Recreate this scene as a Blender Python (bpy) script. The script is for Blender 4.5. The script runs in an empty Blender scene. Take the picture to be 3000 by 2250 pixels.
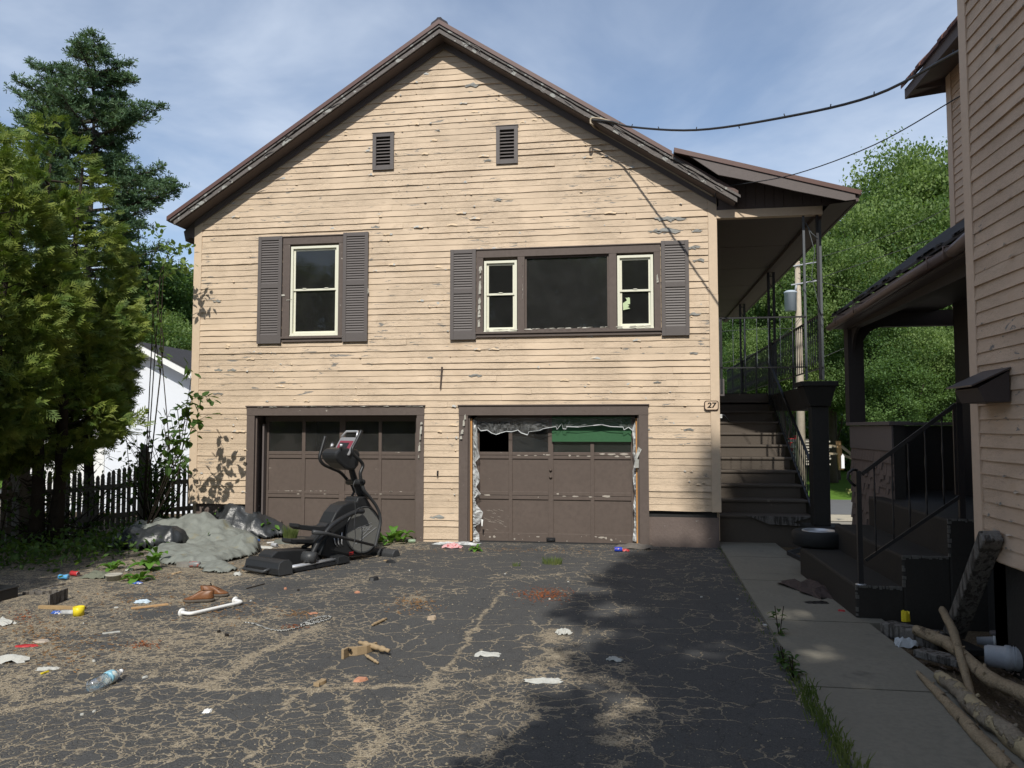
import bpy, math, random
import numpy as np
from mathutils import Vector, noise as mnoise
random.seed(7); rng = np.random.default_rng(11)
R = math.radians
sc = bpy.context.scene
# ------------------------------------------------------------------ camera
FP = 2260.0; PSI = math.atan(345/FP); TH = math.atan(129/FP); CZ = 1.9; D = 12.7
cam = bpy.data.cameras.new('camera'); cam.sensor_width = 36; cam.lens = 36*FP/3000
cam.clip_start = .05; cam.clip_end = 900
co = bpy.data.objects.new('camera', cam); sc.collection.objects.link(co)
co.location = (0, 0, CZ); co.rotation_euler = (R(90)+TH, 0, PSI)
sc.camera = co
# ------------------------------------------------------------------ light
SUN = Vector((-.078, 1, -.958)).normalized()
EL = math.asin(-SUN.z)
w = bpy.data.worlds.new('World'); sc.world = w; w.use_nodes = True
nt = w.node_tree; nd = nt.nodes; lk = nt.links; bg = nd['Background']
sky = nd.new('ShaderNodeTexSky'); sky.sky_type = 'NISHITA'; sky.sun_disc = False
sky.sun_elevation = EL; sky.sun_rotation = math.pi-.078
sky.air_density = 1.0; sky.dust_density = .6; sky.ozone_density = 1.8; sky.altitude = 300
tc = nd.new('ShaderNodeTexCoord'); sep = nd.new('ShaderNodeSeparateXYZ'); lk.new(tc.outputs['Generated'], sep.inputs[0])
def wm(op, a, b=None):
    n = nd.new('ShaderNodeMath'); n.operation = op
    for i, q in enumerate((a, b)):
        if q is None: continue
        if isinstance(q, (int, float)): n.inputs[i].default_value = q
        else: lk.new(q, n.inputs[i])
    return n.outputs[0]
zz = wm('MAXIMUM', sep.outputs[2], .12)
cx = wm('DIVIDE', sep.outputs[0], zz); cy = wm('DIVIDE', sep.outputs[1], zz)
cb = nd.new('ShaderNodeCombineXYZ'); lk.new(cx, cb.inputs[0]); lk.new(cy, cb.inputs[1])
def cloud(scale, det, dist, lo, hi, sx, sy, rz, off):
    mp = nd.new('ShaderNodeMapping'); mp.inputs['Scale'].default_value = (sx, sy, 1)
    mp.inputs['Rotation'].default_value = (0, 0, rz); mp.inputs['Location'].default_value = off
    lk.new(cb.outputs[0], mp.inputs[0])
    n = nd.new('ShaderNodeTexNoise'); n.inputs['Scale'].default_value = scale; n.inputs['Detail'].default_value = det
    n.inputs['Roughness'].default_value = .55; n.inputs['Distortion'].default_value = dist
    lk.new(mp.outputs[0], n.inputs['Vector'])
    r = nd.new('ShaderNodeMapRange'); r.interpolation_type = 'SMOOTHSTEP'
    r.inputs[1].default_value = lo; r.inputs[2].default_value = hi
    lk.new(n.outputs['Fac'], r.inputs[0]); return r.outputs[0]
c1 = cloud(.75, 6, .4, .32, .74, 1, .8, .5, (2.1, .4, 0)); c2 = cloud(2.2, 8, .5, .35, .95, 1, .55, .9, (0, 3, 0))
cf = wm('ADD', wm('MULTIPLY', c1, .66), wm('MULTIPLY', c2, .24)); cf = wm('ADD', cf, .13); cf = wm('MINIMUM', cf, .85)
mx = nd.new('ShaderNodeMixRGB'); lk.new(cf, mx.inputs[0]); lk.new(sky.outputs[0], mx.inputs[1])
mx.inputs[2].default_value = (5.3, 6.0, 7.1, 1)
lk.new(mx.outputs[0], bg.inputs[0]); bg.inputs[1].default_value = .135
sl = bpy.data.lights.new('sun', 'SUN'); sl.energy = 4.3; sl.angle = R(.55); sl.color = (1, .955, .87)
so = bpy.data.objects.new('sun', sl); sc.collection.objects.link(so); so.rotation_euler = SUN.to_track_quat('-Z', 'Y').to_euler()
sc.view_settings.view_transform = 'Standard'; sc.view_settings.look = 'None'; sc.view_settings.exposure = 0.0
sc.cycles.max_bounces = 6; sc.cycles.transparent_max_bounces = 12
# ------------------------------------------------------------------ photo pixel -> place
fw = np.array([-math.sin(PSI)*math.cos(TH), math.cos(PSI)*math.cos(TH), math.sin(TH)])
rt = np.array([math.cos(PSI), math.sin(PSI), 0]); upv = np.cross(rt, fw); CAM = np.array([0, 0, CZ])
def ray(px, py): return fw+rt*(px-1500)/FP-upv*(py-1125)/FP
def PY(px, py, Y=D): r = ray(px, py); return CAM+r*(Y/r[1])
def PX(px, py, X): r = ray(px, py); return CAM+r*(X/r[0])
def PZ(px, py, Z): r = ray(px, py); return CAM+r*((Z-CZ)/r[2])
def G(px, py):
    r = ray(px, py); return CAM+r*((.2-CZ)/(r[2]+.2/12.7*r[1]))
def tz(x, y):
    if y < 12.7: return .2*(1-y/12.7)
    if y < 15: return 0.
    if y < 27: return -1.2*(y-15)/12
    if y < 36: return -1.2
    if y < 48: return -1.2+(y-36)*.075
    return -.3+(y-48)*.16
# ------------------------------------------------------------------ scene helpers
ORG = {}
def link(o): sc.collection.objects.link(o); return o
def tag(o, label=None, cat=None, group=None, kind=None):
    if label: o['label'] = label
    if cat: o['category'] = cat
    if group: o['group'] = group
    if kind: o['kind'] = kind
    return o
def thing(name, label, cat, loc=(0, 0, 0), group=None, rot=0):
    o = link(bpy.data.objects.new(name, None)); o.location = loc; o.rotation_euler = (0, 0, rot)
    o.empty_display_size = .1; ORG[o] = Vector(loc); return tag(o, label, cat, group)
def copy_tree(o, parent=None):
    c = link(o.copy()); c.parent = parent
    for ch in [x for x in KIDS.get(o, [])]: k = copy_tree(ch, c); KIDS.setdefault(c, []).append(k)
    return c
KIDS = {}
class MB:
    def __init__(s): s.v = []; s.f = []; s.sm = []; s.mi = []; s.m = 0
    def add(s, vs, fs, smooth=False):
        b = len(s.v); s.v += [tuple(map(float, p)) for p in vs]
        for f in fs: s.f.append([b+i for i in f]); s.sm.append(smooth); s.mi.append(s.m)
    def box(s, x0, x1, y0, y1, z0, z1):
        s.add([(x0, y0, z0), (x1, y0, z0), (x1, y1, z0), (x0, y1, z0), (x0, y0, z1), (x1, y0, z1), (x1, y1, z1), (x0, y1, z1)],
              [(0, 3, 2, 1), (4, 5, 6, 7), (0, 1, 5, 4), (1, 2, 6, 5), (2, 3, 7, 6), (3, 0, 4, 7)])
    def bar(s, p, q, wd, h=None, up=(0, 0, 1)):
        h = h or wd; p = Vector(p); q = Vector(q); d = (q-p).normalized(); u = Vector(up)
        if abs(d.dot(u)) > .98: u = Vector((0, 1, 0))
        sd = d.cross(u).normalized(); u = sd.cross(d).normalized(); sd *= wd/2; u *= h/2
        vs = [c+a*sd+b*u for c in (p, q) for a, b in ((-1, -1), (1, -1), (1, 1), (-1, 1))]
        s.add(vs, [(0, 1, 2, 3), (7, 6, 5, 4), (0, 4, 5, 1), (1, 5, 6, 2), (2, 6, 7, 3), (3, 7, 4, 0)])
    def tube(s, pts, r, n=8, cap=True, smooth=True):
        pts = [Vector(p) for p in pts]; N = len(pts)
        rs = r if isinstance(r, (list, tuple)) else [r]*N
        d0 = (pts[1]-pts[0]).normalized(); u = Vector((0, 0, 1))
        if abs(d0.dot(u)) > .9: u = Vector((1, 0, 0))
        vs = []
        for i, p in enumerate(pts):
            d = (pts[min(i+1, N-1)]-pts[max(i-1, 0)]).normalized()
            sd = d.cross(u).normalized(); u = sd.cross(d).normalized()
            for k in range(n):
                a = 2*math.pi*k/n; vs.append(p+(sd*math.cos(a)+u*math.sin(a))*rs[i])
        fs = [(i*n+k, i*n+(k+1) % n, (i+1)*n+(k+1) % n, (i+1)*n+k) for i in range(N-1) for k in range(n)]
        if cap: fs += [tuple(range(n))[::-1], tuple((N-1)*n+k for k in range(n))]
        s.add(vs, fs, smooth)
    def lathe(s, prof, c, n=20, ax=(0, 0, 1), smooth=True):
        a = Vector(ax).normalized(); u = Vector((1, 0, 0)) if abs(a.x) < .9 else Vector((0, 1, 0))
        e1 = a.cross(u).normalized(); e2 = a.cross(e1); c = Vector(c); vs = []
        for r, z in prof:
            for k in range(n):
                t = 2*math.pi*k/n; vs.append(c+a*z+(e1*math.cos(t)+e2*math.sin(t))*r)
        m = len(prof); fs = [(i*n+k, i*n+(k+1) % n, (i+1)*n+(k+1) % n, (i+1)*n+k) for i in range(m-1) for k in range(n)]
        fs += [tuple(range(n))[::-1], tuple((m-1)*n+k for k in range(n))]
        s.add(vs, fs, smooth)
    def prism(s, poly, fn, c0, c1):
        n = len(poly); vs = [fn(a, b, c0) for a, b in poly]+[fn(a, b, c1) for a, b in poly]
        s.add(vs, [tuple(range(n))[::-1], tuple(range(n, 2*n))]+[(i, (i+1) % n, n+(i+1) % n, n+i) for i in range(n)])
    def build(s, name, mats, parent=None, bevel=0, org=None):
        me = bpy.data.meshes.new(name); o = Vector(org or (0, 0, 0))
        if parent is not None: o = ORG[parent]
        me.from_pydata([(p[0]-o.x, p[1]-o.y, p[2]-o.z) for p in s.v], [], s.f)
        if not isinstance(mats, (list, tuple)): mats = [mats]
        for m in mats: me.materials.append(m)
        me.polygons.foreach_set('use_smooth', s.sm); me.polygons.foreach_set('material_index', s.mi); me.update()
        ob = link(bpy.data.objects.new(name, me))
        if parent is not None: ob.parent = parent; ORG[ob] = o; KIDS.setdefault(parent, []).append(ob)
        else: ob.location = o; ORG[ob] = o
        if bevel:
            b = ob.modifiers.new('bevel', 'BEVEL'); b.width = bevel; b.segments = 2; b.limit_method = 'ANGLE'; b.angle_limit = R(40)
        return ob
def npmesh(name, Q, mat, parent=None, smooth=False, loc=None):
    """Q: (N,4,3) quads in local coordinates"""
    Q = np.asarray(Q, np.float32); n = len(Q); me = bpy.data.meshes.new(name)
    me.vertices.add(n*4); me.vertices.foreach_set('co', Q.reshape(-1)); me.loops.add(n*4)
    me.loops.foreach_set('vertex_index', np.arange(n*4, dtype=np.int32)); me.polygons.add(n)
    me.polygons.foreach_set('loop_start', np.arange(0, n*4, 4, dtype=np.int32))
    me.materials.append(mat); me.update(calc_edges=True)
    ob = link(bpy.data.objects.new(name, me))
    if parent is not None: ob.parent = parent; KIDS.setdefault(parent, []).append(ob); ORG[ob] = ORG[parent]
    if loc is not None: ob.location = loc
    return ob
# ------------------------------------------------------------------ materials
class NT:
    def __init__(s, name):
        s.mat = bpy.data.materials.new(name); s.mat.use_nodes = True; s.t = s.mat.node_tree
        s.b = s.t.nodes['Principled BSDF']; s.out = s.t.nodes['Material Output']
        s.tc = s.t.nodes.new('ShaderNodeTexCoord'); s.co = s.tc.outputs['Object']
    def n(s, t, **k):
        x = s.t.nodes.new('ShaderNode'+t)
        for a, b in k.items(): setattr(x, a, b)
        return x
    def put(s, x, i, v):
        if v is None: return
        if isinstance(v, bpy.types.NodeSocket): s.t.links.new(v, x.inputs[i])
        elif isinstance(v, (tuple, list)) and len(v) == 3 and x.inputs[i].type == 'RGBA': x.inputs[i].default_value = (*v, 1)
        else: x.inputs[i].default_value = v
    def math(s, op, a, b=None, clamp=False):
        x = s.n('Math', operation=op, use_clamp=clamp); s.put(x, 0, a); s.put(x, 1, b); return x.outputs[0]
    def mix(s, f, a, b, mode='MIX'):
        x = s.n('MixRGB', blend_type=mode); s.put(x, 0, f); s.put(x, 1, a); s.put(x, 2, b); return x.outputs[0]
    def map(s, scale=(1, 1, 1), rot=(0, 0, 0), loc=(0, 0, 0), src=None):
        x = s.n('Mapping'); s.put(x, 0, src or s.co); x.inputs['Scale'].default_value = scale; x.inputs['Rotation'].default_value = rot
        x.inputs['Location'].default_value = loc; return x.outputs[0]
    def noise(s, scale, det=4, rough=.55, dist=0, vec=None):
        x = s.n('TexNoise'); s.put(x, 'Vector', vec or s.co); s.put(x, 'Scale', float(scale)); s.put(x, 'Detail', float(det)); s.put(x, 'Roughness', rough); s.put(x, 'Distortion', float(dist)); return x.outputs['Fac']
    def vor(s, scale, feat='F1', vec=None, out='Distance'):
        x = s.n('TexVoronoi', feature=feat); s.put(x, 'Vector', vec or s.co); s.put(x, 'Scale', float(scale)); return x.outputs[out]
    def rng(s, v, a, b, c=0., d=1.):
        x = s.n('MapRange', interpolation_type='SMOOTHSTEP'); s.put(x, 0, v); x.inputs[1].default_value = a; x.inputs[2].default_value = b; x.inputs[3].default_value = c; x.inputs[4].default_value = d; return x.outputs[0]
    def bump(s, h, st=.3, dist=.01):
        x = s.n('Bump'); s.put(x, 'Strength', st); s.put(x, 'Distance', dist); s.put(x, 'Height', h); s.t.links.new(x.outputs[0], s.b.inputs['Normal'])
    def fin(s, col=None, rough=None, spec=None, metal=None):
        s.put(s.b, 'Base Color', col); s.put(s.b, 'Roughness', rough); s.put(s.b, 'Specular IOR Level', spec); s.put(s.b, 'Metallic', metal); return s.mat
def sc3(c, k): return tuple(min(1, x*k) for x in c)
def M(name, col, rough=.7, var=.18, scale=6, bump=.25, bs=60, spec=.3, patch=None, pth=(.62, .66), ps=5, pst=(1, 1, 1), metal=0, bd=.004):
    m = NT(name); n = m.noise(scale, 5); c = m.mix(n, sc3(col, 1-var), sc3(col, 1+var))
    c = m.mix(m.rng(m.noise(scale*9, 3), .35, .75), c, sc3(col, 1-var*.7))
    h = m.noise(bs, 4)
    if patch:
        pn = m.rng(m.noise(ps, 6, .6, vec=m.map(pst)), *pth); c = m.mix(pn, c, patch); h = m.math('SUBTRACT', h, m.math('MULTIPLY', pn, .8))
    m.bump(h, bump, bd); return m.fin(c, rough, spec, metal)
def siding(name, col, under, lo=.655):
    m = NT(name)
    st = m.noise(1.3, 5, .6, vec=m.map((1, 1, 1.6))); c = m.mix(m.rng(st, .3, .7), sc3(col, .88), sc3(col, 1.07))
    gr = m.noise(14, 5, .65, 1.0, vec=m.map((.25, 1, 4))); c = m.mix(m.rng(gr, .4, .75, 0, .6), c, sc3(col, .86))
    dirt = m.rng(m.noise(2.3, 6, .65, .5, vec=m.map((.5, 1, 1.5), loc=(5, 0, 2))), .56, .78, 0, .35); c = m.mix(dirt, c, (col[0]*.75, col[1]*.66, col[2]*.55))
    # thin cracks along the grain and lifted flakes down to grey wood
    ck = m.noise(9, 8, .7, 1.8, vec=m.map((.45, 1, 6.5))); ckm = m.rng(m.math('ABSOLUTE', m.math('SUBTRACT', ck, .5)), .0, .014, 1, 0)
    zone = m.rng(m.noise(1.5, 4, .6, vec=m.map(loc=(3, 1, 9))), .40, .56); ckm = m.math('MULTIPLY', ckm, zone)
    c = m.mix(m.math('MULTIPLY', ckm, .85), c, sc3(col, .36))
    pn = m.noise(7, 9, .72, .7, vec=m.map((.42, 1, 2.6))); pz = m.rng(m.noise(1.1, 3, .5, vec=m.map(loc=(7, 2, 4))), .35, .68, 0, .10)
    pm = m.rng(m.math('ADD', pn, pz), lo+.02, lo+.035)
    un = m.mix(m.noise(30, 4, vec=m.map((.2, 1, 3))), sc3(under, .65), sc3(under, 1.3))
    c = m.mix(pm, c, un)
    h = m.math('SUBTRACT', m.noise(40, 4, vec=m.map((.3, 1, 2))), m.math('MULTIPLY', m.math('ADD', pm, ckm), 1.4)); m.bump(h, .5, .004)
    return m.fin(c, .72, .25)
def leafmat(name, c1, c2, trans=.35, scale=.9, rough=.55, dead=None, isl=.45):
    m = NT(name); n = m.noise(scale, 4, .6); g = m.n('NewGeometry'); ri = g.outputs['Random Per Island']
    c = m.mix(m.rng(n, .35, .65), c1, c2); c = m.mix(m.math('MULTIPLY', ri, isl), c, sc3(c2, 1.35))
    if dead: c = m.mix(m.rng(m.noise(1.1, 3, vec=m.map(loc=(4, 4, 4))), .68, .74), c, dead)
    m.fin(c, rough, .25); tr = m.n('BsdfTranslucent'); m.put(tr, 'Color', m.mix(.5, c, (.25, .42, .03)))
    ms = m.n('MixShader'); ms.inputs[0].default_value = trans; m.t.links.new(m.b.outputs[0], ms.inputs[1]); m.t.links.new(tr.outputs[0], ms.inputs[2]); m.t.links.new(ms.outputs[0], m.out.inputs[0])
    return m.mat
def glassmat(name, tint=(.75, .8, .8), dust=.05):
    m = NT(name); tr = m.n('BsdfTransparent'); m.put(tr, 'Color', tint); gl = m.n('BsdfGlossy'); gl.inputs['Roughness'].default_value = .03
    fr = m.n('Fresnel'); fr.inputs[0].default_value = 1.5; ms = m.n('MixShader'); m.t.links.new(fr.outputs[0], ms.inputs[0]); m.t.links.new(tr.outputs[0], ms.inputs[1]); m.t.links.new(gl.outputs[0], ms.inputs[2])
    df = m.n('BsdfDiffuse'); m.put(df, 'Color', (.5, .5, .48)); m2 = m.n('MixShader'); m.put(m2, 0, m.rng(m.noise(3, 6, .65), .3, .8, dust*.16, dust*.26)); m.t.links.new(ms.outputs[0], m2.inputs[1]); m.t.links.new(df.outputs[0], m2.inputs[2])
    m.t.links.new(m2.outputs[0], m.out.inputs[0]); return m.mat
def plasticmat(name, al=.45):
    m = NT(name); tr = m.n('BsdfTransparent'); m.put(m.b, 'Base Color', (.72, .74, .74)); m.put(m.b, 'Roughness', .3)
    m.bump(m.noise(14, 4, .6, 1), .6, .02); ms = m.n('MixShader'); m.put(ms, 0, m.rng(m.noise(6, 5, .6, 1), .3, .7, al*.6, min(1, al*1.5))); m.t.links.new(tr.outputs[0], ms.inputs[1]); m.t.links.new(m.b.outputs[0], ms.inputs[2]); m.t.links.new(ms.outputs[0], m.out.inputs[0]); return m.mat
PEACH = (.62, .488, .355); WOODG = (.24, .225, .205); BROWN = (.118, .093, .081)
mSide = siding('peeling_peach_clapboard', PEACH, WOODG); mSideR = siding('pinkish_clapboard', (.56, .415, .305), (.2, .19, .18), .67)
mCorner = M('peach_board', PEACH, .7, .08, 2, .3, 50, patch=(.42, .40, .36), pth=(.71, .72), ps=4, pst=(1, 1, .5))
mCornerR = M('pinkish_board', (.58, .435, .325), .7, .08, 2, .3, 50, patch=(.3, .28, .25), pth=(.70, .72), ps=5)
mBrown = M('brown_paint', BROWN, .65, .16, 2, .4, 40, .3, patch=(.40, .37, .32), pth=(.70, .715), ps=7)
mDoor = M('brown_door_paint', (.112, .087, .074), .6, .16, 1.6, .25, 60, .3, patch=(.36, .32, .27), pth=(.715, .73), ps=9, pst=(.5, 1, 2.2))
mShut = M('grey_brown_shutter', (.115, .101, .096), .5, .05, 3, .08, 80, .35)
mRake = M('weathered_rake_board', (.15, .135, .127), .75, .25, 5, .6, 30, .2, patch=(.33, .33, .31), pth=(.55, .59), ps=6, pst=(1, 1, 1.3), bd=.01)
mFascia = M('brown_fascia', (.13, .11, .105), .6, .1, 3, .2, 40)
mMetal = M('brown_metal_edge', (.115, .062, .052), .4, .1, 2, .05, 20, .5)
mSoffit = M('brown_soffit', (.11, .088, .082), .7, .12, 3, .15, 40)
mRoof = M('brown_metal_roofing', (.11, .07, .06), .5, .12, 1.2, .1, 30)
mShingle = M('dark_shingle', (.05, .048, .05), .85, .3, 8, .5, 40, .2, bd=.01)
mRedShingle = M('reddish_shingle', (.16, .085, .07), .85, .3, 8, .5, 40, .2, bd=.01)
mConcB = M('brown_painted_concrete', (.15, .118, .105), .8, .1, 3, .7, 30, .2, patch=(.36, .33, .30), pth=(.68, .70), ps=9, pst=(.6, 1, 1.4), bd=.01)
mConc = M('concrete', (.205, .19, .155), .85, .18, 3, .5, 90, .2, patch=(.10, .095, .085), pth=(.60, .78), ps=2.2, bd=.006)
mSoffN = M('shaded_brown_porch', (.045, .037, .034), .7, .12, 3, .15, 40); mDarkConc = M('dark_painted_concrete', (.030, .027, .024), .75, .2, 4, .4, 40, .25, patch=(.2, .19, .17), pth=(.735, .745), ps=6)  # porch brown: soffit brown with the porch shade darkened into its colour
mTread = M('brown_step_paint', (.088, .072, .058), .65, .12, 4, .3, 50, .3, patch=(.2, .17, .13), pth=(.68, .75), ps=3)
mWhite = M('almond_vinyl', (.72, .71, .58), .4, .04, 4, .05, 30, .4)
mInt = M('dark_interior', (.035, .035, .035), .9, .2, 2, .1, 20, .1)
mGlass = glassmat('window_glass', dust=.14); mGlassD = glassmat('dusty_glass', (.85, .88, .87), .2)
mIron = M('black_iron', (.018, .018, .02), .45, .2, 10, .3, 60, .45)
mGreyIron = M('faded_iron', (.10, .11, .12), .5, .2, 10, .2, 60, .4)
mLumber = M('new_lumber', (.52, .27, .10), .7, .15, 4, .3, 60, .2)
mWood = M('weathered_wood', (.34, .25, .15), .75, .2, 8, .4, 50, .2)
mGrey = M('grey_timber', (.17, .155, .14), .85, .35, 7, .9, 26, .15, patch=(.07, .062, .055), pth=(.5, .62), ps=9, pst=(3, 3, .4), bd=.02)
mLog = M('stripped_log', (.30, .23, .15), .85, .4, 9, .9, 26, .15, patch=(.085, .065, .045), pth=(.57, .66), ps=6, pst=(1, 1, 1), bd=.02)
mBark = M('bark', (.09, .075, .06), .9, .3, 7, .9, 25, .1, bd=.03); mBarkD = M('dark_bark', (.045, .036, .028), .9, .3, 7, .9, 25, .1, bd=.02)
mPlastic = plasticmat('clear_plastic_sheet'); mGreen = M('green_board', (.035, .115, .05), .6, .12, 2, .1, 40, .3)
mWhiteP = M('white_plastic', (.78, .78, .76), .4, .04, 5, .1, 20, .4); mPaper = M('white_paper', (.46, .46, .43), .85, .15, 9, .5, 30, .2, bd=.01)
mBlk = M('black_plastic', (.022, .023, .025), .42, .15, 5, .12, 60, .4); mBlk2 = M('charcoal_plastic', (.045, .047, .05), .45, .1, 5, .1, 60, .4)
mDisc = M('grey_disc', (.17, .17, .16), .4, .05, 3, .05, 50, .4); mSilver = M('silver_trim', (.55, .56, .58), .35, .05, 4, .05, 30, .5, metal=.6)
mRub = M('rubber', (.02, .02, .02), .7, .2, 9, .3, 60, .3)
mTarp = M('grey_tarp', (.20, .213, .193), .6, .16, 2.2, .35, 12, .3, patch=(.22, .21, .15), pth=(.60, .72), ps=3, bd=.02)
mTarpB = M('black_tarp', (.03, .033, .036), .35, .2, 4, .5, 14, .5, bd=.02)
mBrick = M('terracotta', (.50, .24, .15), .8, .15, 8, .3, 50); mLeather = M('brown_leather', (.20, .085, .035), .45, .3, 9, .3, 40, .4)
mSole = M('shoe_sole', (.10, .085, .07), .8, .2, 9, .2, 50); mYel = M('yellow_plastic', (.75, .60, .03), .4, .05, 6, .05, 30); mRed = M('red_plastic', (.45, .03, .035), .45, .1, 6, .05, 30, .4)
mBlue = M('blue_label', (.05, .12, .42), .4, .15, 20, .05, 30, .4, patch=(.7, .7, .7), pth=(.58, .6), ps=30); mPink = M('pink_cloth', (.62, .36, .36), .85, .1, 9, .4, 30, patch=(.5, .12, .13), pth=(.55, .58), ps=25)
mCup = M('grey_white_plastic', (.36, .37, .39), .5, .1, 6, .1, 30)
mVinyl = NT('white_vinyl_siding'); _w = mVinyl.n('TexWave', wave_type='BANDS', bands_direction='Z', wave_profile='SAW'); mVinyl.put(_w, 0, mVinyl.co); _w.inputs['Scale'].default_value = .8; mVinyl.bump(_w.outputs['Fac'], .6, .02); mVinyl = mVinyl.fin((.72, .75, .8), .45, .3)
mSpray = leafmat('cedar_foliage', (.06, .11, .022), (.23, .27, .055), .22, 3.2, .6, dead=(.26, .15, .06), isl=.12)
mSpray2 = leafmat('cedar_foliage_dark', (.03, .06, .016), (.075, .11, .022), .22, 1.1, .6)
mPine = leafmat('pine_needles', (.045, .09, .05), (.10, .16, .075), .15, .8, .6, isl=.2); mMaple = leafmat('maple_foliage', (.03, .075, .024), (.19, .265, .085), .4, .55, isl=.3)
mMaple2 = leafmat('dark_maple_foliage', (.028, .07, .022), (.11, .18, .055), .35, .3); mWeed = leafmat('weed_leaves', (.06, .15, .025), (.12, .26, .04), .35, 4)
mShrub = leafmat('shrub_leaves', (.02, .048, .012), (.06, .115, .028), .35, 2); mGrass = leafmat('grass_blades', (.04, .075, .02), (.12, .14, .05), .3, 3); mDry = M('dry_litter', (.26, .15, .07), .85, .35, 9, .3, 40, .1)
mRust = M('rusty_litter', (.27, .085, .03), .85, .35, 9, .3, 40, .1); mStone = M('grit', (.33, .28, .20), .85, .35, 30, .2, 60, .2)
mFence = M('weathered_picket', (.20, .19, .17), .85, .25, 6, .5, 40, .15)
# lawn / dirt / terrain
def terrainmat():
    m = NT('terrain'); sp = m.n('SeparateXYZ'); m.put(sp, 0, m.co)
    n = m.noise(2.2, 7, .65); d = m.mix(n, (.06, .045, .03), (.15, .11, .07)); d = m.mix(m.rng(m.noise(60, 3), .5, .7), d, (.22, .17, .11))
    g = m.mix(m.noise(3, 6, .6), (.07, .15, .02), (.15, .26, .045)); k = m.rng(sp.outputs[1], 34.5, 35.6); c = m.mix(k, d, g)
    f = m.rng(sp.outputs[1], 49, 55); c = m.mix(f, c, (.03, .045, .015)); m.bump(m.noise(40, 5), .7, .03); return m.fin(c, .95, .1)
mTerr = terrainmat()
def asphalt():
    m = NT('cracked_asphalt'); at = m.n('Attribute', attribute_name='sand'); sd = at.outputs['Fac']
    wv = m.n('TexNoise'); m.put(wv, 'Vector', m.co); wv.inputs['Scale'].default_value = 3.2; wv.inputs['Detail'].default_value = 5
    off = m.n('VectorMath', operation='SCALE'); m.put(off, 0, wv.outputs['Color']); off.inputs['Scale'].default_value = .32
    ad = m.n('VectorMath', operation='ADD'); m.put(ad, 0, m.co); m.t.links.new(off.outputs[0], ad.inputs[1]); v = ad.outputs[0]
    wv2 = m.n('TexNoise'); m.put(wv2, 'Vector', m.co); wv2.inputs['Scale'].default_value = 16; wv2.inputs['Detail'].default_value = 4
    off2 = m.n('VectorMath', operation='SCALE'); m.put(off2, 0, wv2.outputs['Color']); off2.inputs['Scale'].default_value = .07
    ad2 = m.n('VectorMath', operation='ADD'); m.put(ad2, 0, v); m.t.links.new(off2.outputs[0], ad2.inputs[1]); v2 = ad2.outputs[0]
    zone = m.n('Attribute', attribute_name='alli').outputs['Fac']
    e1 = m.vor(7.5, 'DISTANCE_TO_EDGE', v2); e2 = m.vor(16, 'DISTANCE_TO_EDGE', v2); e3 = m.vor(3.0, 'DISTANCE_TO_EDGE', v2)
    wn = m.noise(1.7, 5, .6, vec=m.map(loc=(2, 5, 1)))
    k1 = m.math('MULTIPLY', m.rng(e1, .010, .060, 1, 0), m.rng(m.math('ADD', m.noise(1.6, 4, .6), m.math('MULTIPLY', zone, .33)), .50, .70))
    k2 = m.math('MULTIPLY', m.rng(e2, .015, .11, 1, 0), m.rng(m.math('ADD', m.noise(1.9, 4, .6, vec=m.map(loc=(9, 2, 0))), m.math('MULTIPLY', zone, .34)), .58, .78))
    k3 = m.math('MULTIPLY', m.rng(e3, .006, .035, 1, 0), m.rng(wn, .40, .52))
    fine = m.noise(55, 5, .7); mid = m.noise(9, 6, .68)
    crack = m.math('MAXIMUM', m.math('MAXIMUM', m.math('MULTIPLY', k1, .85), m.math('MULTIPLY', k2, .54)), m.math('MULTIPLY', k3, .8))
    s = m.math('ADD', sd, m.math('MULTIPLY', crack, .92)); amp = m.math('ADD', .42, m.math('MULTIPLY', sd, 1.1)); s = m.math('ADD', s, m.math('MULTIPLY', m.math('SUBTRACT', mid, .5), m.math('MULTIPLY', amp, .85))); s = m.math('ADD', s, m.math('MULTIPLY', m.math('SUBTRACT', fine, .5), amp))
    sm = m.rng(s, .40, .66); speck = m.rng(m.noise(150, 2, .5), .66, .72, 0, .55)
    a = m.mix(m.noise(1.8, 4), (.046, .047, .049), (.075, .075, .074)); a = m.mix(m.rng(m.noise(110, 3, .7), .40, .68), a, (.10, .098, .094)); a = m.mix(speck, a, (.30, .28, .24))
    sc_ = m.mix(m.noise(2.5, 5), (.23, .18, .12), (.34, .28, .19)); sc_ = m.mix(m.rng(m.noise(120, 3, .7), .38, .66), sc_, (.44, .38, .29)); sc_ = m.mix(m.rng(m.noise(90, 3, .6, vec=m.map(loc=(5, 5, 0))), .55, .68), sc_, (.10, .08, .055))
    c = m.mix(sm, a, sc_); deep = m.math('MULTIPLY', m.rng(m.math('MINIMUM', e1, m.math('ADD', e3, .0)), .0, .012, 1, 0), .5); c = m.mix(deep, c, (.012, .012, .012))
    gr = m.rng(m.math('ADD', m.noise(5, 4), m.math('MULTIPLY', sd, .10)), .74, .84, 0, .6); c = m.mix(gr, c, (.20, .10, .035))
    h = m.math('ADD', m.math('MULTIPLY', fine, .6), m.math('SUBTRACT', m.math('MULTIPLY', sm, .5), m.math('MULTIPLY', crack, .9))); m.bump(h, .75, .012)
    return m.fin(c, .88, .2)
mAsph = asphalt()
mRoad = M('road_asphalt', (.14, .14, .14), .85, .12, 1, .2, 60, .2)
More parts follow.
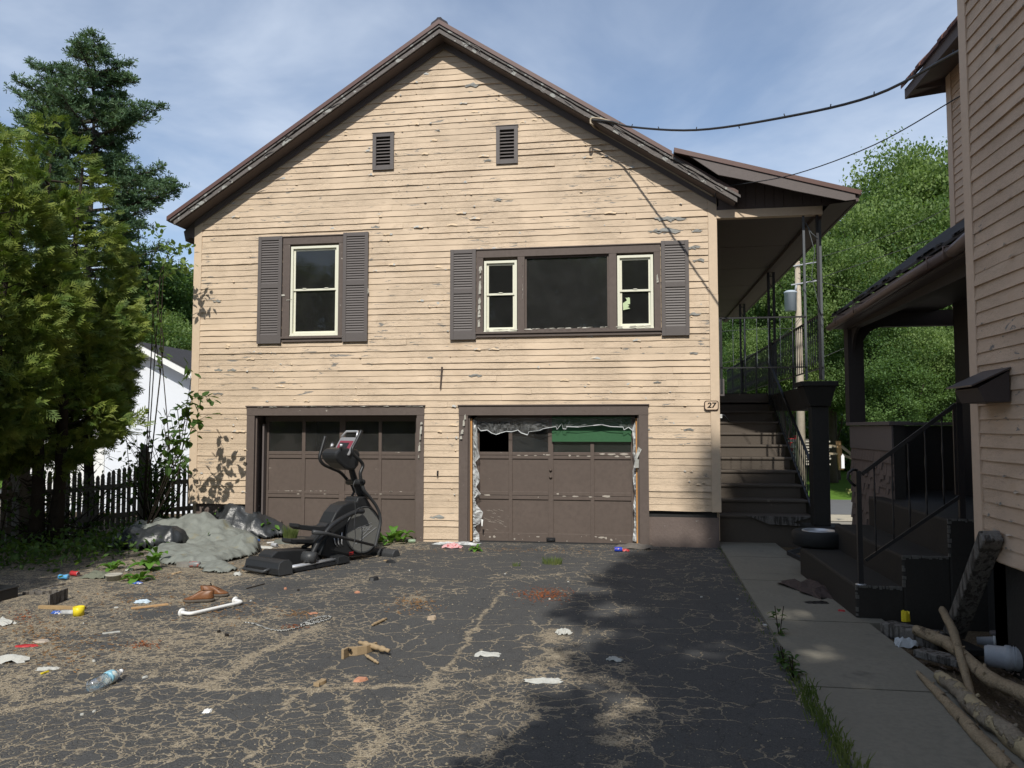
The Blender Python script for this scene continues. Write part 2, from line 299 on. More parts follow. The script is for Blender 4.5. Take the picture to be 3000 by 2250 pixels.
# ================================================================== GROUND
def grid(name, xs, ys, zf, mat, kind='structure'):
    X, Y = np.meshgrid(xs, ys); Z = zf(X, Y); nx, ny = len(xs), len(ys)
    me = bpy.data.meshes.new(name); me.vertices.add(nx*ny); me.vertices.foreach_set('co', np.stack([X, Y, Z], -1).astype(np.float32).reshape(-1))
    a = (np.arange(ny-1)[:, None]*nx+np.arange(nx-1)[None, :]).reshape(-1); q = np.stack([a, a+1, a+1+nx, a+nx], -1).astype(np.int32)
    me.loops.add(q.size); me.loops.foreach_set('vertex_index', q.reshape(-1)); me.polygons.add(len(q)); me.polygons.foreach_set('loop_start', np.arange(0, q.size, 4, dtype=np.int32))
    me.polygons.foreach_set('use_smooth', np.ones(len(q), bool)); me.materials.append(mat); me.update(calc_edges=True)
    o = link(bpy.data.objects.new(name, me)); o['kind'] = kind; return o, X, Y
tzv = np.vectorize(tz, otypes=[float])
def spread(v): return np.array(v)
tx = np.concatenate([[-400, -200, -100, -60], np.arange(-40, 41, 1.), [60, 100, 200, 400]]); ty = np.concatenate([[-300, -100, -50, -30], np.arange(-20, 80, 1.), [100, 150, 300]])
def tfun(X, Y):
    Z = tzv(X, Y)+.0
    inx = (Y > 30); return Z-.03-.02*(Y < 12.8)
tag(grid('terrain', tx, ty, tfun, mTerr)[0], 'ground around the houses, bare soil nearby and mown grass across the road')
# driveway with its cracks and sand
drx = np.arange(-12.5, 1.56, .035); dry = np.arange(-1.5, 12.96, .035)
dr, X, Y = grid('driveway', drx, dry, lambda X, Y: .2*(1-Y/12.7)+.0, mAsph)
dr['label'] = 'cracked asphalt driveway with sand in its cracks'
def fld(f, o): a = np.array([[mnoise.noise((x*f+o, y*f, o)) for x in drx[::3]] for y in dry[::3]]); return np.kron(a, np.ones((3, 3)))[:X.shape[0], :X.shape[1]]
NZ1 = fld(3.5, 3.); NZ2 = fld(3.5, 9.)
WX = X+.07*NZ1; WY = Y+.07*NZ2
def seg_d(P, Q):
    P = np.array(P[:2]); Q = np.array(Q[:2]); d = Q-P; L = d@d+1e-9
    t = np.clip(((WX-P[0])*d[0]+(WY-P[1])*d[1])/L, 0, 1); return np.hypot(WX-P[0]-t*d[0], WY-P[1]-t*d[1])
S = np.zeros_like(X)
nz = np.array([[mnoise.noise((x*1.7, y*1.7, 0)) for x in drx[::5]] for y in dry[::5]]); nz = np.kron(nz, np.ones((5, 5)))[:X.shape[0], :X.shape[1]]
LINES = [(.055, .62, [(1000, 2015), (678, 2020), (500, 2003), (360, 2008), (280, 2030), (135, 2060), (0, 2092)]), (.075, .60, [(950, 1815), (904, 1848), (768, 1907), (655, 1979), (610, 2011)]),
 (.05, .35, [(678, 2020), (633, 2074), (542, 2178)]), (.05, .62, [(1000, 2011), (1253, 2011), (1339, 1929), (1375, 1862), (1420, 1798), (1475, 1726)]), (.05, .4, [(1253, 2011), (1220, 2050), (1200, 2110), (1130, 2170)]),
 (.026, .62, [(1398, 2079), (1434, 2047), (1497, 2047), (1570, 2070), (1560, 2101), (1502, 2146), (1434, 2210), (1430, 2246)]), (.05, .62, [(1000, 2024), (1045, 2101), (1108, 2160), (1081, 2205), (1036, 2250)]),
 (.022, .56, [(1253, 2124), (1384, 2142), (1497, 2178), (1680, 2178)]), (.022, .55, [(1570, 2070), (1746, 2074)]), (.022, .55, [(1538, 1862), (1542, 1907), (1547, 1952)]), (.022, .5, [(1420, 1798), (1590, 1810), (1650, 1810)]),
 (.022, .55, [(1253, 2011), (1420, 1990), (1500, 2010)]), (.022, .55, [(1108, 2160), (1253, 2124), (1398, 2079)]), (.02, .5, [(860, 2010), (830, 2090), (760, 2170), (700, 2250)]), (.02, .5, [(1339, 1929), (1400, 1935), (1470, 1960)]), (.02, .5, [(1375, 1862), (1300, 1850), (1200, 1870), (1130, 1855)]), (.02, .45, [(1650, 2170), (1690, 2100), (1746, 2074)]),
 (.03, .35, [(1700, 1600), (1300, 1640), (900, 1650)]), (.05, .4, [(1900, 1610), (1600, 1618), (1300, 1612)]), (.03, .3, [(300, 1240), (135, 1659)]), (.03, .35, [(1680, 2178), (1950, 2130), (2250, 2150)]), (.03, .35, [(1980, 1960), (2050, 1945), (2280, 1945)])]
for wd, am, pts in LINES:
    g = [G(*p) for p in pts]
    for a, b in zip(g, g[1:]): S = np.maximum(S, am*np.exp(-(seg_d(a, b)/wd)**2))
BLOBS = [(1640, 1860, 90, 35, .6), (1600, 1925, 75, 42, .62), (1480, 1985, 70, 25, .55), (1330, 1965, 55, 25, .5), (1700, 1990, 120, 30, .55), (1800, 2010, 110, 32, .55), (1830, 2075, 60, 50, .6), (1850, 2160, 90, 45, .6), (1800, 2230, 90, 35, .55),
 (1850, 1780, 50, 22, .4), (1830, 1948, 35, 14, .4), (1590, 1690, 120, 20, .4), (1400, 1730, 100, 18, .25), (1210, 1770, 70, 25, .3), (1160, 1690, 120, 20, .25), (1050, 1700, 110, 25, .3), (1110, 1810, 60, 20, .2),
 (2180, 1840, 30, 12, .3), (2200, 2120, 40, 14, .4), (700, 1700, 150, 35, .35), (1090, 2200, 50, 50, .35)]
for x, y, rx, ry, am in BLOBS:
    c = G(x, y); ex = abs(G(x+rx, y)[0]-c[0]); ey = abs(G(x, y-ry)[1]-c[1]); S = np.maximum(S, am*np.exp(-(((X-c[0]+.25*nz)/ex)**2+((Y-c[1]+.2*nz)/ey)**2)**1.3))
# the sandy left side: everything left of a wandering line
edge = [G(0, 2085), G(200, 2025), G(420, 1990), G(560, 1985), G(690, 1915), G(760, 1860), G(830, 1800), G(760, 1750), G(700, 1720), G(900, 1680), G(1100, 1640), G(1240, 1600)]
ex = np.array([p[0] for p in edge]); ey = np.array([p[1] for p in edge]); xe = np.interp(Y, ey[np.argsort(ey)], ex[np.argsort(ey)])
S = np.maximum(S, .46/(1+np.exp((X-xe+.35*nz)/.10)))
for x, y, rx, ry in [(420, 1800, 130, 17), (600, 1790, 130, 14), (330, 1855, 100, 12), (540, 1835, 70, 10), (800, 1715, 110, 22), (270, 1895, 90, 11), (330, 1930, 70, 9), (700, 1770, 60, 12), (120, 2010, 120, 18), (180, 1990, 80, 12), (430, 1740, 60, 7)]:
    c = G(x, y); exx = abs(G(x+rx, y)[0]-c[0]); eyy = abs(G(x, y-ry)[1]-c[1]); S = S-.42*np.exp(-(((X-c[0]+.3*nz)/exx)**2+((Y-c[1]+.3*nz)/eyy)**2)**1.2)
S = np.where(X < -7.2+.4*nz, np.maximum(S, .45), S)
# smoother slabs: less alligator cracking
A = np.ones_like(X)*.42
for x, y, rx, ry, v in [(350, 2150, 500, 90, .6), (1150, 2170, 250, 70, .5), (1350, 2050, 150, 60, .45), (900, 1880, 220, 60, .45), (1150, 1740, 200, 30, .25), (1250, 1990, 150, 25, .3), (1950, 2080, 120, 60, .3), (1500, 1790, 220, 60, -1.2), (1250, 1830, 130, 60, -1.0), (1500, 1650, 400, 40, -.6), (1500, 1900, 120, 50, -.6), (1650, 2200, 150, 60, -.8), (1250, 1960, 130, 30, -.7), (2000, 1900, 220, 200, -.5)]:
    c = G(x, y); exx = abs(G(x+rx, y)[0]-c[0]); eyy = abs(G(x, y-ry)[1]-c[1]); A += v*np.exp(-(((X-c[0])/exx)**2+((Y-c[1])/eyy)**2))
for nm, arr in (('sand', S), ('alli', A)):
    at = dr.data.attributes.new(nm, 'FLOAT', 'POINT'); at.data.foreach_set('value', arr.astype(np.float32).reshape(-1))
def sand_at(x, y):
    i = int((y-dry[0])/.035); j = int((x-drx[0])/.035)
    return S[i, j] if 0 <= i < S.shape[0] and 0 <= j < S.shape[1] else 0
def quadsheet(name, pts, mat, zo, label=None, kind='structure', sub=1):
    me = bpy.data.meshes.new(name); vs = [(p[0], p[1], (p[2] if len(p) > 2 else tz(p[0], p[1]))+zo) for p in pts]
    me.from_pydata(vs, [], [tuple(range(len(vs)))]); me.materials.append(mat); o = link(bpy.data.objects.new(name, me)); tag(o, label, kind=kind); return o
# walk: concrete slabs with joints
wk = MB(); ys = [13.3, 11.6, 9.7, 7.6, 5.6, 4.05, 2.4, .6, -1.5]
for a, b in zip(ys, ys[1:]):
    for i in range(6):
        y0 = a+(b-a)*i/6+(-.012 if i == 0 else 0); y1 = a+(b-a)*(i+1)/6+(.012 if i == 5 else 0); L0 = 1.12+.032*(y0-4); L1 = 1.12+.032*(y1-4)
        r0 = 2.32 if y0 > 7.6 else 2.15; r1 = 2.32 if y1 > 7.6 else 2.15
        z0 = tz(0, y0)+.035; z1 = tz(0, y1)+.035
        wk.add([(L0, y0, z0), (r0, y0, z0), (r1, y1, z1), (L1, y1, z1), (L0, y0, z0-.12), (r0, y0, z0-.12), (r1, y1, z1-.12), (L1, y1, z1-.12)], [(0, 3, 2, 1), (0, 4, 7, 3), (1, 2, 6, 5), (0, 1, 5, 4), (2, 3, 7, 6)])
wk = wk.build('walkway', mConc); tag(wk, 'concrete walkway along the driveway', kind='structure')
quadsheet('road', [(-60, 29.2, -1.2), (60, 29.2, -1.2), (60, 35.2, -1.2), (-60, 35.2, -1.2)], mRoad, .02, 'road passing behind the houses')
quadsheet('road_apron', [(2.5, 15.2), (16, 15.2), (16, 27), (2.5, 27)], M('packed_gravel', (.30, .27, .22), .9, .25, 1.5, .5, 60), .02, 'gravelly ground between the two houses and the road')
quadsheet('road_shoulder', [(-60, 27.2, -1.2), (60, 27.2, -1.2), (60, 29.2, -1.2), (-60, 29.2, -1.2)], M('shoulder_sand', (.42, .37, .28), .9, .2, 2, .4, 60), .015, 'sandy shoulder of the road')

# ================================================================== MAIN HOUSE
H = thing('house', 'tan clapboard house with peeling paint, two garage doors and a porch stair on its right', 'house', (-3.1, 12.7, 0))
XL, XR, XA = -7.70, 1.41, -3.13
W1 = (-6.008, -4.904, 3.40, 5.25); W2 = (-2.542, .515, 3.418, 4.90)
V1 = (-4.39, -4.007, 6.373, 7.024); V2 = (-2.207, -1.833, 6.367, 7.021)
G1 = (-6.635, -3.438, 0, 2.27); G2 = (-2.836, .293, 0, 2.27)
HO = [(a+.06, b-.06, c+.06, d-.06) for a, b, c, d in (W1, W2, V1, V2)]+[(a+.06, b-.06, -1, d-.06) for a, b, c, d in (G1, G2)]
rk = .647
def wtop(x): return 8.52-rk*abs(x-XA)
def xlim(z):
    h = (8.52-z)/rk; return max(XL+.13, XA-h), min(XR-.13, XA+h)
sd = MB(); rr = random.Random(3)
rows = []; z = -.003
for k in range(16): rows.append((k*.1052+.573-5*.1052-.047+.0, None))
zs = [.573-.1052*i for i in range(6, 0, -1)]+[.573+.1052*i for i in range(17)]
while zs[-1] < 8.55: zs.append(zs[-1]+.1063)
for zi, (z0, z1) in enumerate(zip(zs, zs[1:])):
    if z0 > 8.42: break
    z0 = max(z0, .0)
    if z1 <= z0+.03: continue
    a, b = xlim(z0 if z0 > 5.2 else 0); spans = [(a, b)]
    if z0 < .56: spans = [(-3.45, -2.82)]
    for x0, x1, c, d in HO:
        if z0 < d and z1 > c:
            ns = []
            for p, q in spans:
                if x1 <= p or x0 >= q: ns.append((p, q)); continue
                if x0 > p: ns.append((p, x0))
                if x1 < q: ns.append((x1, q))
            spans = ns
    for p, q in spans:
        x = p
        while x < q-.01:
            e = min(q, x+rr.uniform(2.2, 4.8))
            if q-e < .5: e = q
            n = max(1, int((e-x)/.22)); th = rr.choice([.011, .014, .018, .024])*rr.uniform(.9, 1.1); off = rr.uniform(-.002, .002)
            jz = [rr.gauss(0, .0024)+off for _ in range(n+1)]; jt = [max(.008, th+rr.gauss(0, .002)) for _ in range(n+1)]
            vs = []
            for i in range(n+1):
                xx = x+(e-x-.002)*i/n
                vs += [(xx, D-jt[i], z0+jz[i]), (xx, D-.004, z1+.012), (xx, D+.002, z0+jz[i]+.001)]
            fs = []
            for i in range(n): k = i*3; fs += [(k, k+3, k+4, k+1), (k+2, k+5, k+3, k)]
            fs += [(0, 1, 2), (n*3, n*3+2, n*3+1)]
            sd.add(vs, fs); x = e
siding_o = sd.build('clapboard_siding', mSide, H)
# sheathing behind (with the openings left out), side walls, back
sh = MB()
def wallstrip(x0, x1, z0, z1):
    f = lambda x, z: min(z, wtop(x)+.1)
    sh.add([(x0, D, z0), (x1, D, z0), (x1, D, f(x1, z1)), (x0, D, f(x0, z1)), (x0, D+.12, z0), (x1, D+.12, z0), (x1, D+.12, f(x1, z1)), (x0, D+.12, f(x0, z1))], [(0, 1, 2, 3), (7, 6, 5, 4), (0, 3, 7, 4), (1, 5, 6, 2), (0, 4, 5, 1), (3, 2, 6, 7)])
xsb = sorted({XL, XR, XA}|{v for h in HO for v in h[:2]})
for x0, x1 in zip(xsb, xsb[1:]):
    xm = (x0+x1)/2; hs = sorted([h for h in HO if h[0] < xm < h[1]], key=lambda h: h[2]); z = .58 if not (-3.4 < xm < -2.8) else 0
    for h in hs:
        if h[2] > z: wallstrip(x0, x1, z, h[2])
        z = h[3]
    wallstrip(x0, x1, z, 99)
sh.box(XL, XL+.1, D+.12, 25, .1, 5.5); sh.box(XR-.1, XR, D+.12, 25, .1, 5.6); sh.box(XL, XR, 25, 25.1, 0, 5.5)
sh.add([(XL, 25.05, 5.5), (XR, 25.05, 5.5), (XA, 25.05, 8.5)], [(0, 1, 2)])
sh.build('wall', mCorner, H)
it = MB(); it.box(XL+.1, XR-.1, D+.12, 25, 2.42, 2.55); it.box(XL+.1, XR-.1, D+.12, 24.9, 5.36, 5.42); it.box(XL+.1, XR-.1, 18, 18.1, 0, 2.4); it.box(XL+.1, XR-.1, 15.5, 15.6, 2.55, 5.36); it.box(-3.15, -3.05, D+.3, 18, 0, 2.42); it.box(XL+.1, XR-.1, D+.12, 18, -.05, .0); it.box(-3.9, -3.8, D+.12, 15.5, 2.55, 5.36)
it.build('interior_wall', mInt, H)
cb_ = MB(); cb_.box(XL-.01, XL+.135, D-.024, D+.1, .565, 5.6); cb_.build('corner_board', mCorner, H, .003)
cb_ = MB(); cb_.box(XR-.13, XR+.012, D-.024, D+.1, .565, 4.05); cb_.box(XR-.128, XR+.010, D-.022, D+.1, 4.053, 5.62); cb_.build('corner_board', mCorner, H, .003)
fd = MB(); fd.box(XL+.1, G1[0]+.02, D+.05, D+.3, -.1, .56); fd.build('foundation', mConcB, H)
fd = MB(); fd.box(G2[1]-.02, XR-.02, D+.02, D+.3, -.1, .47); fd.build('foundation', mConcB, H)
for bx in ((XL+.05, XL+.3), (XR-.3, XR-.02)): fd = MB(); fd.box(bx[0], bx[1], D+.3, 25, -1.3, .55); fd.build('foundation', mConcB, H)
fd = MB(); fd.box(G2[1]+.0, XR-.05, D+.045, D+.3, .47, .575); fd.build('sill_gap', mInt, H)
# gable frieze boards under the soffit (on the wall), soffit, rake boards, roof
E0 = .32
def slopebar(mb, x0, z0, x1, z1, h0, h1, ya, yb, jag=0, n=1):
    """plank whose lower edge runs (x0,z0)-(x1,z1); heights h0,h1 straight up"""
    pts = []
    for i in range(n+1):
        t = i/n; x = x0+(x1-x0)*t; zb = z0+(z1-z0)*t; j = rr.uniform(-jag, jag) if 0 < i < n else 0; hh = h0+(h1-h0)*t
        pts.append((x, zb+j*.6, zb+hh+j))
    vs = []
    for x, a, b in pts: vs += [(x, ya, a), (x, ya, b), (x, yb, b), (x, yb, a)]
    fs = [(0, 1, 2, 3), (n*4+3, n*4+2, n*4+1, n*4)]
    for i in range(n):
        k = i*4; fs += [(k, k+4, k+5, k+1), (k+1, k+5, k+6, k+2), (k+2, k+6, k+7, k+3), (k+3, k+7, k+4, k)]
    mb.add(vs, fs)
ZA = 8.575; xl, xr = -7.92, 1.70; zl, zr = ZA-rk*(XA-xl), ZA-rk*(xr-XA)
def rk_at(x, dz=0): return ZA-rk*abs(x-XA)+dz
fz = MB(); slopebar(fz, XL, rk_at(XL, -.11), XA, rk_at(XA, -.11), .11, .11, D-.036, D-.0285); slopebar(fz, XA, rk_at(XA, -.11), XR, rk_at(XR, -.11), .11, .11, D-.036, D-.0285)
slopebar(fz, XL, rk_at(XL, -.125), XA, rk_at(XA, -.125), .02, .02, D-.045, D-.037); slopebar(fz, XA, rk_at(XA, -.125), XR, rk_at(XR, -.125), .02, .02, D-.045, D-.037)
fz.build('frieze_board', mFascia, H)
sf = MB(); slopebar(sf, xl+.02, rk_at(xl+.02, -.005), XA, rk_at(XA, -.005), .02, .02, D-E0+.02, 25.3); slopebar(sf, XA, rk_at(XA, -.005), xr-.02, rk_at(xr-.02, -.005), .02, .02, D-E0+.02, 25.3)
# boxed eave return on the left
sf.prism([(XL-.002, 5.30), (XL-.11, 5.33), (XL-.19, 5.26), (XL-.23, 5.44), (XL-.002, 5.62)], lambda a, b, c: (a, c, b), D-.01, 25.2)
sf.build('soffit', mSoffit, H)
for a, b, nm in ((xl, XA, 0), (XA, xr, 1)):
    mb = MB(); slopebar(mb, a, rk_at(a), b, rk_at(b), .068, .068, D-E0-.022, D-E0, .004, 26)
    slopebar(mb, a-.06 if nm == 0 else a, rk_at(a-.06 if nm == 0 else a, .098), b if nm == 0 else b+.05, rk_at(b if nm == 0 else b+.05, .098), .042, .042, D-E0-.04, D-E0-.01, .009, 40)
    for _ in range(44):   # lifted splinters and curls of paint
        x = rr.uniform(a+.2, b-.2)
        if nm == 0 and x > -4.5 and rr.random() < .6: continue
        z = rk_at(x, rr.choice([.0, .07, .10, .13])); L = rr.uniform(.05, .26); s_ = 1 if nm == 0 else -1; yy = D-E0-.03; ww = rr.uniform(.006, .022)
        dx = L*.84; dz = s_*L*.54+rr.uniform(-.02, .02); mb.add([(x, yy, z), (x+dx*.5, yy-.012, z+dz*.5-.004), (x+dx, yy-rr.uniform(.01, .05), z+dz-ww), (x+dx*.5, yy-.02, z+dz*.5-ww), (x, yy-.004, z-ww*.7)], [(0, 1, 3, 4), (1, 2, 3)])
    mb.build('rake_board', mRake, H)
    mb = MB(); slopebar(mb, a, rk_at(a, .05), b, rk_at(b, .05), .10, .10, D-E0+.004, D-E0+.05); mb.build('rake_trim', mSoffit, H)
rf = MB(); slopebar(rf, xl-.11, rk_at(xl-.11, .13), XA, rk_at(XA, .13), .07, .07, D-E0-.012, 25.4); slopebar(rf, XA, rk_at(XA, .13), xr+.02, rk_at(xr+.02, .13), .07, .07, D-E0-.012, 25.4)
rf.m = 1; slopebar(rf, xl-.115, rk_at(xl-.115, .142), XA, rk_at(XA, .142), .075, .075, D-E0-.06, D-E0-.013); slopebar(rf, XA, rk_at(XA, .142), .70, rk_at(.70, .142), .075, .075, D-E0-.06, D-E0-.013)
roof = rf.build('roof', [mRoof, mMetal], H)
rv = MB(); rv.prism([(XA-.155, 8.70), (XA-.13, 8.755), (XA-.06, 8.80), (XA-.03, 8.835), (XA+.03, 8.835), (XA+.06, 8.80), (XA+.14, 8.745), (XA+.15, 8.69), (XA, 8.76)], lambda a, b, c: (a, c, b+.0), D-E0-.045, 25.3)
rv.build('ridge_vent', M('ridge_cap_black', (.025, .02, .028), .6, .2, 5), roof)
# gable vents
for nm, (x0, x1, z0, z1) in (('a', V1), ('b', V2)):
    f = MB(); t = .065
    for bx in ((x0, x0+t, z0, z1), (x1-t, x1, z0, z1), (x0+t, x1-t, z1-t, z1), (x0+t, x1-t, z0, z0+t)): f.box(bx[0], bx[1], D-.045, D+.02, bx[2], bx[3])
    f.box(x0-.01, x1+.01, D-.055, D-.02, z1, z1+.012)
    v = f.build('gable_vent', mShut, H, .003); s = MB(); n = 9
    for i in range(n):
        zc = z0+t+(z1-z0-2*t)*(i+.35)/n; s.add([(x0+t, D-.03, zc-.012), (x1-t, D-.03, zc-.012), (x1-t, D+.02, zc+.035), (x0+t, D+.02, zc+.035), (x0+t, D-.03, zc-.018), (x1-t, D-.03, zc-.018)], [(0, 1, 2, 3), (4, 5, 1, 0)])
    s.build('louvre', mShut, v); s = MB(); s.box(x0+.03, x1-.03, D+.03, D+.05, z0+.03, z1-.03); s.build('screen', mInt, v)
# shutters
def shutter(x0, x1, z0, z1):
    s = MB(); t = .062; y0, y1 = D-.065, D-.026; zm = z0+(z1-z0)*.535
    s.box(x0, x0+t, y0, y1, z0, z1); s.box(x1-t, x1, y0, y1, z0, z1); s.box(x0+t, x1-t, y0+.002, y1, z1-.07, z1-.001); s.box(x0+t, x1-t, y0+.002, y1, z0+.001, z0+.15); s.box(x0+t, x1-t, y0+.002, y1, zm-.04, zm+.04)
    sh_ = s.build('shutter', mShut, H, .003); s = MB(); s.box(x0+t, x1-t, y1-.012, y1-.004, z0+.1, z1-.05)
    for a, b in ((z0+.15, zm-.04), (zm+.04, z1-.07)):
        n = int((b-a)/.042)
        for i in range(n):
            zc = a+(b-a)*(i+.5)/n; h = (b-a)/n; s.add([(x0+t, y0+.006, zc-h*.42), (x1-t, y0+.006, zc-h*.42), (x1-t, y1-.013, zc+h*.55), (x0+t, y1-.013, zc+h*.55), (x0+t, y0+.012, zc-h*.55), (x1-t, y0+.012, zc-h*.55)], [(0, 1, 2, 3), (4, 5, 1, 0)])
    s.build('louvre', mShut, sh_)
shutter(-6.464, -6.019, 3.375, 5.275); shutter(*[PY(1008, 800)[0], PY(1081, 800)[0]], 3.385, 5.29); shutter(-2.990, -2.547, 3.385, 4.92); shutter(.525, .965, 3.392, 4.945)
# windows
def casing(outer, cells, name='window'):
    x0, x1, z0, z1 = outer; c = MB(); cells = sorted(cells); y0, y1 = D-.042, D+.10
    xs = [x0]+[v for cc in cells for v in cc[:2]]+[x1]
    for i in range(0, len(xs), 2): c.box(xs[i], xs[i+1], y0, y1, z0+.09, z1-.13)
    c.box(x0, x1, y0-.003, y1, z1-.133+.003, z1); c.box(x0-.03, x1+.03, y0-.02, y0+.03, z1, z1+.018)
    for cc in cells:
        if cc[3] < z1-.135: c.box(cc[0], cc[1], y0+.055, y1, cc[3], z1-.13)
        if cc[2] > z0+.095: c.box(cc[0], cc[1], y0+.02, y1, z0+.09, cc[2])
    c.box(x0-.01, x1+.01, y0-.03, y1, z0+.055, z0+.09); c.box(x0, x1, y0-.004, y1, z0, z0+.055)
    wn = thing_part(name); ca = c.build('casing', mBrown, wn, .003); return wn
def thing_part(name):
    e = link(bpy.data.objects.new(name, None)); e.parent = H; e.empty_display_size = .1; ORG[e] = ORG[H]; KIDS.setdefault(H, []).append(e); return e
def hung(wn, x0, x1, z0, z1, zm, lower_out=True, shade=.0):
    y = D-.005; f = MB(); t = .042
    for b in ((x0, x0+t, z0, z1), (x1-t, x1, z0, z1), (x0+t, x1-t, z0, z0+t), (x0+t, x1-t, z1-t, z1)): f.box(b[0], b[1], y-.022, y+.07, b[2], b[3])
    f.box(x0-.004, x1+.004, y-.03, y, z0-.012, z0+.012); f.build('frame', mWhite, wn, .002)
    for i, (a, b, yy) in enumerate(((zm-.016, z1-t, y+.012), (z0+t, zm+.018, y+.034))):
        s = MB(); q = .034; X0, X1 = x0+t, x1-t
        for c in ((X0, X0+q, a, b), (X1-q, X1, a, b), (X0+q, X1-q, a, a+q), (X0+q, X1-q, b-q, b)): s.box(c[0], c[1], yy, yy+.02, c[2], c[3])
        s.build('sash', mWhite, wn, .002); g = MB(); g.box(X0+q, X1-q, yy+.008, yy+.012, a+q, b-q); g.build('pane', mGlass, wn)
    k = MB(); nl = 2 if x1-x0 > .7 else 1
    for i in range(nl):
        xc = x0+(x1-x0)*((i+.5)/nl if nl == 1 else .28+.46*i); k.box(xc-.03, xc+.03, y+.0, y+.03, zm+.018, zm+.03)
    k.build('latch', mWhite, wn)
wn = casing(W1, [(-5.875, -4.98, 3.50, 5.10)]); hung(wn, -5.865, -4.988, 3.512, 5.085, 4.318)
wn = casing(W2, [(-2.425, -1.84, 3.50, 4.75), (-1.72, -.32, 3.52, 4.77), (-.195, .408, 3.52, 4.76)])
hung(wn, -2.412, -1.852, 3.513, 4.715, 4.148); hung(wn, -.185, .396, 3.532, 4.733, 4.152)
g = MB(); g.box(-1.715, -.325, D+.02, D+.026, 3.53, 4.78); g.build('picture_pane', mGlassD, wn)
f = MB()
for b in ((-1.72, -1.69, 3.52, 4.77), (-.35, -.32, 3.52, 4.77), (-1.69, -.35, 3.52, 3.55), (-1.69, -.35, 4.74, 4.77)): f.box(b[0], b[1], D+.0, D+.05, b[2], b[3])
f.build('picture_frame', mBrown, wn)
a = PY(1836, 860); st_ = MB(); st_.prism([(PY(*p)[0], PY(*p)[2]) for p in [(1300+u/2.989, 680+v/2.989) for u, v in ((1592, 572), (1608, 578), (1612, 570), (1630, 574), (1632, 628), (1610, 632), (1626, 645), (1610, 655), (1634, 668), (1572, 682), (1568, 622), (1605, 598))]], lambda a, b, c: (a, c, b), D+.012, D+.014)
st_.build('torn_sticker', M('green_white_paper', (.55, .66, .40), .8), wn)
# garage doors
def garage(outer, inner, yd, cfg):
    x0, x1, _, z1 = outer; a, b, zt = inner; c = MB()
    c.box(x0, a, D-.03, D+.12, -.02, zt); c.box(b, x1, D-.03, D+.12, -.02, zt); c.box(x0-.004, x1+.004, D-.034, D+.12, zt, z1); c.box(x0-.02, x1+.02, D-.055, D-.0, z1, z1+.02)
    c.box(x0+.02, a-.0, D+.12, yd+.06, 0, zt); c.box(b, x1-.02, D+.12, yd+.06, 0, zt); c.box(a, b, D+.12, yd+.06, zt+.02, z1)
    c.box(a, a+.025, D+.02, D+.06, 0, zt); c.box(b-.025, b, D+.02, D+.06, 0, zt)
    gd = thing_part('garage_door'); c.build('door_frame', mBrown, gd, .003)
    P = lambda u: PY(u, 1400, yd)[0]; Z = lambda v: PY(cfg['cx'], v, yd)[2]
    xs = [P(u) for u in cfg['x']]; zz_ = [Z(v) for v in cfg['z']]   # stile edges; rail edges bottom->top
    d = MB(); zb, zt2 = zz_[0], zt+.1
    for i in range(0, len(xs), 2):
        if cfg.get('cut') and i == cfg['cut'][0]: d.box(xs[i], xs[i+1], yd, yd+.035, zb, cfg['cut'][1])
        else: d.box(xs[i], xs[i+1], yd, yd+.035, zb, zt2)
    rails = [(zz_[0], zz_[1]), (zz_[2], zz_[3]), (zz_[4], zz_[5]), (zz_[6], zt2)]
    for k, (r0, r1) in enumerate(rails):
        for i in range(1, len(xs)-1, 2):
            if r1-r0 > .1 and k in (1, 2): m_ = (r0+r1)/2; d.box(xs[i], xs[i+1], yd-.0, yd+.035, r0, m_-.003); d.box(xs[i], xs[i+1], yd-.002, yd+.035, m_+.003, r1)
            else: d.box(xs[i], xs[i+1], yd, yd+.035, r0, r1)
    d.build('door_frame_grid', mDoor, gd, .004).name = 'rails_and_stiles'
    for (r0, r1) in ((zz_[1], zz_[2]), (zz_[3], zz_[4])):
        for i in range(1, len(xs)-1, 2):
            p = MB(); p.box(xs[i], xs[i+1], yd+.020, yd+.03, r0, r1); p.build('panel', mDoor, gd)
            p = MB()
    for n_, i in enumerate(range(1, len(xs)-1, 2)):
        if n_ in cfg.get('nopane', []): continue
        p = MB(); p.box(xs[i], xs[i+1], yd+.018, yd+.023, zz_[5], zz_[6]); p.build('pane', mGlassD, gd)
    return gd, xs, zz_
YD = D+.28
z4 = lambda u, v: (700+u/3.318, 1200+v/3.318)
gd1, xs1, zs1 = garage(G1, (-6.49, -3.565, 2.118), YD, dict(cx=850, x=[775, 786, 883, 893, 993, 1010, 1108, 1117, 1215, 1232], z=[1583, 1552, 1457, 1437, 1342, 1322, 1235]))
z5 = lambda v: 1180+v/3.77
gd2, xs2, zs2 = garage(G2, (-2.681, .141, 2.112), YD, dict(cx=1600, x=[1395, 1404, 1490, 1501, 1606, 1621, 1730, 1741, 1849, 1862], z=[z5(1560), z5(1445), z5(1070), z5(985), z5(620), z5(545), 1235], nopane=[0]))
hd = MB(); xh = PY(1614, 1580, YD)[0]; zh = PY(1614, z5(1508), YD)[2]; hd.box(xh-.075, xh+.075, YD-.012, YD-.001, zh-.03, zh+.03); hd.tube([(xh-.06, YD-.01, zh), (xh-.06, YD-.05, zh), (xh+.06, YD-.05, zh), (xh+.06, YD-.01, zh)], .008); hd.build('handle', mIron, gd2)
hd = MB()
for v, r in ((822, .028), (745, .026)): hd.lathe([(r, 0), (r, .012), (r*.6, .02), (r*.55, .03)], (xh, YD, PY(1614, z5(v), YD)[2]), 16, (0, -1, 0))
hd.build('lock', mDoor, gd2)
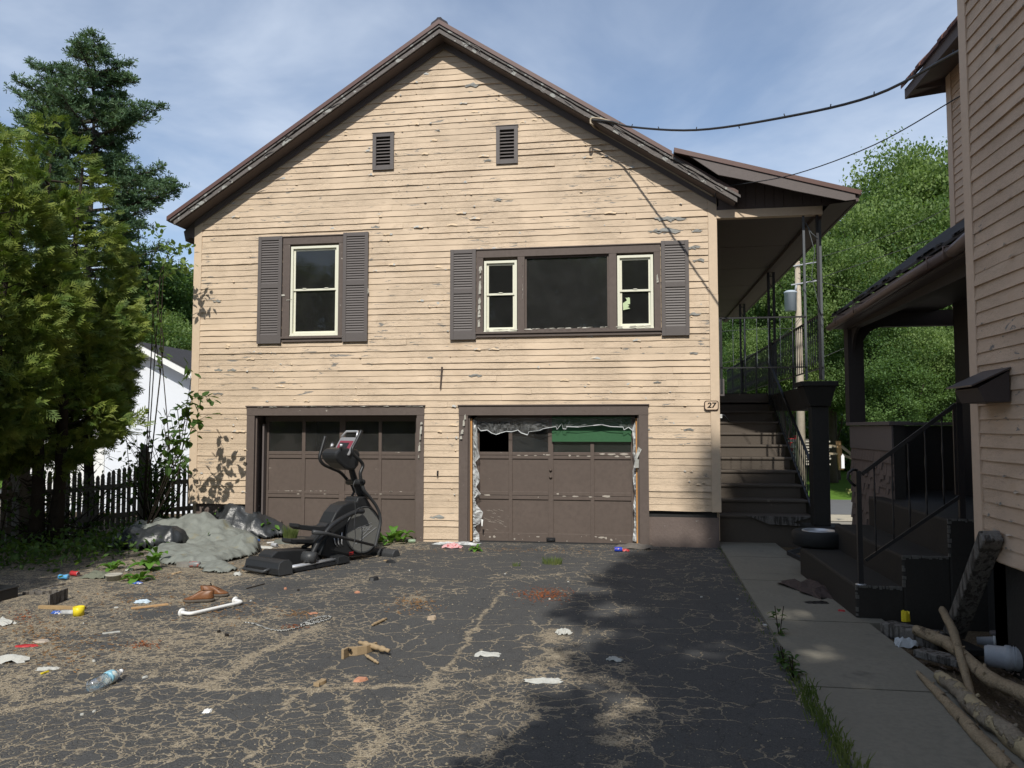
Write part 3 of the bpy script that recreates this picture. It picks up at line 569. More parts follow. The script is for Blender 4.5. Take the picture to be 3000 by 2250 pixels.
hd = MB(); hd.tube([(PY(850, 1, YD)[0], YD-.005, .25), (PY(850, 1, YD)[0], YD-.04, .25)], .02); hd.build('track_bolt', mDoor, gd1)
tr = MB(); tr.box(-6.43, -6.40, D+.16, YD-.02, .05, 1.97); tr.build('door_track', mFascia, gd1)
# scars of bare primer low on the doors, scratches
sc_ = MB()
for u, v, r_ in ((300, 1470, 6), (360, 1480, 14), (408, 1480, 18), (630, 1503, 12), (720, 1508, 6), (890, 1480, 24), (900, 1535, 10), (795, 1478, 5), (1110, 1007, 16), (893, 1043, 7), (1700, 1515, 17), (1750, 1505, 5), (1800, 1530, 8), (1370, 1478, 5), (1210, 1527, 8), (1590, 1488, 40), (1530, 1480, 22), (1640, 1495, 18), (1600, 565, 40), (1700, 568, 46), (1840, 568, 50), (1760, 592, 40), (1880, 596, 40), (680, 580, 24), (760, 582, 26), (860, 583, 20), (1000, 575, 30), (1240, 584, 16), (1330, 588, 26), (1450, 590, 30), (1300, 1035, 40), (1650, 1033, 60), (1180, 1033, 24), (330, 1018, 40), (1470, 1040, 24), (957, 572, 10)):
    p = PY(1340+u/3.77, 1180+v/3.77, YD-.001); k = r_*.0015; n = 9; flat = .28 if r_ > 19 else .8
    sc_.add([(p[0]+k*math.cos(t*6.283/n)*rr.uniform(.6, 1.1), YD-.0045, p[2]+k*flat*math.sin(t*6.283/n)*rr.uniform(.5, 1.2)) for t in range(n)], [tuple(range(n))])
for i in range(26):
    u, v = rr.uniform(290, 560), rr.uniform(1170, 1410); p = PY(1340+u/3.77, 1180+v/3.77, YD+.018); L = rr.uniform(.03, .09); sc_.add([(p[0], YD+.0185, p[2]), (p[0]+L, YD+.0185, p[2]-L*.3), (p[0]+L, YD+.0185, p[2]-L*.3-.004), (p[0], YD+.0185, p[2]-.003)], [(0, 1, 2, 3)])
o = sc_.build('primer_scars', M('primer_scar', (.40, .36, .31), .8, .2, 30), gd2); o['kind'] = 'stuff'
sc_ = MB()
for i in range(26):
    u, v = rr.choice([(rr.uniform(370, 600), 790), (rr.uniform(700, 860), 790), (rr.uniform(1430, 1600), 797), (rr.uniform(1480, 1620), 415), (rr.uniform(250, 1600), 820)]); p = PY(700+u/3.318, 1200+v/3.318, YD-.001); k = rr.uniform(.008, .035); sc_.add([(p[0]+k*math.cos(t*6.283/8)*rr.uniform(.5, 1.1), YD-.0045, p[2]+k*.3*math.sin(t*6.283/8)*rr.uniform(.5, 1.2)) for t in range(8)], [tuple(range(8))])
o = sc_.build('primer_scars', bpy.data.materials['primer_scar'], gd1); o['kind'] = 'stuff'
# number plate
a = PY(2084, 1188, D-.03); pl = MB(); pr = []
def rrect(cx, cz, w_, h_, r, n=5):
    out = []
    for (sx, sz, a0) in ((1, 1, 0), (-1, 1, 90), (-1, -1, 180), (1, -1, 270)):
        for i in range(n+1): t = R(a0+90*i/n); out.append((cx+sx*(w_/2-r)+r*math.cos(t), cz+sz*(h_/2-r)+r*math.sin(t)))
    return out
pl.prism(rrect(a[0], a[2], .225, .155, .04)[::-1], lambda p, q, c: (p, c, q), D-.045, D-.026); np_ = pl.build('number_plate', M('plate_rim', (.06, .035, .025), .5), H)
pl = MB(); pl.prism(rrect(a[0], a[2], .198, .128, .032)[::-1], lambda p, q, c: (p, c, q), D-.048, D-.0455); pl.build('plate_face', M('plate_tan', (.66, .50, .36), .5, .04), np_)
def text(body, size, loc, rot, mat, parent, name, ext=.001, bold=0, shear=0, sx=1):
    cu = bpy.data.curves.new(name, 'FONT'); cu.body = body; cu.size = size; cu.extrude = ext; cu.offset = bold; cu.shear = shear; cu.align_x = 'CENTER'; cu.align_y = 'CENTER'
    t = bpy.data.objects.new(name, cu); link(t); bpy.context.view_layer.update(); me = bpy.data.meshes.new_from_object(t.evaluated_get(bpy.context.evaluated_depsgraph_get())); bpy.data.objects.remove(t)
    o = link(bpy.data.objects.new(name, me)); me.materials.clear(); me.materials.append(mat); o.rotation_euler = rot; o.scale = (sx, 1, 1)
    o.location = Vector(loc)-(ORG[parent] if parent is not None else Vector()); o.parent = parent
    if parent is not None: KIDS.setdefault(parent, []).append(o)
    return o
mInk = M('dark_ink', (.015, .012, .01), .6)
text('27', .115, (a[0], D-.0495, a[2]), (R(90), 0, 0), mInk, np_, 'numerals', .001, .004, .12, 1.15)
# wall hook between the garages, hanging nail strip and cord end
hk = MB(); b = PY(1283, 1386, D-.02); hk.box(b[0]-.012, b[0]+.012, D-.05, D-.01, b[2]-.045, b[2]+.04); hk.tube([(b[0], D-.05, b[2]-.02), (b[0], D-.075, b[2]-.04), (b[0], D-.08, b[2])], .006); hk.build('wall_hook', mIron, H)
sp_ = MB(); p0 = PY(1296, 1075, D-.03); p1 = PY(1291, 1140, D-.03); sp_.add([(p0[0]-.012, D-.07, p0[2]), (p0[0]+.012, D-.03, p0[2]), (p1[0]+.012, D-.025, p1[2]), (p1[0]-.01, D-.06, p1[2])], [(0, 1, 2, 3)]); sp_.build('hanging_splinter', mBrown, H)
# loose curls of paint over the boards (uncountable)
pf = MB(); mFl = M('paint_flakes', (.66, .51, .35), .75, .2, 12, .2, 60, patch=(.42, .42, .40), pth=(.52, .56), ps=7)
for _ in range(1400):
    zi = rr.choice([q for q in zs if .6 < q < 8.1]); lo, hi = xlim(zi); x = rr.uniform(lo+.05, hi-.15); 
    if any(h[0]-.1 < x < h[1]+.05 and h[2]-.1 < zi < h[3]+.05 for h in HO): continue
    if rr.random() > .34+1.5*mnoise.noise((x*.9, 0, zi*1.3)) + (.15 if zi < 3.4 else 0): continue
    up = rr.random() < .5; L = rr.uniform(.012, .055) if rr.random() < .8 else rr.uniform(.06, .22); h = min(.035, L*rr.uniform(.25, .8)); z0 = zi+.003+(rr.uniform(0, .06) if up else 0); c = rr.uniform(.004, .022); y = D-.019+(.0*up)
    if up: y = D-.013+.09*(z0-zi)
    vs = [(x, y, z0+h*.2), (x+L*.5, y-.002, z0+h), (x+L, y-.001, z0+h*.3), (x+L*.9, y-c*.8, z0-h*.4), (x+L*.4, y-c, z0-h*.1*rr.random()), (x+L*.1, y-c*.4, z0-h*.3)]
    pf.add(vs, [(0, 1, 4, 5), (1, 2, 3, 4)])
o = pf.build('loose_paint_flakes', mFl, H); o['kind'] = 'stuff'
mFg = M('paint_patch_grey', (.33, .33, .31), .8, .3, 22, .3, 60)
FL = [(1090, 1, 0), (1100, 665, 12), (637, 882, 14), (1282, 382, 10), (1430, 470, 14), (1460, 585, 14), (640, 1084, 16), (1285, 1515, 22), (1890, 715, 1), (577, 740, 9), (1890, 1258, 14), (2020, 1258, 16), (1262, 1047, 10), (1395, 1100, 18), (680, 1084, 14), (760, 1034, 9), (790, 1330, 1), (1925, 1120, 12), (2030, 1034, 12), (1730, 985, 10)]
FL += [(1950, 641, 30), (1985, 641, 24), (1955, 676, 32), (1920, 677, 20), (2040, 676, 16), (2035, 723, 16), (2050, 762, 18), (2030, 727, 12), (1385, 250, 22), (2032, 920, 16), (640, 1153, 14)]
for i, (x, y, s) in enumerate(FL):
    if s < 2: continue
    p = PY(x, y, D-.022); q = MB(); k = 12.7/2260*s; n = 13; ring = [(p[0]+1.25*k*math.cos(t*2*math.pi/n)*rr.uniform(.55, 1.1), p[2]+.24*k*math.sin(t*2*math.pi/n)*rr.uniform(.4, 1.3)+.12*k*math.cos(t*2)) for t in range(n)]
    q.add([(a_, D-.0235-.012*rr.random()*(b_ > p[2]), b_) for a_, b_ in ring], [tuple(range(n))]); q.build('bare_patch', mFg, H)
# peeled strips on window and garage casings
pw = MB()
for (xa, ya, xb, yb, wd_, n) in [(1408, 785, 1403, 965, 9, 14), (1363, 1228, 1350, 1290, 8, 6), (1236, 1235, 1226, 1350, 7, 8), (740, 1193, 920, 1190, 2, 10), (930, 1191, 1240, 1190, 2, 12), (1400, 968, 1900, 955, 3, 22), (835, 990, 1000, 986, 3, 8), (1075, 845, 1080, 870, 5, 2), (820, 865, 838, 880, 5, 2), (1530, 770, 1532, 900, 2, 5), (1925, 820, 1928, 835, 6, 2)]:
    for i in range(n):
        t = (i+rr.random())/n; x = xa+(xb-xa)*t; y = ya+(yb-ya)*t; p = PY(x, y, D-.05); k = wd_*.0056*rr.uniform(.5, 1.2); vert = abs(yb-ya) > abs(xb-xa); L = (.09 if vert else .12)*rr.uniform(.5, 1.3); yy = D-.048
        vs = [(p[0]-k*.5, yy, p[2]), (p[0]+k*.5, yy-rr.uniform(0, .03), p[2]+.01), (p[0]+k*.3, yy-rr.uniform(.0, .03), p[2]+L), (p[0]-k*.4, yy-.002, p[2]+L*.8)] if vert else [(p[0], yy, p[2]-k*.4), (p[0]+L, yy-.01, p[2]-k*.3+rr.uniform(-.01, .01)), (p[0]+L*.8, yy-rr.uniform(.0, .03), p[2]+k*.6), (p[0]+.1*L, yy-.004, p[2]+k*.5)]
        pw.add(vs, [(0, 1, 2, 3)])
o = pw.build('peeling_strips', M('pale_primer', (.5, .48, .42), .8, .25, 9, .2, 50), H); o['kind'] = 'stuff'
# ---- right porch: bargeboard, roof, beam, ceiling
YB = 12.24
q = lambda x, y, Y=YB: (PY(x, y, Y)[0], PY(x, y, Y)[2])
bt = [q(1990, 437), q(2516, 559)]; slope = (bt[1][1]-bt[0][1])/(bt[1][0]-bt[0][0])
pr = MB()
gb = [q(2010, 450), q(2150, 484), q(2300, 518), q(2505, 567), q(2508, 584), q(2477, 588), q(2329, 559), q(2227, 535.6), q(2104, 512)]
pr.prism(gb[::-1], lambda a, b, c: (a, c, b), YB, YB+.03); pr.build('bargeboard', mFascia, H, .003)
pr = MB(); t0, t1 = q(1975, 433), q(2519, 559)
pr.add([(t0[0], YB-.02, t0[1]-.075), (t1[0], YB-.02, t1[1]-.06), (t1[0]+.03, YB-.02, t1[1]), (t0[0], YB-.02, t0[1]), (t0[0], YB+.02, t0[1]-.075), (t1[0], YB+.02, t1[1]-.06), (t1[0]+.03, YB+.02, t1[1]), (t0[0], YB+.02, t0[1])], [(0, 1, 2, 3), (3, 2, 6, 7), (0, 4, 5, 1), (1, 5, 6, 2), (4, 7, 6, 5)])
pr.m = 1; zf_ = lambda x: t0[1]+(t1[1]-t0[1])*(x-t0[0])/(t1[0]-t0[0])
pr.add([(x, y, zf_(x)-dz) for x in (t0[0]+.0, t1[0]+.03) for y in (YB+.021, 25.2) for dz in (.004, .05)], [(0, 4, 6, 2), (1, 3, 7, 5), (4, 5, 7, 6), (0, 1, 5, 4), (0, 2, 3, 1)])
pr.build('porch_roof', [mMetal, mRoof], H)
pr = MB(); xo = t1[0]; xz = q(2508, 588); pr.box(xo-.05, xo-.01, YB+.03, 25, xz[1], xz[1]+.16)   # long eave fascia
pr.add([(xz[0], YB+.03, xz[1]+.01), (xz[0], 25, xz[1]+.01), (3.06, 25, 5.33), (3.06, YB+.03, 5.33)], [(0, 1, 2, 3)])
pr.build('eave_fascia', mSoffit, H)
pr = MB()
for i in range(14):
    x0 = 1.45+i*.145; x1 = x0+.139; hA, hB = [max(5.5, zf_(x_)-.03) for x_ in (x0, x1)]; pr.add([(x0, D-.02, 5.42), (x1, D-.02, 5.42), (x1, D-.02, hB), (x0, D-.02, hA), (x0, D-.005, 5.42), (x1, D-.005, 5.42), (x1, D-.005, hB), (x0, D-.005, hA)], [(0, 1, 2, 3), (1, 5, 6, 2), (0, 3, 7, 4)])
pr.box(1.43, 3.42, D-.0045, D+.05, 5.42, 5.50); pr.build('gable_panelling', mSoffit, H)
pr = MB(); pr.box(1.415, 3.05, D-.04, D+.08, 5.285, 5.42); pr.build('porch_beam', mCorner, H, .003)
pr = MB(); pr.box(2.94, 3.06, D+.08, 25, 5.24, 5.42); pr.build('long_beam', mSoffit, H, .003)
pr = MB()
for i in range(6): pr.box(1.415, 2.94, D+.08+i*2.05, D+.08+i*2.05+2.03, 5.30, 5.32)
pr.box(1.415, 2.94, D+.08, 25, 5.322, 5.34); pr.build('porch_ceiling', mSoffit, H)
# iron posts
def ironpost(x, y, z0, z1, w_=.035, m=None, name='porch_post', pair=0):
    p = MB(); p.box(x-w_/2, x+w_/2, y-w_/2, y+w_/2, z0, z1)
    if pair:
        p.box(x-w_/2+pair, x+w_/2+pair, y-w_/2, y+w_/2, z0, z1); xm = x+pair/2; n = 5
        for k in range(n):
            za = z0+.05+(z1-z0-.1)*k/n; zb = z0+.05+(z1-z0-.1)*(k+1)/n
            pts = [(xm+(pair*.42)*math.sin(t*math.pi*2), y, za+(zb-za)*t) for t in [i/14 for i in range(15)]]; p.tube(pts, .006, 5)
        p.box(x, x+pair, y-.01, y+.01, z1-.1, z1-.08); p.box(x, x+pair, y-.01, y+.01, z0+.05, z0+.07)
    p.build(name, m or mIron, H)
zc = 2.66
ironpost(2.765, D+.02, zc, 5.285, .035, mGreyIron); ironpost(2.975, D+.02, zc, 5.285, .04, mIron); ironpost(3.04, D+.13, zc, 5.26, .035, mGreyIron)
cbm = MB(); cbm.tube([(2.83, D, 5.1), (2.92, D-.02, 4.7), (2.87, D, 4.3), (2.95, D-.02, 3.9), (3.02, D, 3.6)], .005, 5); cbm.tube([(2.8, D, 5.16), (2.88, D, 5.0), (2.98, D, 4.9)], .008, 5); cbm.build('dangling_wire', mGreyIron, H)
for Y_ in (17.1, 21.4): ironpost(2.97, Y_, 2.75, 5.25, .05, mIron, pair=.11)
# capital, pier, long landing beam
pc = MB()
def frust(mb, x0, x1, y0, y1, z0, X0, X1, Y0, Y1, z1): mb.add([(x0, y0, z0), (x1, y0, z0), (x1, y1, z0), (x0, y1, z0), (X0, Y0, z1), (X1, Y0, z1), (X1, Y1, z1), (X0, Y1, z1)], [(0, 3, 2, 1), (4, 5, 6, 7), (0, 1, 5, 4), (1, 2, 6, 5), (2, 3, 7, 6), (3, 0, 4, 7)])
frust(pc, 2.80, 3.10, D-.04, D+.26, 2.24, 2.68, 3.17, D-.14, D+.36, 2.55); pc.box(2.64, 3.20, D-.16, D+.38, 2.552, 2.63)
pc.build('capital', mDarkConc, H, .01)
pc = MB(); pc.box(2.825, 3.075, D-.01, D+.24, .38, 2.235); pc.build('pier', mDarkConc, H, .008)
pc = MB(); pc.box(2.70, 3.32, D-.10, D+.45, -.1, .375); pc.box(3.2, 3.5, D+.3, D+.9, -.1, .28); pc.build('pier_footing', mDarkConc, H, .02)
pc = MB(); pr_ = [(D+.26, 2.6), (D+.26, 2.35), (D+.6, 2.24), (D+1.6, 2.2), (18, 2.3), (25, 2.3), (25, 2.6)]; pc.prism(pr_, lambda a, b, c: (c, a, b), 2.93, 3.10)
pc.build('landing_beam', mDarkConc, H)
pc = MB(); pc.box(XR, 3.1, 17.5, 25, 2.5, 2.66); pc.build('landing_floor', mDarkConc, H)
# stair
st = [(2386, 1509), (2374, 1462.6), (2361, 1421.5), (2345, 1380), (2327, 1344.6), (2305.5, 1304.8), (2296, 1270), (2280, 1237), (2265.7, 1205)]
pts = [PX(x, y, 2.93) for x, y in st]; YZ = [(p[1], p[2]) for p in pts]; y0s = YZ[0][0]
YZ = [(y0s+.415*i, .475+.222*i) for i in range(9)]; YZ.append((y0s+.415*9, 2.475))
stp = MB()
for i, (yy, zz1) in enumerate(YZ):
    zb = YZ[i-1][1]-.05 if i else -.05; yn = YZ[i+1][0]+.03 if i+1 < len(YZ) else yy+.45
    stp.box(XR+.02, 2.90, yy+.03, yy+.05, zb, zz1-.045)
    if i == 0: stp.box(XR+.02, 2.93, yy+.02, yy+.5, -.05, zz1-.05)
stp.box(XR+.02, 2.9, YZ[-1][0]+.03, YZ[-1][0]+.06, 2.4, 2.62)
stp.build('stair_riser', mTread, H)
for i, (yy, zz1) in enumerate(YZ):
    t = MB(); yn = YZ[i+1][0]+.03 if i+1 < len(YZ) else 17.6; t.box(XR+.01, 2.93, yy, yn, zz1-.045, zz1); t.build('stair_tread', mTread, H, .012)
t = MB(); y_ = y0s-.02; xa = PY(2188, 1520, y_)[0]; xb = PY(2380, 1520, y_)[0]; t.prism([(xa, .47), (xa+.15, .42), (xa+.35, .34), (xa+.9, .32), (xb-.3, .38), (xb, .47)], lambda a, b, c: (a, c, b), y_-.01, y_+.03); t.build('splintered_kickboard', mGrey, H)
# stringer on the right
t = MB(); t.prism([(YZ[0][0], 0), (YZ[0][0], .45), (YZ[-1][0], 2.45), (YZ[-1][0]+.4, 2.45), (YZ[-1][0]+.4, 2.1), (YZ[0][0]+.5, 0)], lambda a, b, c: (c, a, b), 2.935, 2.975); t.build('stringer', mDarkConc, H)
# stair railing, deck railing, front guard panel
def twisted(mb, x, y, z0, z1, r=.0085):
    n = 10; pts = []; rs = []
    for i in range(n+1):
        t = i/n; pts.append((x, y, z0+(z1-z0)*t)); rs.append(r*(1.5 if i % 4 == 2 else .8))
    mb.tube(pts, rs, 5)
rl = thing_part('stair_railing'); m_ = MB(); ya, za, yb_, zb_ = YZ[0][0]+.05, YZ[0][1], YZ[-1][0], YZ[-1][1]; xr_ = 2.91
m_.bar((xr_, ya, za+.85), (xr_, yb_, zb_+.85), .045, .02); m_.bar((xr_, ya, za+.10), (xr_, yb_, zb_+.10), .03, .02); m_.box(xr_-.02, xr_+.02, ya-.02, ya+.02, za, za+.86); m_.box(xr_-.02, xr_+.02, yb_-.02, yb_+.02, zb_-.1, zb_+.9); m_.build('rail', mIron, rl)
for i in range(1, 26):
    t = i/26; yy = ya+(yb_-ya)*t; zz1 = za+(zb_-za)*t; b = MB(); twisted(b, xr_, yy, zz1+.1, zz1+.85); b.build('baluster', mIron, rl)
rl = thing_part('deck_railing'); m_ = MB(); m_.bar((3.03, D+.1, 3.71), (3.03, 25, 3.71), .05, .02); m_.bar((3.03, D+.1, 2.86), (3.03, 25, 2.86), .03, .02)
for yy in (15, 17.1, 19.3, 21.5, 23.6): m_.box(3.01, 3.05, yy-.02, yy+.02, 2.6, 3.72)
m_.build('rail', mIron, rl)
for i in range(1, 80): b = MB(); twisted(b, 3.03, D+.1+i*.153, 2.86, 3.71); b.build('baluster', mIron, rl)
rl = thing_part('guard_panel'); m_ = MB(); zt_ = PY(2200, 931, D)[2]; zb_ = PY(2200, 1077, D)[2]; m_.box(1.43, 2.77, D-.01, D+.02, zt_-.012, zt_+.012); m_.box(1.43, 2.77, D-.01, D+.02, zb_-.01, zb_+.01); m_.box(1.44, 1.475, D-.01, D+.025, 2.45, zt_); m_.build('rail', mIron, rl)
for u in (115, 280, 425, 570, 710, 855, 1005): b = MB(); twisted(b, PY(2080+u/4.1475, 1000, D)[0], D, zb_, zt_, .005); b.build('baluster', mGreyIron, rl)
# mailbox strip and small wall handrail beside the stair
t = MB(); a = PY(2108, 1110, D); b = PY(2120, 1160, D); t.box(1.425, 1.50, D+.0, D+.05, b[2], a[2]); t.build('wall_box', mShut, H, .004)
t = MB(); t.tube([(1.44, D+.1, 2.12), (1.50, D+.1, 2.1), (1.60, D+.3, 2.0)], .015); t.box(1.43, 1.435, D+.1, D+.3, 1.7, 2.1); t.build('short_handrail', mIron, H)
t = MB(); a = PY(2113, 1219, D-.0); t.box(a[0]-.016, a[0]+.016, D+.02, D+.022, a[2]-.03, a[2]+.03); tg = t.build('number_tag', mWhiteP, H); text('1', .05, (a[0], D+.018, a[2]), (R(90), 0, 0), mInk, tg, 'numeral', .0005, .001)
# ================================================================== NEIGHBOUR HOUSE (right)
N = thing('house', 'pinkish clapboard house close on the right with a dark side porch and concrete steps', 'house', (2.9, 6.75, 0))
XN, YN = 2.76, 6.75
nb = MB(); zb0 = .90; ex_ = .1065; k = 0
while True:
    z0 = zb0+k*ex_; k += 1
    if z0 > 7.0: break
    n = 26; th = rr.uniform(.015, .022); ys_ = [YN-.13-i*.45 for i in range(n+1)]; jz = [rr.gauss(0, .002) for _ in ys_]; jt = [max(.01, th+rr.gauss(0, .003)) for _ in ys_]; vs = []
    for y, a, b in zip(ys_, jz, jt): vs += [(XN-b, y, z0+a), (XN-.004, y, z0+ex_+.012), (XN+.002, y, z0+a)]
    nb.add(vs, [f for i in range(n) for f in ((i*3, i*3+1, i*3+4, i*3+3), (i*3+2, i*3, i*3+3, i*3+5))]+[(0, 2, 1)])
nb.build('clapboard_siding', mSideR, N)
nb = MB(); nb.box(XN, XN+.15, YN-12, YN, .88, 7); nb.box(XN, 8.0, YN-.12, YN-.002, .88, 7.0); nb.box(7.9, 8.05, YN-12, YN, .2, 7); nb.box(XN, 8, YN-12.1, YN-12, .2, 7); nb.build('wall', mCornerR, N)
nb = MB(); nb.box(XN-.026, XN+.02, YN-.13, YN+.012, .86, 2.26); nb.box(XN-.023, XN+.02, YN-.128, YN+.01, 2.263, 7.0); nb.build('corner_board', mCornerR, N, .004)
nb = MB(); nb.box(XN+.06, XN+.3, YN-12, YN-.1, 0, .9); nb.box(XN+.06, 8, YN-.3, YN-.1, 0, .9); nb.build('foundation', mDarkConc, N)
nb = MB(); nb.prism([(XN-.5, 6.98), (5.4, 9.2), (8.5, 6.98), (8.5, 7.1), (5.4, 9.35), (XN-.5, 7.12)], lambda a, b, c: (a, c, b), YN-12.4, YN+.4); nb.build('roof', mShingle, N)
# flakes on the near wall
pf = MB()
for _ in range(60):
    y = rr.uniform(4.6, 6.55); z0 = zb0+ex_*int(rr.uniform(0, 45) if rr.random() < .5 else rr.uniform(0, 9))+.002; L = rr.uniform(.02, .12); h = rr.uniform(.008, .03); x = XN-.02
    pf.add([(x, y, z0), (x-.004, y-L*.5, z0+h), (x, y-L, z0+h*.5), (x-rr.uniform(.006, .02), y-L*.5, z0-h*.4)], [(0, 1, 2, 3)])
o = pf.build('loose_paint_flakes', M('pinkish_flakes', (.5, .42, .34), .8, .2, 20, patch=(.25, .24, .22), pth=(.5, .54), ps=9), N); o['kind'] = 'stuff'
# recessed upper wall over the porch, its eave running away from us
XW = 4.25; yW1 = PX(2785, 450, XW)[1]; zWt = 6.62; k = 0; nb = MB()
while 3.4+k*ex_ < zWt:
    z0 = 3.4+k*ex_; k += 1; y_a, y_b = YN, yW1-.13; nb.add([(XW-.018, y_b, z0), (XW-.018, y_a, z0), (XW-.004, y_a, z0+ex_+.01), (XW-.004, y_b, z0+ex_+.01), (XW+.002, y_b, z0), (XW+.002, y_a, z0)], [(0, 3, 2, 1), (4, 0, 1, 5), (0, 4, 3)])
nb.build('wing_siding', mSideR, N)
nb = MB(); nb.box(XW-.026, XW+.1, yW1-.13, yW1+.02, .6, 4.3); nb.box(XW-.03, XW-.02, YN, yW1-.13, .9, 4.3); nb.build('porch_inner_wall', mSoffN, N)  # porch-level part of the wing wall, coloured dark to stand for shade
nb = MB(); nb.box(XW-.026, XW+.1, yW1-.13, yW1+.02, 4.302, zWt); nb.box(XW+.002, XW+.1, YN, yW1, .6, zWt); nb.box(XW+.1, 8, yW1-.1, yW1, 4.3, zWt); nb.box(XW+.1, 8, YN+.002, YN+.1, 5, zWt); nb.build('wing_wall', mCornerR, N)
e0 = PY(2650, 262, yW1+.35); XV = e0[0]; zV = e0[2]; yV1 = yW1+.35; nb = MB(); rise = 1.05
for i in range(34):   # shingle courses whose butt ends show along the eave
    y = YN-.4+i*(yV1-YN+.4)/34; y2 = YN-.4+(i+1)*(yV1-YN+.4)/34; o_ = rr.uniform(-.015, .02); nb.add([(XV-.05+o_, y, zV), (XV-.05+o_, y2-.01, zV), (XV-.05+o_, y2-.01, zV+.05), (XV-.05+o_, y, zV+.05), (XV+1.6, y2, zV+1.6*rise), (XV+1.6, y, zV+1.6*rise), (XV+1.6, y2, zV+1.6*rise+.05), (XV+1.6, y, zV+1.6*rise+.05)], [(0, 1, 2, 3), (0, 5, 4, 1), (3, 2, 6, 7), (1, 4, 6, 2), (0, 3, 7, 5)])
nb.build('wing_shingles', mRedShingle, N)
nb = MB(); nb.add([(XV, YN-.4, zV-.14), (XV, yV1, zV-.14), (XV, yV1, zV+.0), (XV, YN-.4, zV+.0), (XV+.03, YN-.4, zV-.14), (XV+.03, yV1, zV-.14), (XV+.03, yV1, zV+.02), (XV+.03, YN-.4, zV+.02)], [(0, 1, 2, 3), (4, 7, 6, 5), (0, 4, 5, 1), (1, 5, 6, 2)]); nb.add([(XV+.03, YN-.4, zV-.12), (XV+.03, yV1, zV-.12), (XW+.05, yV1, zWt-.0), (XW+.05, YN-.4, zWt-.0)], [(0, 1, 2, 3)]); nb.add([(XV, yV1, zV-.14), (XW+.05, yV1, zWt-.1), (XW+1.2, yV1, zWt), (XV+1.5, yV1, zV+1.5*rise), (XV, yV1, zV)], [(0, 1, 2, 3, 4)]); nb.add([(XV, yV1-.3, zV-.14), (XW+.05, yV1-.3, zWt-.1), (XW+1.2, yV1-.3, zWt), (XV+1.5, yV1-.3, zV+1.5*rise), (XV, yV1-.3, zV)], [(4, 3, 2, 1, 0)])
nb.build('wing_eave', mSoffit, N)
wl = XW
# side porch roof: eave along depth
XE = 2.90; ye0, ye1 = YN+.02, PX(2436, 930, XE)[1]; z_e0 = PX(2828, 668, XE)[2]; z_e1 = PX(2436, 925, XE)[2]
nb = MB(); nb.add([(XE, ye0, z_e0-.03), (XE, ye1, z_e1-.03), (wl+.3, ye1, z_e1+1.2), (wl+.3, ye0, z_e0+1.2), (XE, ye0, z_e0), (XE, ye1, z_e1), (wl+.3, ye1, z_e1+1.25), (wl+.3, ye0, z_e0+1.25)], [(0, 1, 2, 3), (7, 6, 5, 4), (0, 4, 5, 1), (1, 5, 6, 2), (2, 6, 7, 3), (0, 3, 7, 4)])
for i in range(30): t = rr.random(); y = ye0+(ye1-ye0)*t; z = z_e0+(z_e1-z_e0)*t; nb.box(XE-.012, XE+.1, y, y+.12, z-.005, z+.015)
nb.build('porch_roof', mShingle, N)
nb = MB(); nb.bar((XE+.03, ye0, z_e0-.12), (XE+.03, ye1, z_e1-.12), .03, .15); nb.bar((XE+.14, ye0, z_e0-.19), (XE+.14, ye1, z_e1-.19), .2, .02); nb.build('porch_fascia', mFascia, N)
gt = MB(); p = lambda t, dx=0, dz=0: (XE-.04+dx, ye0+(ye1-ye0)*t, z_e0+(z_e1-z_e0)*t-.15+dz); gt.tube([p(.12, dz=-.0), p(.35), p(.6, dz=-.02), p(1.0, dz=-.03)], [.05, .05, .045, .045], 6)
gt.tube([p(.0, dz=.03), p(.05, dz=.02), p(.12, dz=.0)], [.065, .065, .05], 6)
for t in (.12, .2, .7, .88): gt.tube([p(t, -.06, -.06), p(t, -.065, .05), p(t, .06, .07)], .009, 5)
gt.build('broken_gutter', M('brown_gutter', (.15, .105, .09), .5, .15, 5), N)
xb_ = 3.12; nb = MB(); bz = lambda y: 3.33
nb.box(xb_-.04, xb_+.08, ye0, 11.75, 3.30, 3.52); nb.box(xb_, 4.9, 11.55, 11.68, 3.34, 3.56); nb.box(xb_, 4.25, 7.0, 11.6, 3.54, 3.56); nb.box(4.8, 4.9, 10.6, 11.6, .9, 3.5)
nb.add([(xb_, 11.6, 3.5), (4.3, 11.6, 3.5), (4.3, 11.6, 4.4)], [(0, 1, 2)]); nb.build('porch_beam', mSoffN, N)
def bracket(mb, x, y, z, dx, dy, s=.32):
    n = 7; pts = [(0, 0), (s, 0)]+[(s*(1-math.sin(R(90*i/n))), -s*(1-math.cos(R(90*i/n)))) for i in range(1, n)]+[(0, -s)]
    mb.prism(pts, lambda a, b, c: (x+dx*a+(c if dy else 0), y+dy*a+(c if dx else 0), z+b), -.02, .02)
pc = MB(); py_ = 11.5; pc.box(xb_-.05, xb_+.16, py_, py_+.2, 1.98, 3.32); bracket(pc, xb_+.16, 11.6, 3.34, 1, 0); bracket(pc, xb_+.02, py_, 3.30, 0, -1, .4); pc.build('porch_post', mSoffN, N)
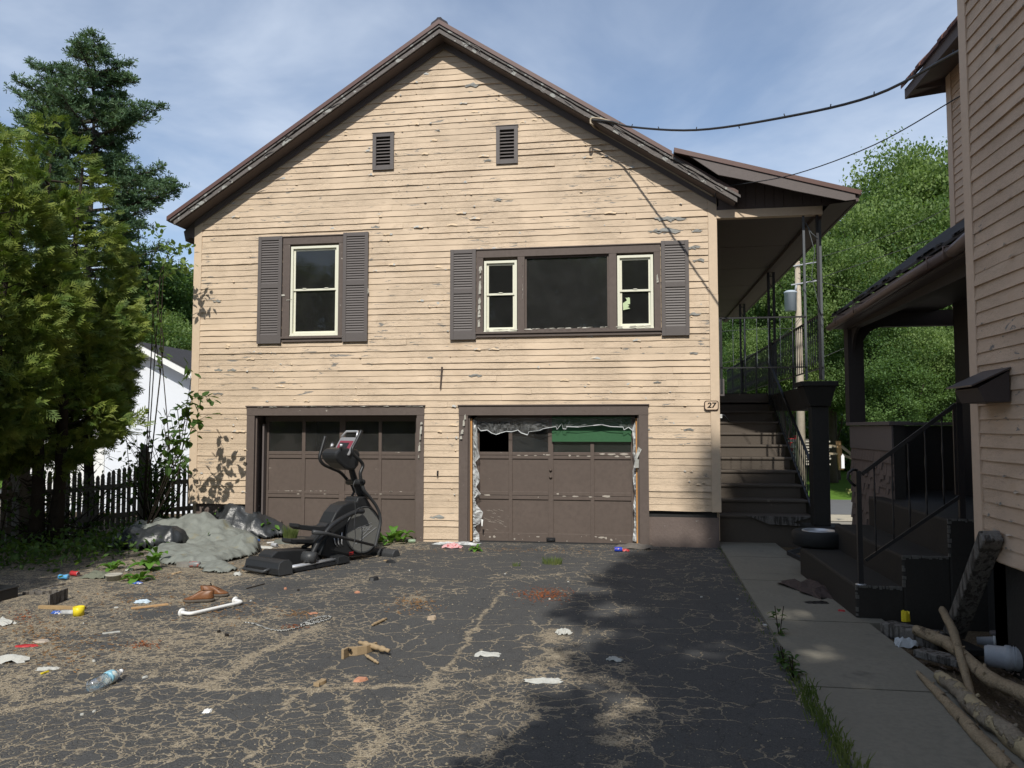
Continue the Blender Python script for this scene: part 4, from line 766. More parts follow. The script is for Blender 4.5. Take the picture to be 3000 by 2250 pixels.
# half walls with staggered shingles
YH0, YH1 = PX(2614, 1300, 3.1)[1], 11.62
hw = MB(); hw.box(3.12, 3.24, YH0, YH1, .0, 1.93); hw.box(3.24, 4.95, 11.5, 11.62, .6, 1.93); hw.build('half_wall', mDarkConc, N)
hw = MB(); hw.box(3.06, 3.30, YH0-.03, YH1+.05, 1.935, 1.98); hw.box(3.30, 4.95, 11.44, 11.66, 1.935, 1.98); hw.box(3.095, 3.118, YH0, YH1, 1.62, 1.93); hw.build('cap_board', mFascia, N, .004)
hw = MB(); nrow = 11
for r_ in range(nrow):
    z1 = 1.64-r_*.155; y = YH0-.0
    while y < YH1:
        wd_ = rr.uniform(.06, .15); dz = rr.choice([0, 0, -.055, -.085]) if r_ > 0 or rr.random() < .3 else 0; hw.add([(3.098-.014*(1 if dz else .55), y+.003, z1-.165+dz), (3.098-.014*(1 if dz else .55), min(YH1, y+wd_)-.003, z1-.165+dz), (3.115, min(YH1, y+wd_)-.003, z1+.02), (3.115, y+.003, z1+.02), (3.118, y+.003, z1-.165+dz), (3.118, min(YH1, y+wd_)-.003, z1-.165+dz)], [(0, 1, 2, 3), (0, 3, 4), (1, 5, 2), (0, 4, 5, 1)]); y += wd_
hw.build('shingle_cladding', M('mauve_shingle', (.15, .115, .10), .8, .22, 7, .4, 40), N)
# concrete steps and deck
YS0, YS1 = 7.80, 10.25; stps = [(2.10, .09, .41), (2.52, .41, .70), (2.93, .70, 1.05)]
cs = MB()
for i, (x0, zb_, zt_) in enumerate(stps):
    cs.box(x0, 5.0 if i == 2 else stps[i+1][0]+.02, YS0+.0*i, YS1 if i < 2 else YS1, -.05 if i == 0 else 0, zt_)
cs.box(3.24, 4.95, YN+.01, YS0, .0, 1.04); cs.box(3.24, 4.95, YS1, 11.5, 0, 1.04)
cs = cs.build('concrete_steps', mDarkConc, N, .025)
ce = MB()   # worn pale edges of the steps
for i, (x0, zb_, zt_) in enumerate(stps):
    x1 = (stps+[(3.35, 0, 0)])[i+1][0]; n = 14
    for j in range(n):
        xx = x0+(x1-x0)*j/n; ce.box(xx, xx+(x1-x0)/n*rr.uniform(.5, 1.05), YS0-.004, YS0+.02*rr.random()+.01, zt_-rr.uniform(.012, .03), zt_+.003)
    for j in range(8):
        zq = zb_+(zt_-zb_)*j/8
        if rr.random() < .75: ce.box(x0-.002, x0+rr.uniform(.01, .03), YS0-.004, YS0+.02, zq, zq+(zt_-zb_)/8*rr.uniform(.4, 1))
o = ce.build('worn_step_edges', M('worn_concrete', (.12, .115, .105), .9, .3, 20), N); o['kind'] = 'stuff'
rl = link(bpy.data.objects.new('step_railing', None)); rl.parent = N; ORG[rl] = ORG[N]; KIDS.setdefault(N, []).append(rl); yr = YS0+.07
V = lambda x, y: (PY(x, y, yr)[0], yr, PY(x, y, yr)[2])
m_ = MB(); a = V(2517, 1380); b = V(2522, 1715); m_.box(b[0]-.022, b[0]+.022, yr-.022, yr+.022, .40, a[2]); c = V(2800, 1185); m_.bar((a[0]+.02, yr, a[2]-.03), c, .03, .035)
m_.bar(V(2535, 1642), V(2822, 1448), .025, .03); m_.box(c[0], c[0]+.05, yr-.02, yr+.02, 1.03, c[2]+.02); e = V(2810, 1190); m_.box(c[0]-.03, c[0]-.005, yr-.01, yr+.01, V(2812, 1450)[2], c[2])
pts = [V(2512, 1378), V(2498, 1376), V(2486, 1385), V(2484, 1402), V(2494, 1415), V(2506, 1424)]; m_.tube(pts, .014, 6); m_.build('rail', mIron, rl)
for xt, yt, xb2, yb2 in ((2559, 1360, 2568, 1615), (2611, 1325, 2620, 1580), (2657, 1287, 2670, 1545), (2706, 1255, 2720, 1510), (2757, 1215, 2768, 1478)):
    b = MB(); t_, u_ = V(xt, yt), V(xb2, yb2); twisted(b, (t_[0]+u_[0])/2, yr, u_[2], t_[2], .009); b.build('baluster', mIron, rl)
m_ = MB(); m_.lathe([(.05, 0), (.05, .01), (.03, .015)], (V(2522, 1715)[0], yr, .405), 8); m_.build('post_foot', mSilver, rl)
# wall mailbox lamp-hood shaped box
mbx = MB(); Pm = lambda x, y, X_: tuple(PX(x, y, X_))
A1, A2, = Pm(2868, 1093, XN-.02), Pm(2958, 1080, XN-.02)
y1, y0_ = A1[1], A2[1]; zt_ = 1.9+(A1[2]-1.9); zt_ = A1[2]; dpt = .27
zt_ = PX(2958, 1080, XN-.02)[2]; zl_ = PX(2815, 1133, XN-.27)[2]; zbm = PX(2960, 1178, XN-.02)[2]; yf = PX(2960, 1130, XN-.02)[1]; yk = yf+.42
x0, x1 = XN-.26, XN-.021; mbx.add([(x1, yf, zbm), (x0+.07, yf, zbm), (x0+.02, yf, zl_-.02), (x1, yf, zt_-.01), (x1, yk, zbm), (x0+.07, yk, zbm), (x0+.02, yk, zl_-.02), (x1, yk, zt_-.01)], [(0, 3, 2, 1), (4, 5, 6, 7), (0, 1, 5, 4), (1, 2, 6, 5), (2, 3, 7, 6), (3, 0, 4, 7)])
mail = mbx.build('mailbox', M('dark_mailbox', (.055, .045, .045), .5, .1, 5), N, .006); mb2 = MB(); mb2.add([(x1, yf-.02, zt_), (x0-.03, yf-.02, zl_-.01), (x0-.03, yk+.02, zl_-.01), (x1, yk+.02, zt_), (x1, yf-.02, zt_+.012), (x0-.03, yf-.02, zl_+.002), (x0-.03, yk+.02, zl_+.002), (x1, yk+.02, zt_+.012)], [(0, 1, 2, 3), (7, 6, 5, 4), (0, 4, 5, 1), (1, 5, 6, 2), (2, 6, 7, 3), (0, 3, 7, 4)]); mb2.build('lid', M('mailbox_lid', (.07, .058, .055), .45, .1, 5), mail)

# ================================================================== BACKGROUND THINGS
# white garage beyond the fence
W = thing('garage', 'white sided garage with a dark shingle roof behind the picket fence', 'garage', (-13.5, 22, 0))
Yg = 22.0; ap = PY(405, 1006, Yg); er = PY(600, 1110, Yg); rs = (er[2]-ap[2])/(er[0]-ap[0]); wx0, wx1 = ap[0]-4.6, ap[0]+4.4
f = MB(); f.prism([(wx0, -1), (wx1, -1), (wx1, ap[2]+rs*4.4-.15), (ap[0], ap[2]-.15), (wx0, ap[2]+rs*4.6-.15)], lambda a, b, c: (a, c, b), Yg+.5, Yg+14); f.build('wall', mVinyl, W)
f = MB(); slopebar(f, wx0-.5, ap[2]+rs*(ap[0]-wx0+.5)-.22, ap[0], ap[2]-.22, .22, .22, Yg-.0, Yg+.04); slopebar(f, ap[0], ap[2]-.22, wx1+.5, ap[2]+rs*(wx1-ap[0]+.5)-.22, .22, .22, Yg, Yg+.04); f.build('fascia', mWhiteP, W)
f = MB()
for i in range(30):
    t0_, t1_ = i/30, (i+.9)/30
    for sx in (-1, 1): L = 5.0; f.add([(ap[0]+sx*L*t0_, Yg+.04, ap[2]-.2+rs*L*t0_), (ap[0]+sx*L*t1_, Yg+.04, ap[2]-.2+rs*L*t1_), (ap[0]+sx*L*t1_, Yg+.5, ap[2]-.2+rs*L*t1_), (ap[0]+sx*L*t0_, Yg+.5, ap[2]-.2+rs*L*t0_)], [(0, 1, 2, 3)])
f.build('soffit', mWhiteP, W)
f = MB(); slopebar(f, wx0-.55, ap[2]+rs*(ap[0]-wx0+.55), ap[0], ap[2], .06, .06, Yg-.03, Yg+14.3); slopebar(f, ap[0], ap[2], wx1+.55, ap[2]+rs*(wx1-ap[0]+.55), .06, .06, Yg-.03, Yg+14.3); f.build('roof', mShingle, W)
f = MB(); f.box(wx0+.4, wx0+3.2, Yg+.46, Yg+.51, -.5, 1.9); f.build('garage_door', mWhiteP, W)
# picket fence
F = thing('picket_fence', 'weathered wooden picket fence with a tall post behind the cedars', 'fence', (-9.6, 12.5, 0))
fp = [(-10.1, 8.6), (-9.85, 11.3), (-9.3, 13.75), (-8.35, 15.6)]
def fat(t):
    L = [math.dist(a, b) for a, b in zip(fp, fp[1:])]; s = t*sum(L)
    for a, b, l in zip(fp, fp[1:], L):
        if s <= l: return (a[0]+(b[0]-a[0])*s/l, a[1]+(b[1]-a[1])*s/l)
        s -= l
    return fp[-1]
f = MB()
for a, b in zip(fp, fp[1:]):
    for zz1 in (.28, .82): f.bar((a[0]+.03, a[1], zz1), (b[0]+.03, b[1], zz1), .035, .09)
f.build('rail', mFence, F)
n = 62
for i in range(n):
    x, y = fat((i+.5)/n); tt = (i % 14)/14; h = 1.02+.14*abs(math.cos(math.pi*tt)); p = MB(); d_ = (.6, .8); w_ = .035
    pr_ = [(-w_, .05), (w_, .05), (w_, h-.09), (w_*.75, h-.07), (w_, h-.04), (w_*.6, h), (0, h+.02), (-w_*.6, h), (-w_, h-.04), (-w_*.75, h-.07), (-w_, h-.09)]
    ang = rr.uniform(-.04, .04); p.prism(pr_, lambda a, b, c: (x+a*.25+b*ang*.3+c, y+a*.97, b), -.01, .01); p.build('picket', mFence, F)
for (x, y), h, w_ in zip(fp, (1.45, 1.5, 1.5, 1.3), (.09, .09, .075, .06)):
    p = MB(); p.box(x-w_, x+w_, y-w_, y+w_, -.1, h-.1); p.box(x-w_-.02, x+w_+.02, y-w_-.02, y+w_+.02, h-.1, h-.06); p.lathe([(w_, 0), (w_*1.1, .05), (w_*.7, .12), (.005, .15)], (x, y, h-.06), 8); p.build('post', mFence, F)
# utility pole
yp = 36.0; pb = PY(2368, 1500, yp); pt = PY(2336, 766, yp); U = thing('utility_pole', 'wooden utility pole with a grey transformer seen past the porch posts', 'utility pole', (pb[0], yp, -1.2))
m_ = MB(); m_.tube([(pb[0]-.25, yp, -1.3), ((pb[0]+pt[0])/2-.12, yp, 4), (pt[0], yp, pt[2])], [.21, .17, .11], 10); m_.build('pole', M('pale_pole_wood', (.42, .36, .28), .85, .25, 3, .4, 30, patch=(.25, .19, .14), pth=(.55, .7), ps=2, pst=(3, 3, .3)), U)
tq = PY(2323, 885, yp); m_ = MB(); m_.lathe([(.02, -.42), (.26, -.42), (.27, .38), (.29, .39), (.29, .44), (.2, .5), (.02, .52)], (tq[0]-.12, yp-.1, tq[2]), 14); tr_ = m_.build('transformer', M('transformer_grey', (.40, .45, .5), .45, .06, 3), U)
m_ = MB(); m_.tube([(tq[0]+.1, yp-.1, tq[2]+.5), (tq[0]+.14, yp-.1, tq[2]+.75)], .05, 6); m_.tube([(tq[0]+.45, yp-.1, tq[2]+.5), (tq[0]+.5, yp-.1, tq[2]+.9)], .05, 6); m_.build('insulator', mCup, tr_)
for yy_ in (778, 832): c = PY(2350, yy_, yp); m_ = MB(); m_.bar((c[0]-.5, yp-.12, c[2]-.05), (c[0]+.65, yp-.12, c[2]+.12), .07, .05); m_.build('crossarm', mCup, U)
wires = [((1, 0), 3, [(2340, 770), (2600, 690), (2790, 600)]), ((1, 0), 3, [(2345, 835), (2560, 760), (2790, 680)]), ((1, 0), 4, [(2350, 1075), (2640, 965), (2830, 960)]), ((1, 0), 4, [(2080, 975), (2200, 965), (2360, 962)]), ((1, 0), 4, [(2352, 920), (2240, 1020), (2085, 1070)]), ((1, 0), 3, [(2340, 800), (2560, 860), (2790, 850)])]
for i, (_, s_, pp) in enumerate(wires):
    m_ = MB(); P3 = [Vector(PY(x, y, yp-.3)) for x, y in pp]; a, b, c = P3; pts = [a*(1-t)**2+(b*2-(a+c)*.5)*2*t*(1-t)+c*t*t for t in [k/12 for k in range(13)]]; m_.tube(pts, .012, 4); o = m_.build('line', mIron, U)
# split rail fence, boards pile, red bin, sign across the road
sf_ = thing('split_rail_fence', 'short orange-brown split rail fence on the sunny lawn', 'fence', tuple(PY(2458, 1365, 38)))
yq = 38; a = PY(2455, 1292, yq); b = PY(2464, 1364, yq); m_ = MB(); m_.bar((b[0], yq, b[2]-.2), (a[0], yq, a[2]), .2, .2); m_.build('post', M('split_cedar', (.42, .25, .12), .8, .2, 4), sf_)
mSp = M('split_rail', (.34, .28, .2), .8, .2, 4)
for (x0, y0, x1, y1) in ((2463, 1306, 2500, 1335), (2463, 1330, 2500, 1345), (2455, 1308, 2415, 1305), (2455, 1330, 2412, 1328)):
    p, q_ = PY(x0, y0, yq), PY(x1, y1, yq-.3); m_ = MB(); m_.bar(p, q_, .13, .10); m_.build('rail', mSp, sf_)
sg = thing('marker_stake', 'small white stake on the lawn below the split rail fence', 'stake', tuple(PY(2470, 1370, 34))); p = PY(2470, 1372, 34); m_ = MB(); m_.box(p[0]-.06, p[0]+.06, 34, 34.05, p[2], p[2]+.5); m_.prism([(p[0]-.06, p[2]+.5), (p[0]+.06, p[2]+.5), (p[0], p[2]+.6)], lambda a, b, c: (a, c, b), 34, 34.05); m_.build('stake', mWhiteP, sg)
pl_ = thing('lumber_pile', 'stack of grey boards and pallets on the lawn beside the utility pole', 'lumber pile', tuple(PY(2385, 1360, 37)))
for i in range(9):
    y_ = 1362-i*8.3; a = PY(2332+rr.uniform(-8, 8), y_, 37); b = PY(2432-i*.6+rr.uniform(-6, 8), y_, 37); m_ = MB(); m_.box(a[0], b[0], 37, 38.2, a[2], a[2]+.07); m_.build('board', M('pile_board', (.38, .35, .30), .85, .2, 3) if i == 0 else bpy.data.materials['pile_board'], pl_)
    m_ = MB()
    for k in range(5): xx = a[0]+(b[0]-a[0])*(k+.2)/5; m_.box(xx, xx+.1, 37.05, 38.1, a[2]+.07, a[2]+.13)
    m_.build('spacer', bpy.data.materials['pile_board'], pl_)
for (x0, x1, y0, y1, lb) in ((2316, 2329, 1284, 1312, 'red and white striped crate left of the utility pole'), (2333, 2347, 1276, 1306, 'plain red crate directly left of the utility pole base')):
    a = PY(x0, y1, 38.5); b = PY(x1, y0, 38.5); r_ = thing('crate', lb, 'crate', tuple(a), 'red crates by the lumber pile'); m_ = MB(); m_.box(a[0], b[0], 38.5, 39, a[2]-.7, b[2]-.04); m_.build('box', mRed, r_, .02); m_ = MB(); m_.box(a[0]-.02, b[0]+.02, 38.47, 39.02, b[2]-.04, b[2]); m_.build('rim', mRed, r_)
    if x0 == 2316: m_ = MB(); m_.box(a[0]+.02, b[0]-.02, 38.48, 38.5, a[2], a[2]+.18); m_.build('white_stripe', mWhiteP, r_)

# ================================================================== FOLIAGE
def rnd_unit(n): v = rng.normal(size=(n, 3)); return v/np.linalg.norm(v, axis=1, keepdims=True)
def leaves(P, size, up=.4, aspect=.6, out=None, droop=0):
    """one kinked-free quad (diamond) leaf for each point of P"""
    n = len(P); d = rnd_unit(n); d[:, 2] -= droop
    if out is not None: d += out*.8
    d /= np.linalg.norm(d, axis=1, keepdims=True); m = rnd_unit(n); m[:, 2] = np.abs(m[:, 2])+up; s = np.cross(d, m); s /= np.linalg.norm(s, axis=1, keepdims=True)+1e-9
    L = (size*rng.uniform(.6, 1.3, n))[:, None]; W_ = L*aspect*.5
    return np.stack([P, P+d*L*.45+s*W_, P+d*L, P+d*L*.45-s*W_], 1)
def clumps(blobs, nc, per, rad, flat=.6):
    """blobs: (cx,cy,cz,rx,ry,rz). clump centres near the shells, leaves gathered round them"""
    w_ = np.array([b[3]*b[4]+b[3]*b[5] for b in blobs]); w_ = w_/w_.sum(); idx = rng.choice(len(blobs), nc, p=w_); B = np.array(blobs)[idx]
    u = rnd_unit(nc); r = rng.uniform(.45, 1.06, nc)**.6; C_ = B[:, :3]+u*B[:, 3:]*r[:, None]; out = u
    k = np.repeat(np.arange(nc), per); g = np.clip(rng.normal(size=(len(k), 3)), -1.7, 1.7)*np.array([rad, rad, rad*flat])*rng.uniform(.6, 1.4, nc)[k][:, None]
    return C_[k]+g, out[k]
def limbs(mb, base, blobs, r0, n=10, seed=1):
    q_ = random.Random(seed); bx, by, bz = base; top = max(b[2]+b[5]*.4 for b in blobs); cx_ = sum(b[0] for b in blobs)/len(blobs); cy_ = sum(b[1] for b in blobs)/len(blobs)
    T = [Vector((bx+(cx_-bx)*t*t*.8+q_.uniform(-.1, .1)*t, by+(cy_-by)*t*t*.8+q_.uniform(-.1, .1)*t, bz+(top-bz)*t)) for t in [i/8 for i in range(9)]]
    mb.tube(T, [r0*(1.25 if i == 0 else 1-.85*i/8) for i in range(9)], 9)
    for i in range(n):
        b = q_.choice(blobs); t = q_.uniform(.3, .85); j = int(t*8); s = T[j]; e = Vector((b[0]+q_.uniform(-.7, .7)*b[3], b[1]+q_.uniform(-.7, .7)*b[4], b[2]+q_.uniform(-.3, .6)*b[5])); mid = (s+e)*.5+Vector((0, 0, -.1*(e-s).length)); rr_ = r0*(1-.8*t)*.55
        mb.tube([s, mid, e], [rr_, rr_*.6, rr_*.15], 6)
def broad(name, label, base, blobs, nc, per, rad, size, mat, r0=.2, grp=None, bark=None, seed=1, cat='tree', nl=12):
    t = thing(name, label, cat, base, grp); m_ = MB(); limbs(m_, base, [(b[0], b[1], b[2], b[3], b[4], b[5]) for b in blobs], r0, nl, seed); m_.build('trunk', bark or mBark, t)
    P, o_ = clumps(blobs, nc, per, rad); Q = leaves(P, size, .5, .75, o_*.3)-np.array(base); npmesh('crown', Q, mat, t); return t
# hillside maples right of / behind the house (several shapes, then copies)
def rblobs(c, R_, H_, n, seed):
    q_ = random.Random(seed); out = [(c[0], c[1], c[2]+H_*.1, R_*.7, R_*.7, H_*.40)]
    for i in range(n):
        a = q_.uniform(0, 6.283); z = q_.uniform(-.45, .45); rad = R_*(1-abs(z)*.9)*q_.uniform(.45, .85); s = q_.uniform(.28, .5)*R_; out.append((c[0]+math.cos(a)*rad, c[1]+math.sin(a)*rad, c[2]+z*H_, s, s, s*.75))
    return out
protos = []
for i, (mt, lab) in enumerate(((mMaple, 'bright'), (mMaple2, 'deep'), (mMaple, 'wide'))):
    b0 = (0, 0, 0); bl = rblobs((0, 0, 8.0), 4.0, 5.0 if i != 2 else 4.2, 13, 20+i)
    protos.append(broad('maple_tree', 'x', b0, bl, 900, 72, .36, .14, mt, .3, 'hillside trees behind the houses', seed=i))
spots = [(2240, 35+13, 800, 1.0, 0, 'leafy maple behind the porch posts, leftmost of the hillside trees'), (2330, 44, 745, 1.0, 2, 'round maple directly behind the utility pole'), (2420, 41, 640, 1.1, 0, 'bright maple to the right of the utility pole'), (2500, 46, 545, 1.25, 2, 'tall maple rising beside the end of the porch roof'),
 (2600, 43, 520, 1.2, 0, 'maple crown above the side porch gutter'), (2690, 50, 400, 1.4, 2, 'highest maple left of the pinkish wall, second from it'), (2790, 48, 345, 1.5, 0, 'tallest maple, cut by the corner of the pinkish house'), (2860, 40, 560, 1.3, 1, 'dark maple mostly hidden behind the pinkish house corner'),
 (2150, 44, 860, .95, 1, 'deep green maple behind the stair landing'), (2290, 39, 900, .75, 0, 'small light maple low behind the deck railing'), (2560, 37, 830, .85, 1, 'shaded maple seen low through the side porch'), (2740, 36, 900, .85, 0, 'sunlit low maple framed by the side porch opening'), (2650, 35, 1010, .7, 1, 'dark low maple behind the side porch half wall'),
 (2440, 42, 960, .7, 1, 'dark understorey tree between pier and side porch'), (2820, 36, 1000, .8, 1, 'dark low tree at the right jamb of the side porch'), (2380, 47, 880, .8, 2, 'middle maple low behind the paired iron posts'), (2050, 52, 700, 1.1, 1, 'maple hidden behind the main house except at the porch')]
used = set()
for (px, Y_, ytop, s, kind, lb) in spots:
    top = PY(px, ytop, Y_); gz = tz(top[0], Y_); hh = (top[2]-gz)/11.6
    t = protos[kind] if kind not in used else copy_tree(protos[kind]); used.add(kind)
    t.location = (top[0], Y_, gz); t.scale = (max(.62, hh*.72), max(.62, hh*.72), hh); t.rotation_euler = (0, 0, rng.uniform(0, 6.28)); t['label'] = lb
# dark undergrowth bank on the hill foot
def bank(name, label, x0, x1, y0, y1, h, n, size, mat, seed=0):
    P = np.stack([rng.uniform(x0, x1, n), rng.uniform(y0, y1, n), rng.random(n)**1.4], -1); hz = h*(.55+.45*np.sin(P[:, 0]*1.7+seed)*np.cos(P[:, 1]*1.3)); P[:, 2] = tzv(P[:, 0], P[:, 1])+P[:, 2]*hz
    o = npmesh(name, leaves(P, size, .5, .7), mat); tag(o, label, kind='stuff'); o['category'] = 'undergrowth'; return o
bank('undergrowth', 'dense dark undergrowth at the foot of the wooded hill', 2, 30, 45, 56, 5.0, 30000, .38, mMaple2); bank('undergrowth', 'low bushes at the wood edge behind the left garage', -40, -6, 40, 50, 5.0, 16000, .42, mMaple2, 2)
# distant wooded hill filling the gaps
hx = np.arange(-90, 95, 3.); hy = np.arange(58, 130, 4.)
ho, _, _ = grid('wooded_hill', hx, hy, lambda X, Y: np.vectorize(lambda x, y: .5+(y-56)*.42*(.55+.45*(1/(1+math.exp(-(x-4)/6.))))+1.5*mnoise.noise((x*.1, y*.1, 0)))(X, Y), M('wooded_hill_floor', (.03, .05, .015), .95, .3, .3, .8, 3)); ho['label'] = 'wooded hillside far behind'
n = 52000; xx = rng.uniform(-70, 70, n); yy = rng.uniform(58, 100, n); sg_ = 1/(1+np.exp(-(xx-4)/6.)); P = np.stack([xx, yy, .5+(yy-56)*.42*(.55+.45*sg_)+rng.random(n)*(3+3*np.sin(xx*.5)*np.cos(yy*.37)+3)*(.4+.6*sg_)], -1)
o = npmesh('hillside_wood', leaves(P, .75, .5, .75), mMaple2); tag(o, 'far wood covering the hillside', 'wood', kind='stuff')
# left background deciduous trees
for (px, Y_, ytop, kind, lb) in ((470, 34, 760, 1, 'green tree between the pine and the left wall of the house'), (560, 38, 800, 0, 'leafy tree just left of the tan house corner'), (330, 40, 850, 1, 'dark tree behind the white garage roof'), (430, 30, 885, 0, 'light green tree right behind the garage roof'), (120, 38, 800, 1, 'dark tree at the far left behind the cedars'), (620, 46, 760, 1, 'tree behind the left edge of the tan house')):
    top = PY(px, ytop, Y_); hh = (top[2]+.5)/11.2; t = copy_tree(protos[kind]); t.location = (top[0], Y_, -.5); t.scale = (max(.6, hh), max(.6, hh), hh); t.rotation_euler = (0, 0, rng.uniform(0, 6.28)); t['label'] = lb; t['group'] = 'trees behind the white garage'
# the tall white pine
def pine(name, label, base, H_, tips, r0=.28, seed=5, dens=1.):
    q_ = random.Random(seed); t = thing(name, label, 'tree', base); bx, by, bz = base; m_ = MB()
    m_.tube([(bx+.06*math.sin(i), by, bz+H_*i/10) for i in range(11)], [r0*(1-.093*i) for i in range(11)], 9); tuf = []; dr_ = []
    for (z, az, L) in tips:
        dx, dy = math.cos(az), math.sin(az); s = Vector((bx, by, bz+z)); rise = q_.uniform(.05, .25); pts = []
        for k in range(6): u = k/5; pts.append(s+Vector((dx*L*u, dy*L*u, L*(rise*u*u+.02*u)+q_.uniform(-.05, .05))))
        m_.tube(pts, [.07*(1-.85*k/5)*(.5+L/6) for k in range(6)], 5)
        nb_ = int(L*7*dens)
        for k in range(nb_):
            u = .22+.8*(k/nb_); j = min(4, int(u*5)); c = pts[j].lerp(pts[j+1], min(1, u*5-j)); side = q_.choice((-1, 1)); sl_ = q_.uniform(.2, .9)*(1.25-u)*min(1.6, L*.5); tw = Vector((-dy*side*.8+dx*.6, dx*side*.8+dy*.6, q_.uniform(.05, .35)))*sl_; m_.tube([c, c+tw], [.018, .006], 3, cap=False)
            for h in range(5+int(sl_*6)): v = c+tw*q_.uniform(.25, 1.08)+Vector((q_.gauss(0, .10), q_.gauss(0, .10), q_.gauss(0.05, .06))); tuf.append(v); dr_.append((dx, dy, .25))
    m_.build('trunk', mBark, t); T = np.array([tuple(v) for v in tuf])-np.array(base); nT = len(T); K = 7; Pn = np.repeat(T, K, 0); d = rnd_unit(nT*K); d[:, 2] = d[:, 2]*.8+.35; d += np.repeat(np.array(dr_), K, 0)*.5; d /= np.linalg.norm(d, axis=1, keepdims=True); s = np.cross(d, rnd_unit(nT*K)); s /= np.linalg.norm(s, axis=1, keepdims=True)+1e-9; L = rng.uniform(.13, .24, nT*K)[:, None]
    npmesh('needles', np.stack([Pn-s*.010, Pn+s*.010, Pn+d*L+s*.018, Pn+d*L-s*.018], 1), mPine, t); return t
yp_ = 30.0; tp = PY(262, 142, yp_); bx = PY(258, 800, yp_)[0]; tips = []
pinr = random.Random(9)
prof = [(150, 60, 45), (195, 130, 115), (225, 190, 110), (280, 180, 70), (320, 245, 150), (345, 250, 115), (378, 240, 225), (410, 250, 120), (470, 180, 125), (505, 260, 200), (560, 200, 265), (600, 260, 285), (650, 200, 210), (700, 240, 190), (760, 200, 230), (820, 160, 180)]
for (y, lf, rg) in prof:
    z = PY(258, y, yp_)[2]+.3
    tips.append((z-.5, math.pi+rng.uniform(-.25, .25), lf/2290*yp_*.95)); tips.append((z-.5-.1, rng.uniform(-.25, .25), rg/2290*yp_*1.0))
    tips.append((z-.8, math.pi+rng.uniform(-.6, .6), lf/2290*yp_*.75)); tips.append((z-.75, rng.uniform(-.6, .6), rg/2290*yp_*.7))
    for _ in range(4): tips.append((z-rng.uniform(.0, .9), rng.uniform(.9, 2.3)*rng.choice([-1, 1]), rng.uniform(.6, .95)*(lf+rg)/2/2290*yp_*1.1))
pine('pine_tree', 'tall white pine towering over the cedars on the left', (bx, yp_, -.3), tp[2]-.1, [(z+.3, a, L*1.17) for z, a, L in tips])
y2 = 36; b2 = PY(400, 900, y2)[0]; tips2 = []
for i in range(14):
    z = 7.2-i*.42
    for _ in range(4): tips2.append((z, rng.uniform(0, 6.28), .7+i*.16))
p2 = pine('pine_tree', 'smaller dark pine between the tall pine and the house corner', (b2, y2, -.5), PY(400, 645, y2)[2]+.5, [(z+3.2, a, L) for z, a, L in tips2], .18, 6)
p3 = copy_tree(p2); p3.location = (PY(520, 900, 41)[0], 41, -.5); p3.scale = (1.3, 1.3, .92); p3.rotation_euler = (0, 0, 2); p3['label'] = 'low broad pine just left of the house wall, behind the green tree'
# cedars (arborvitae) with feathery sprays
def spray_template():
    qs = []
    def blade(p, d, s, L, w): qs.append([p-s*w*.35, p+s*w*.35, p+d*L*.6+s*w*.55, p+d*L]); qs.append([p-s*w*.35, p+d*L, p+d*L*.6-s*w*.55, p-s*w*.3])
    d = np.array([1., 0, 0]); s = np.array([0, 1., 0]); blade(np.zeros(3), d, s, 1, .06)
    for i in range(4):
        for sg in (-1, 1):
            p = d*(.10+.21*i); dd = np.array([.80, sg*.58, -.16]); L = .60-.09*i; ss = np.array([-dd[1], dd[0], 0]); blade(p, dd, ss, L, .075)
            if i < 2: blade(p+dd*L*.4, np.array([.99, sg*.1, -.12]), np.array([-.1*sg, 1, 0]), L*.5, .07)
    return np.array(qs)
TPL = spray_template(); print('spray', len(TPL))
def cedar_crown(n, H_, Rfun, z0=1.0, size=.2, gaps=.0):
    z = z0*.8+(H_-z0*.8)*(1-np.sqrt(rng.random(n))*.999)**.85; a = rng.uniform(0, 2*np.pi, n); lob = 1+.22*np.sin(a*3+z*1.3)+.16*np.sin(a*5-z*2.1)+.12*np.sin(z*4+a); r = Rfun(z)*lob*rng.uniform(.55, 1.0, n)**.35
    P = np.stack([r*np.cos(a), r*np.sin(a), z+rng.normal(0, .06, n)], -1)
    keep = np.array([mnoise.noise((p[0]*1.8, p[1]*1.8, p[2]*1.5)) > -.20 and mnoise.noise((p[0]*4, p[1]*4, p[2]*3.2+7)) > -.22 for p in P]); P = P[keep]; a = a[keep]; n = len(P)
    d = np.stack([np.cos(a), np.sin(a), rng.uniform(-.35, .75, n)], -1)+rng.normal(0, .38, (n, 3)); d /= np.linalg.norm(d, axis=1, keepdims=True)
    up = rnd_unit(n)*.9+np.array([0, 0, .7]); s = np.cross(up, d); s /= np.linalg.norm(s, axis=1, keepdims=True)+1e-9; nn = np.cross(d, s); sz = (size*rng.uniform(.55, 1.25, n))
    B = np.stack([d, s, nn], 1)*sz[:, None, None]   # rows
    Q = np.einsum('qvc,ncd->nqvd', TPL, B)+P[:, None, None, :]; return Q.reshape(-1, 4, 3)
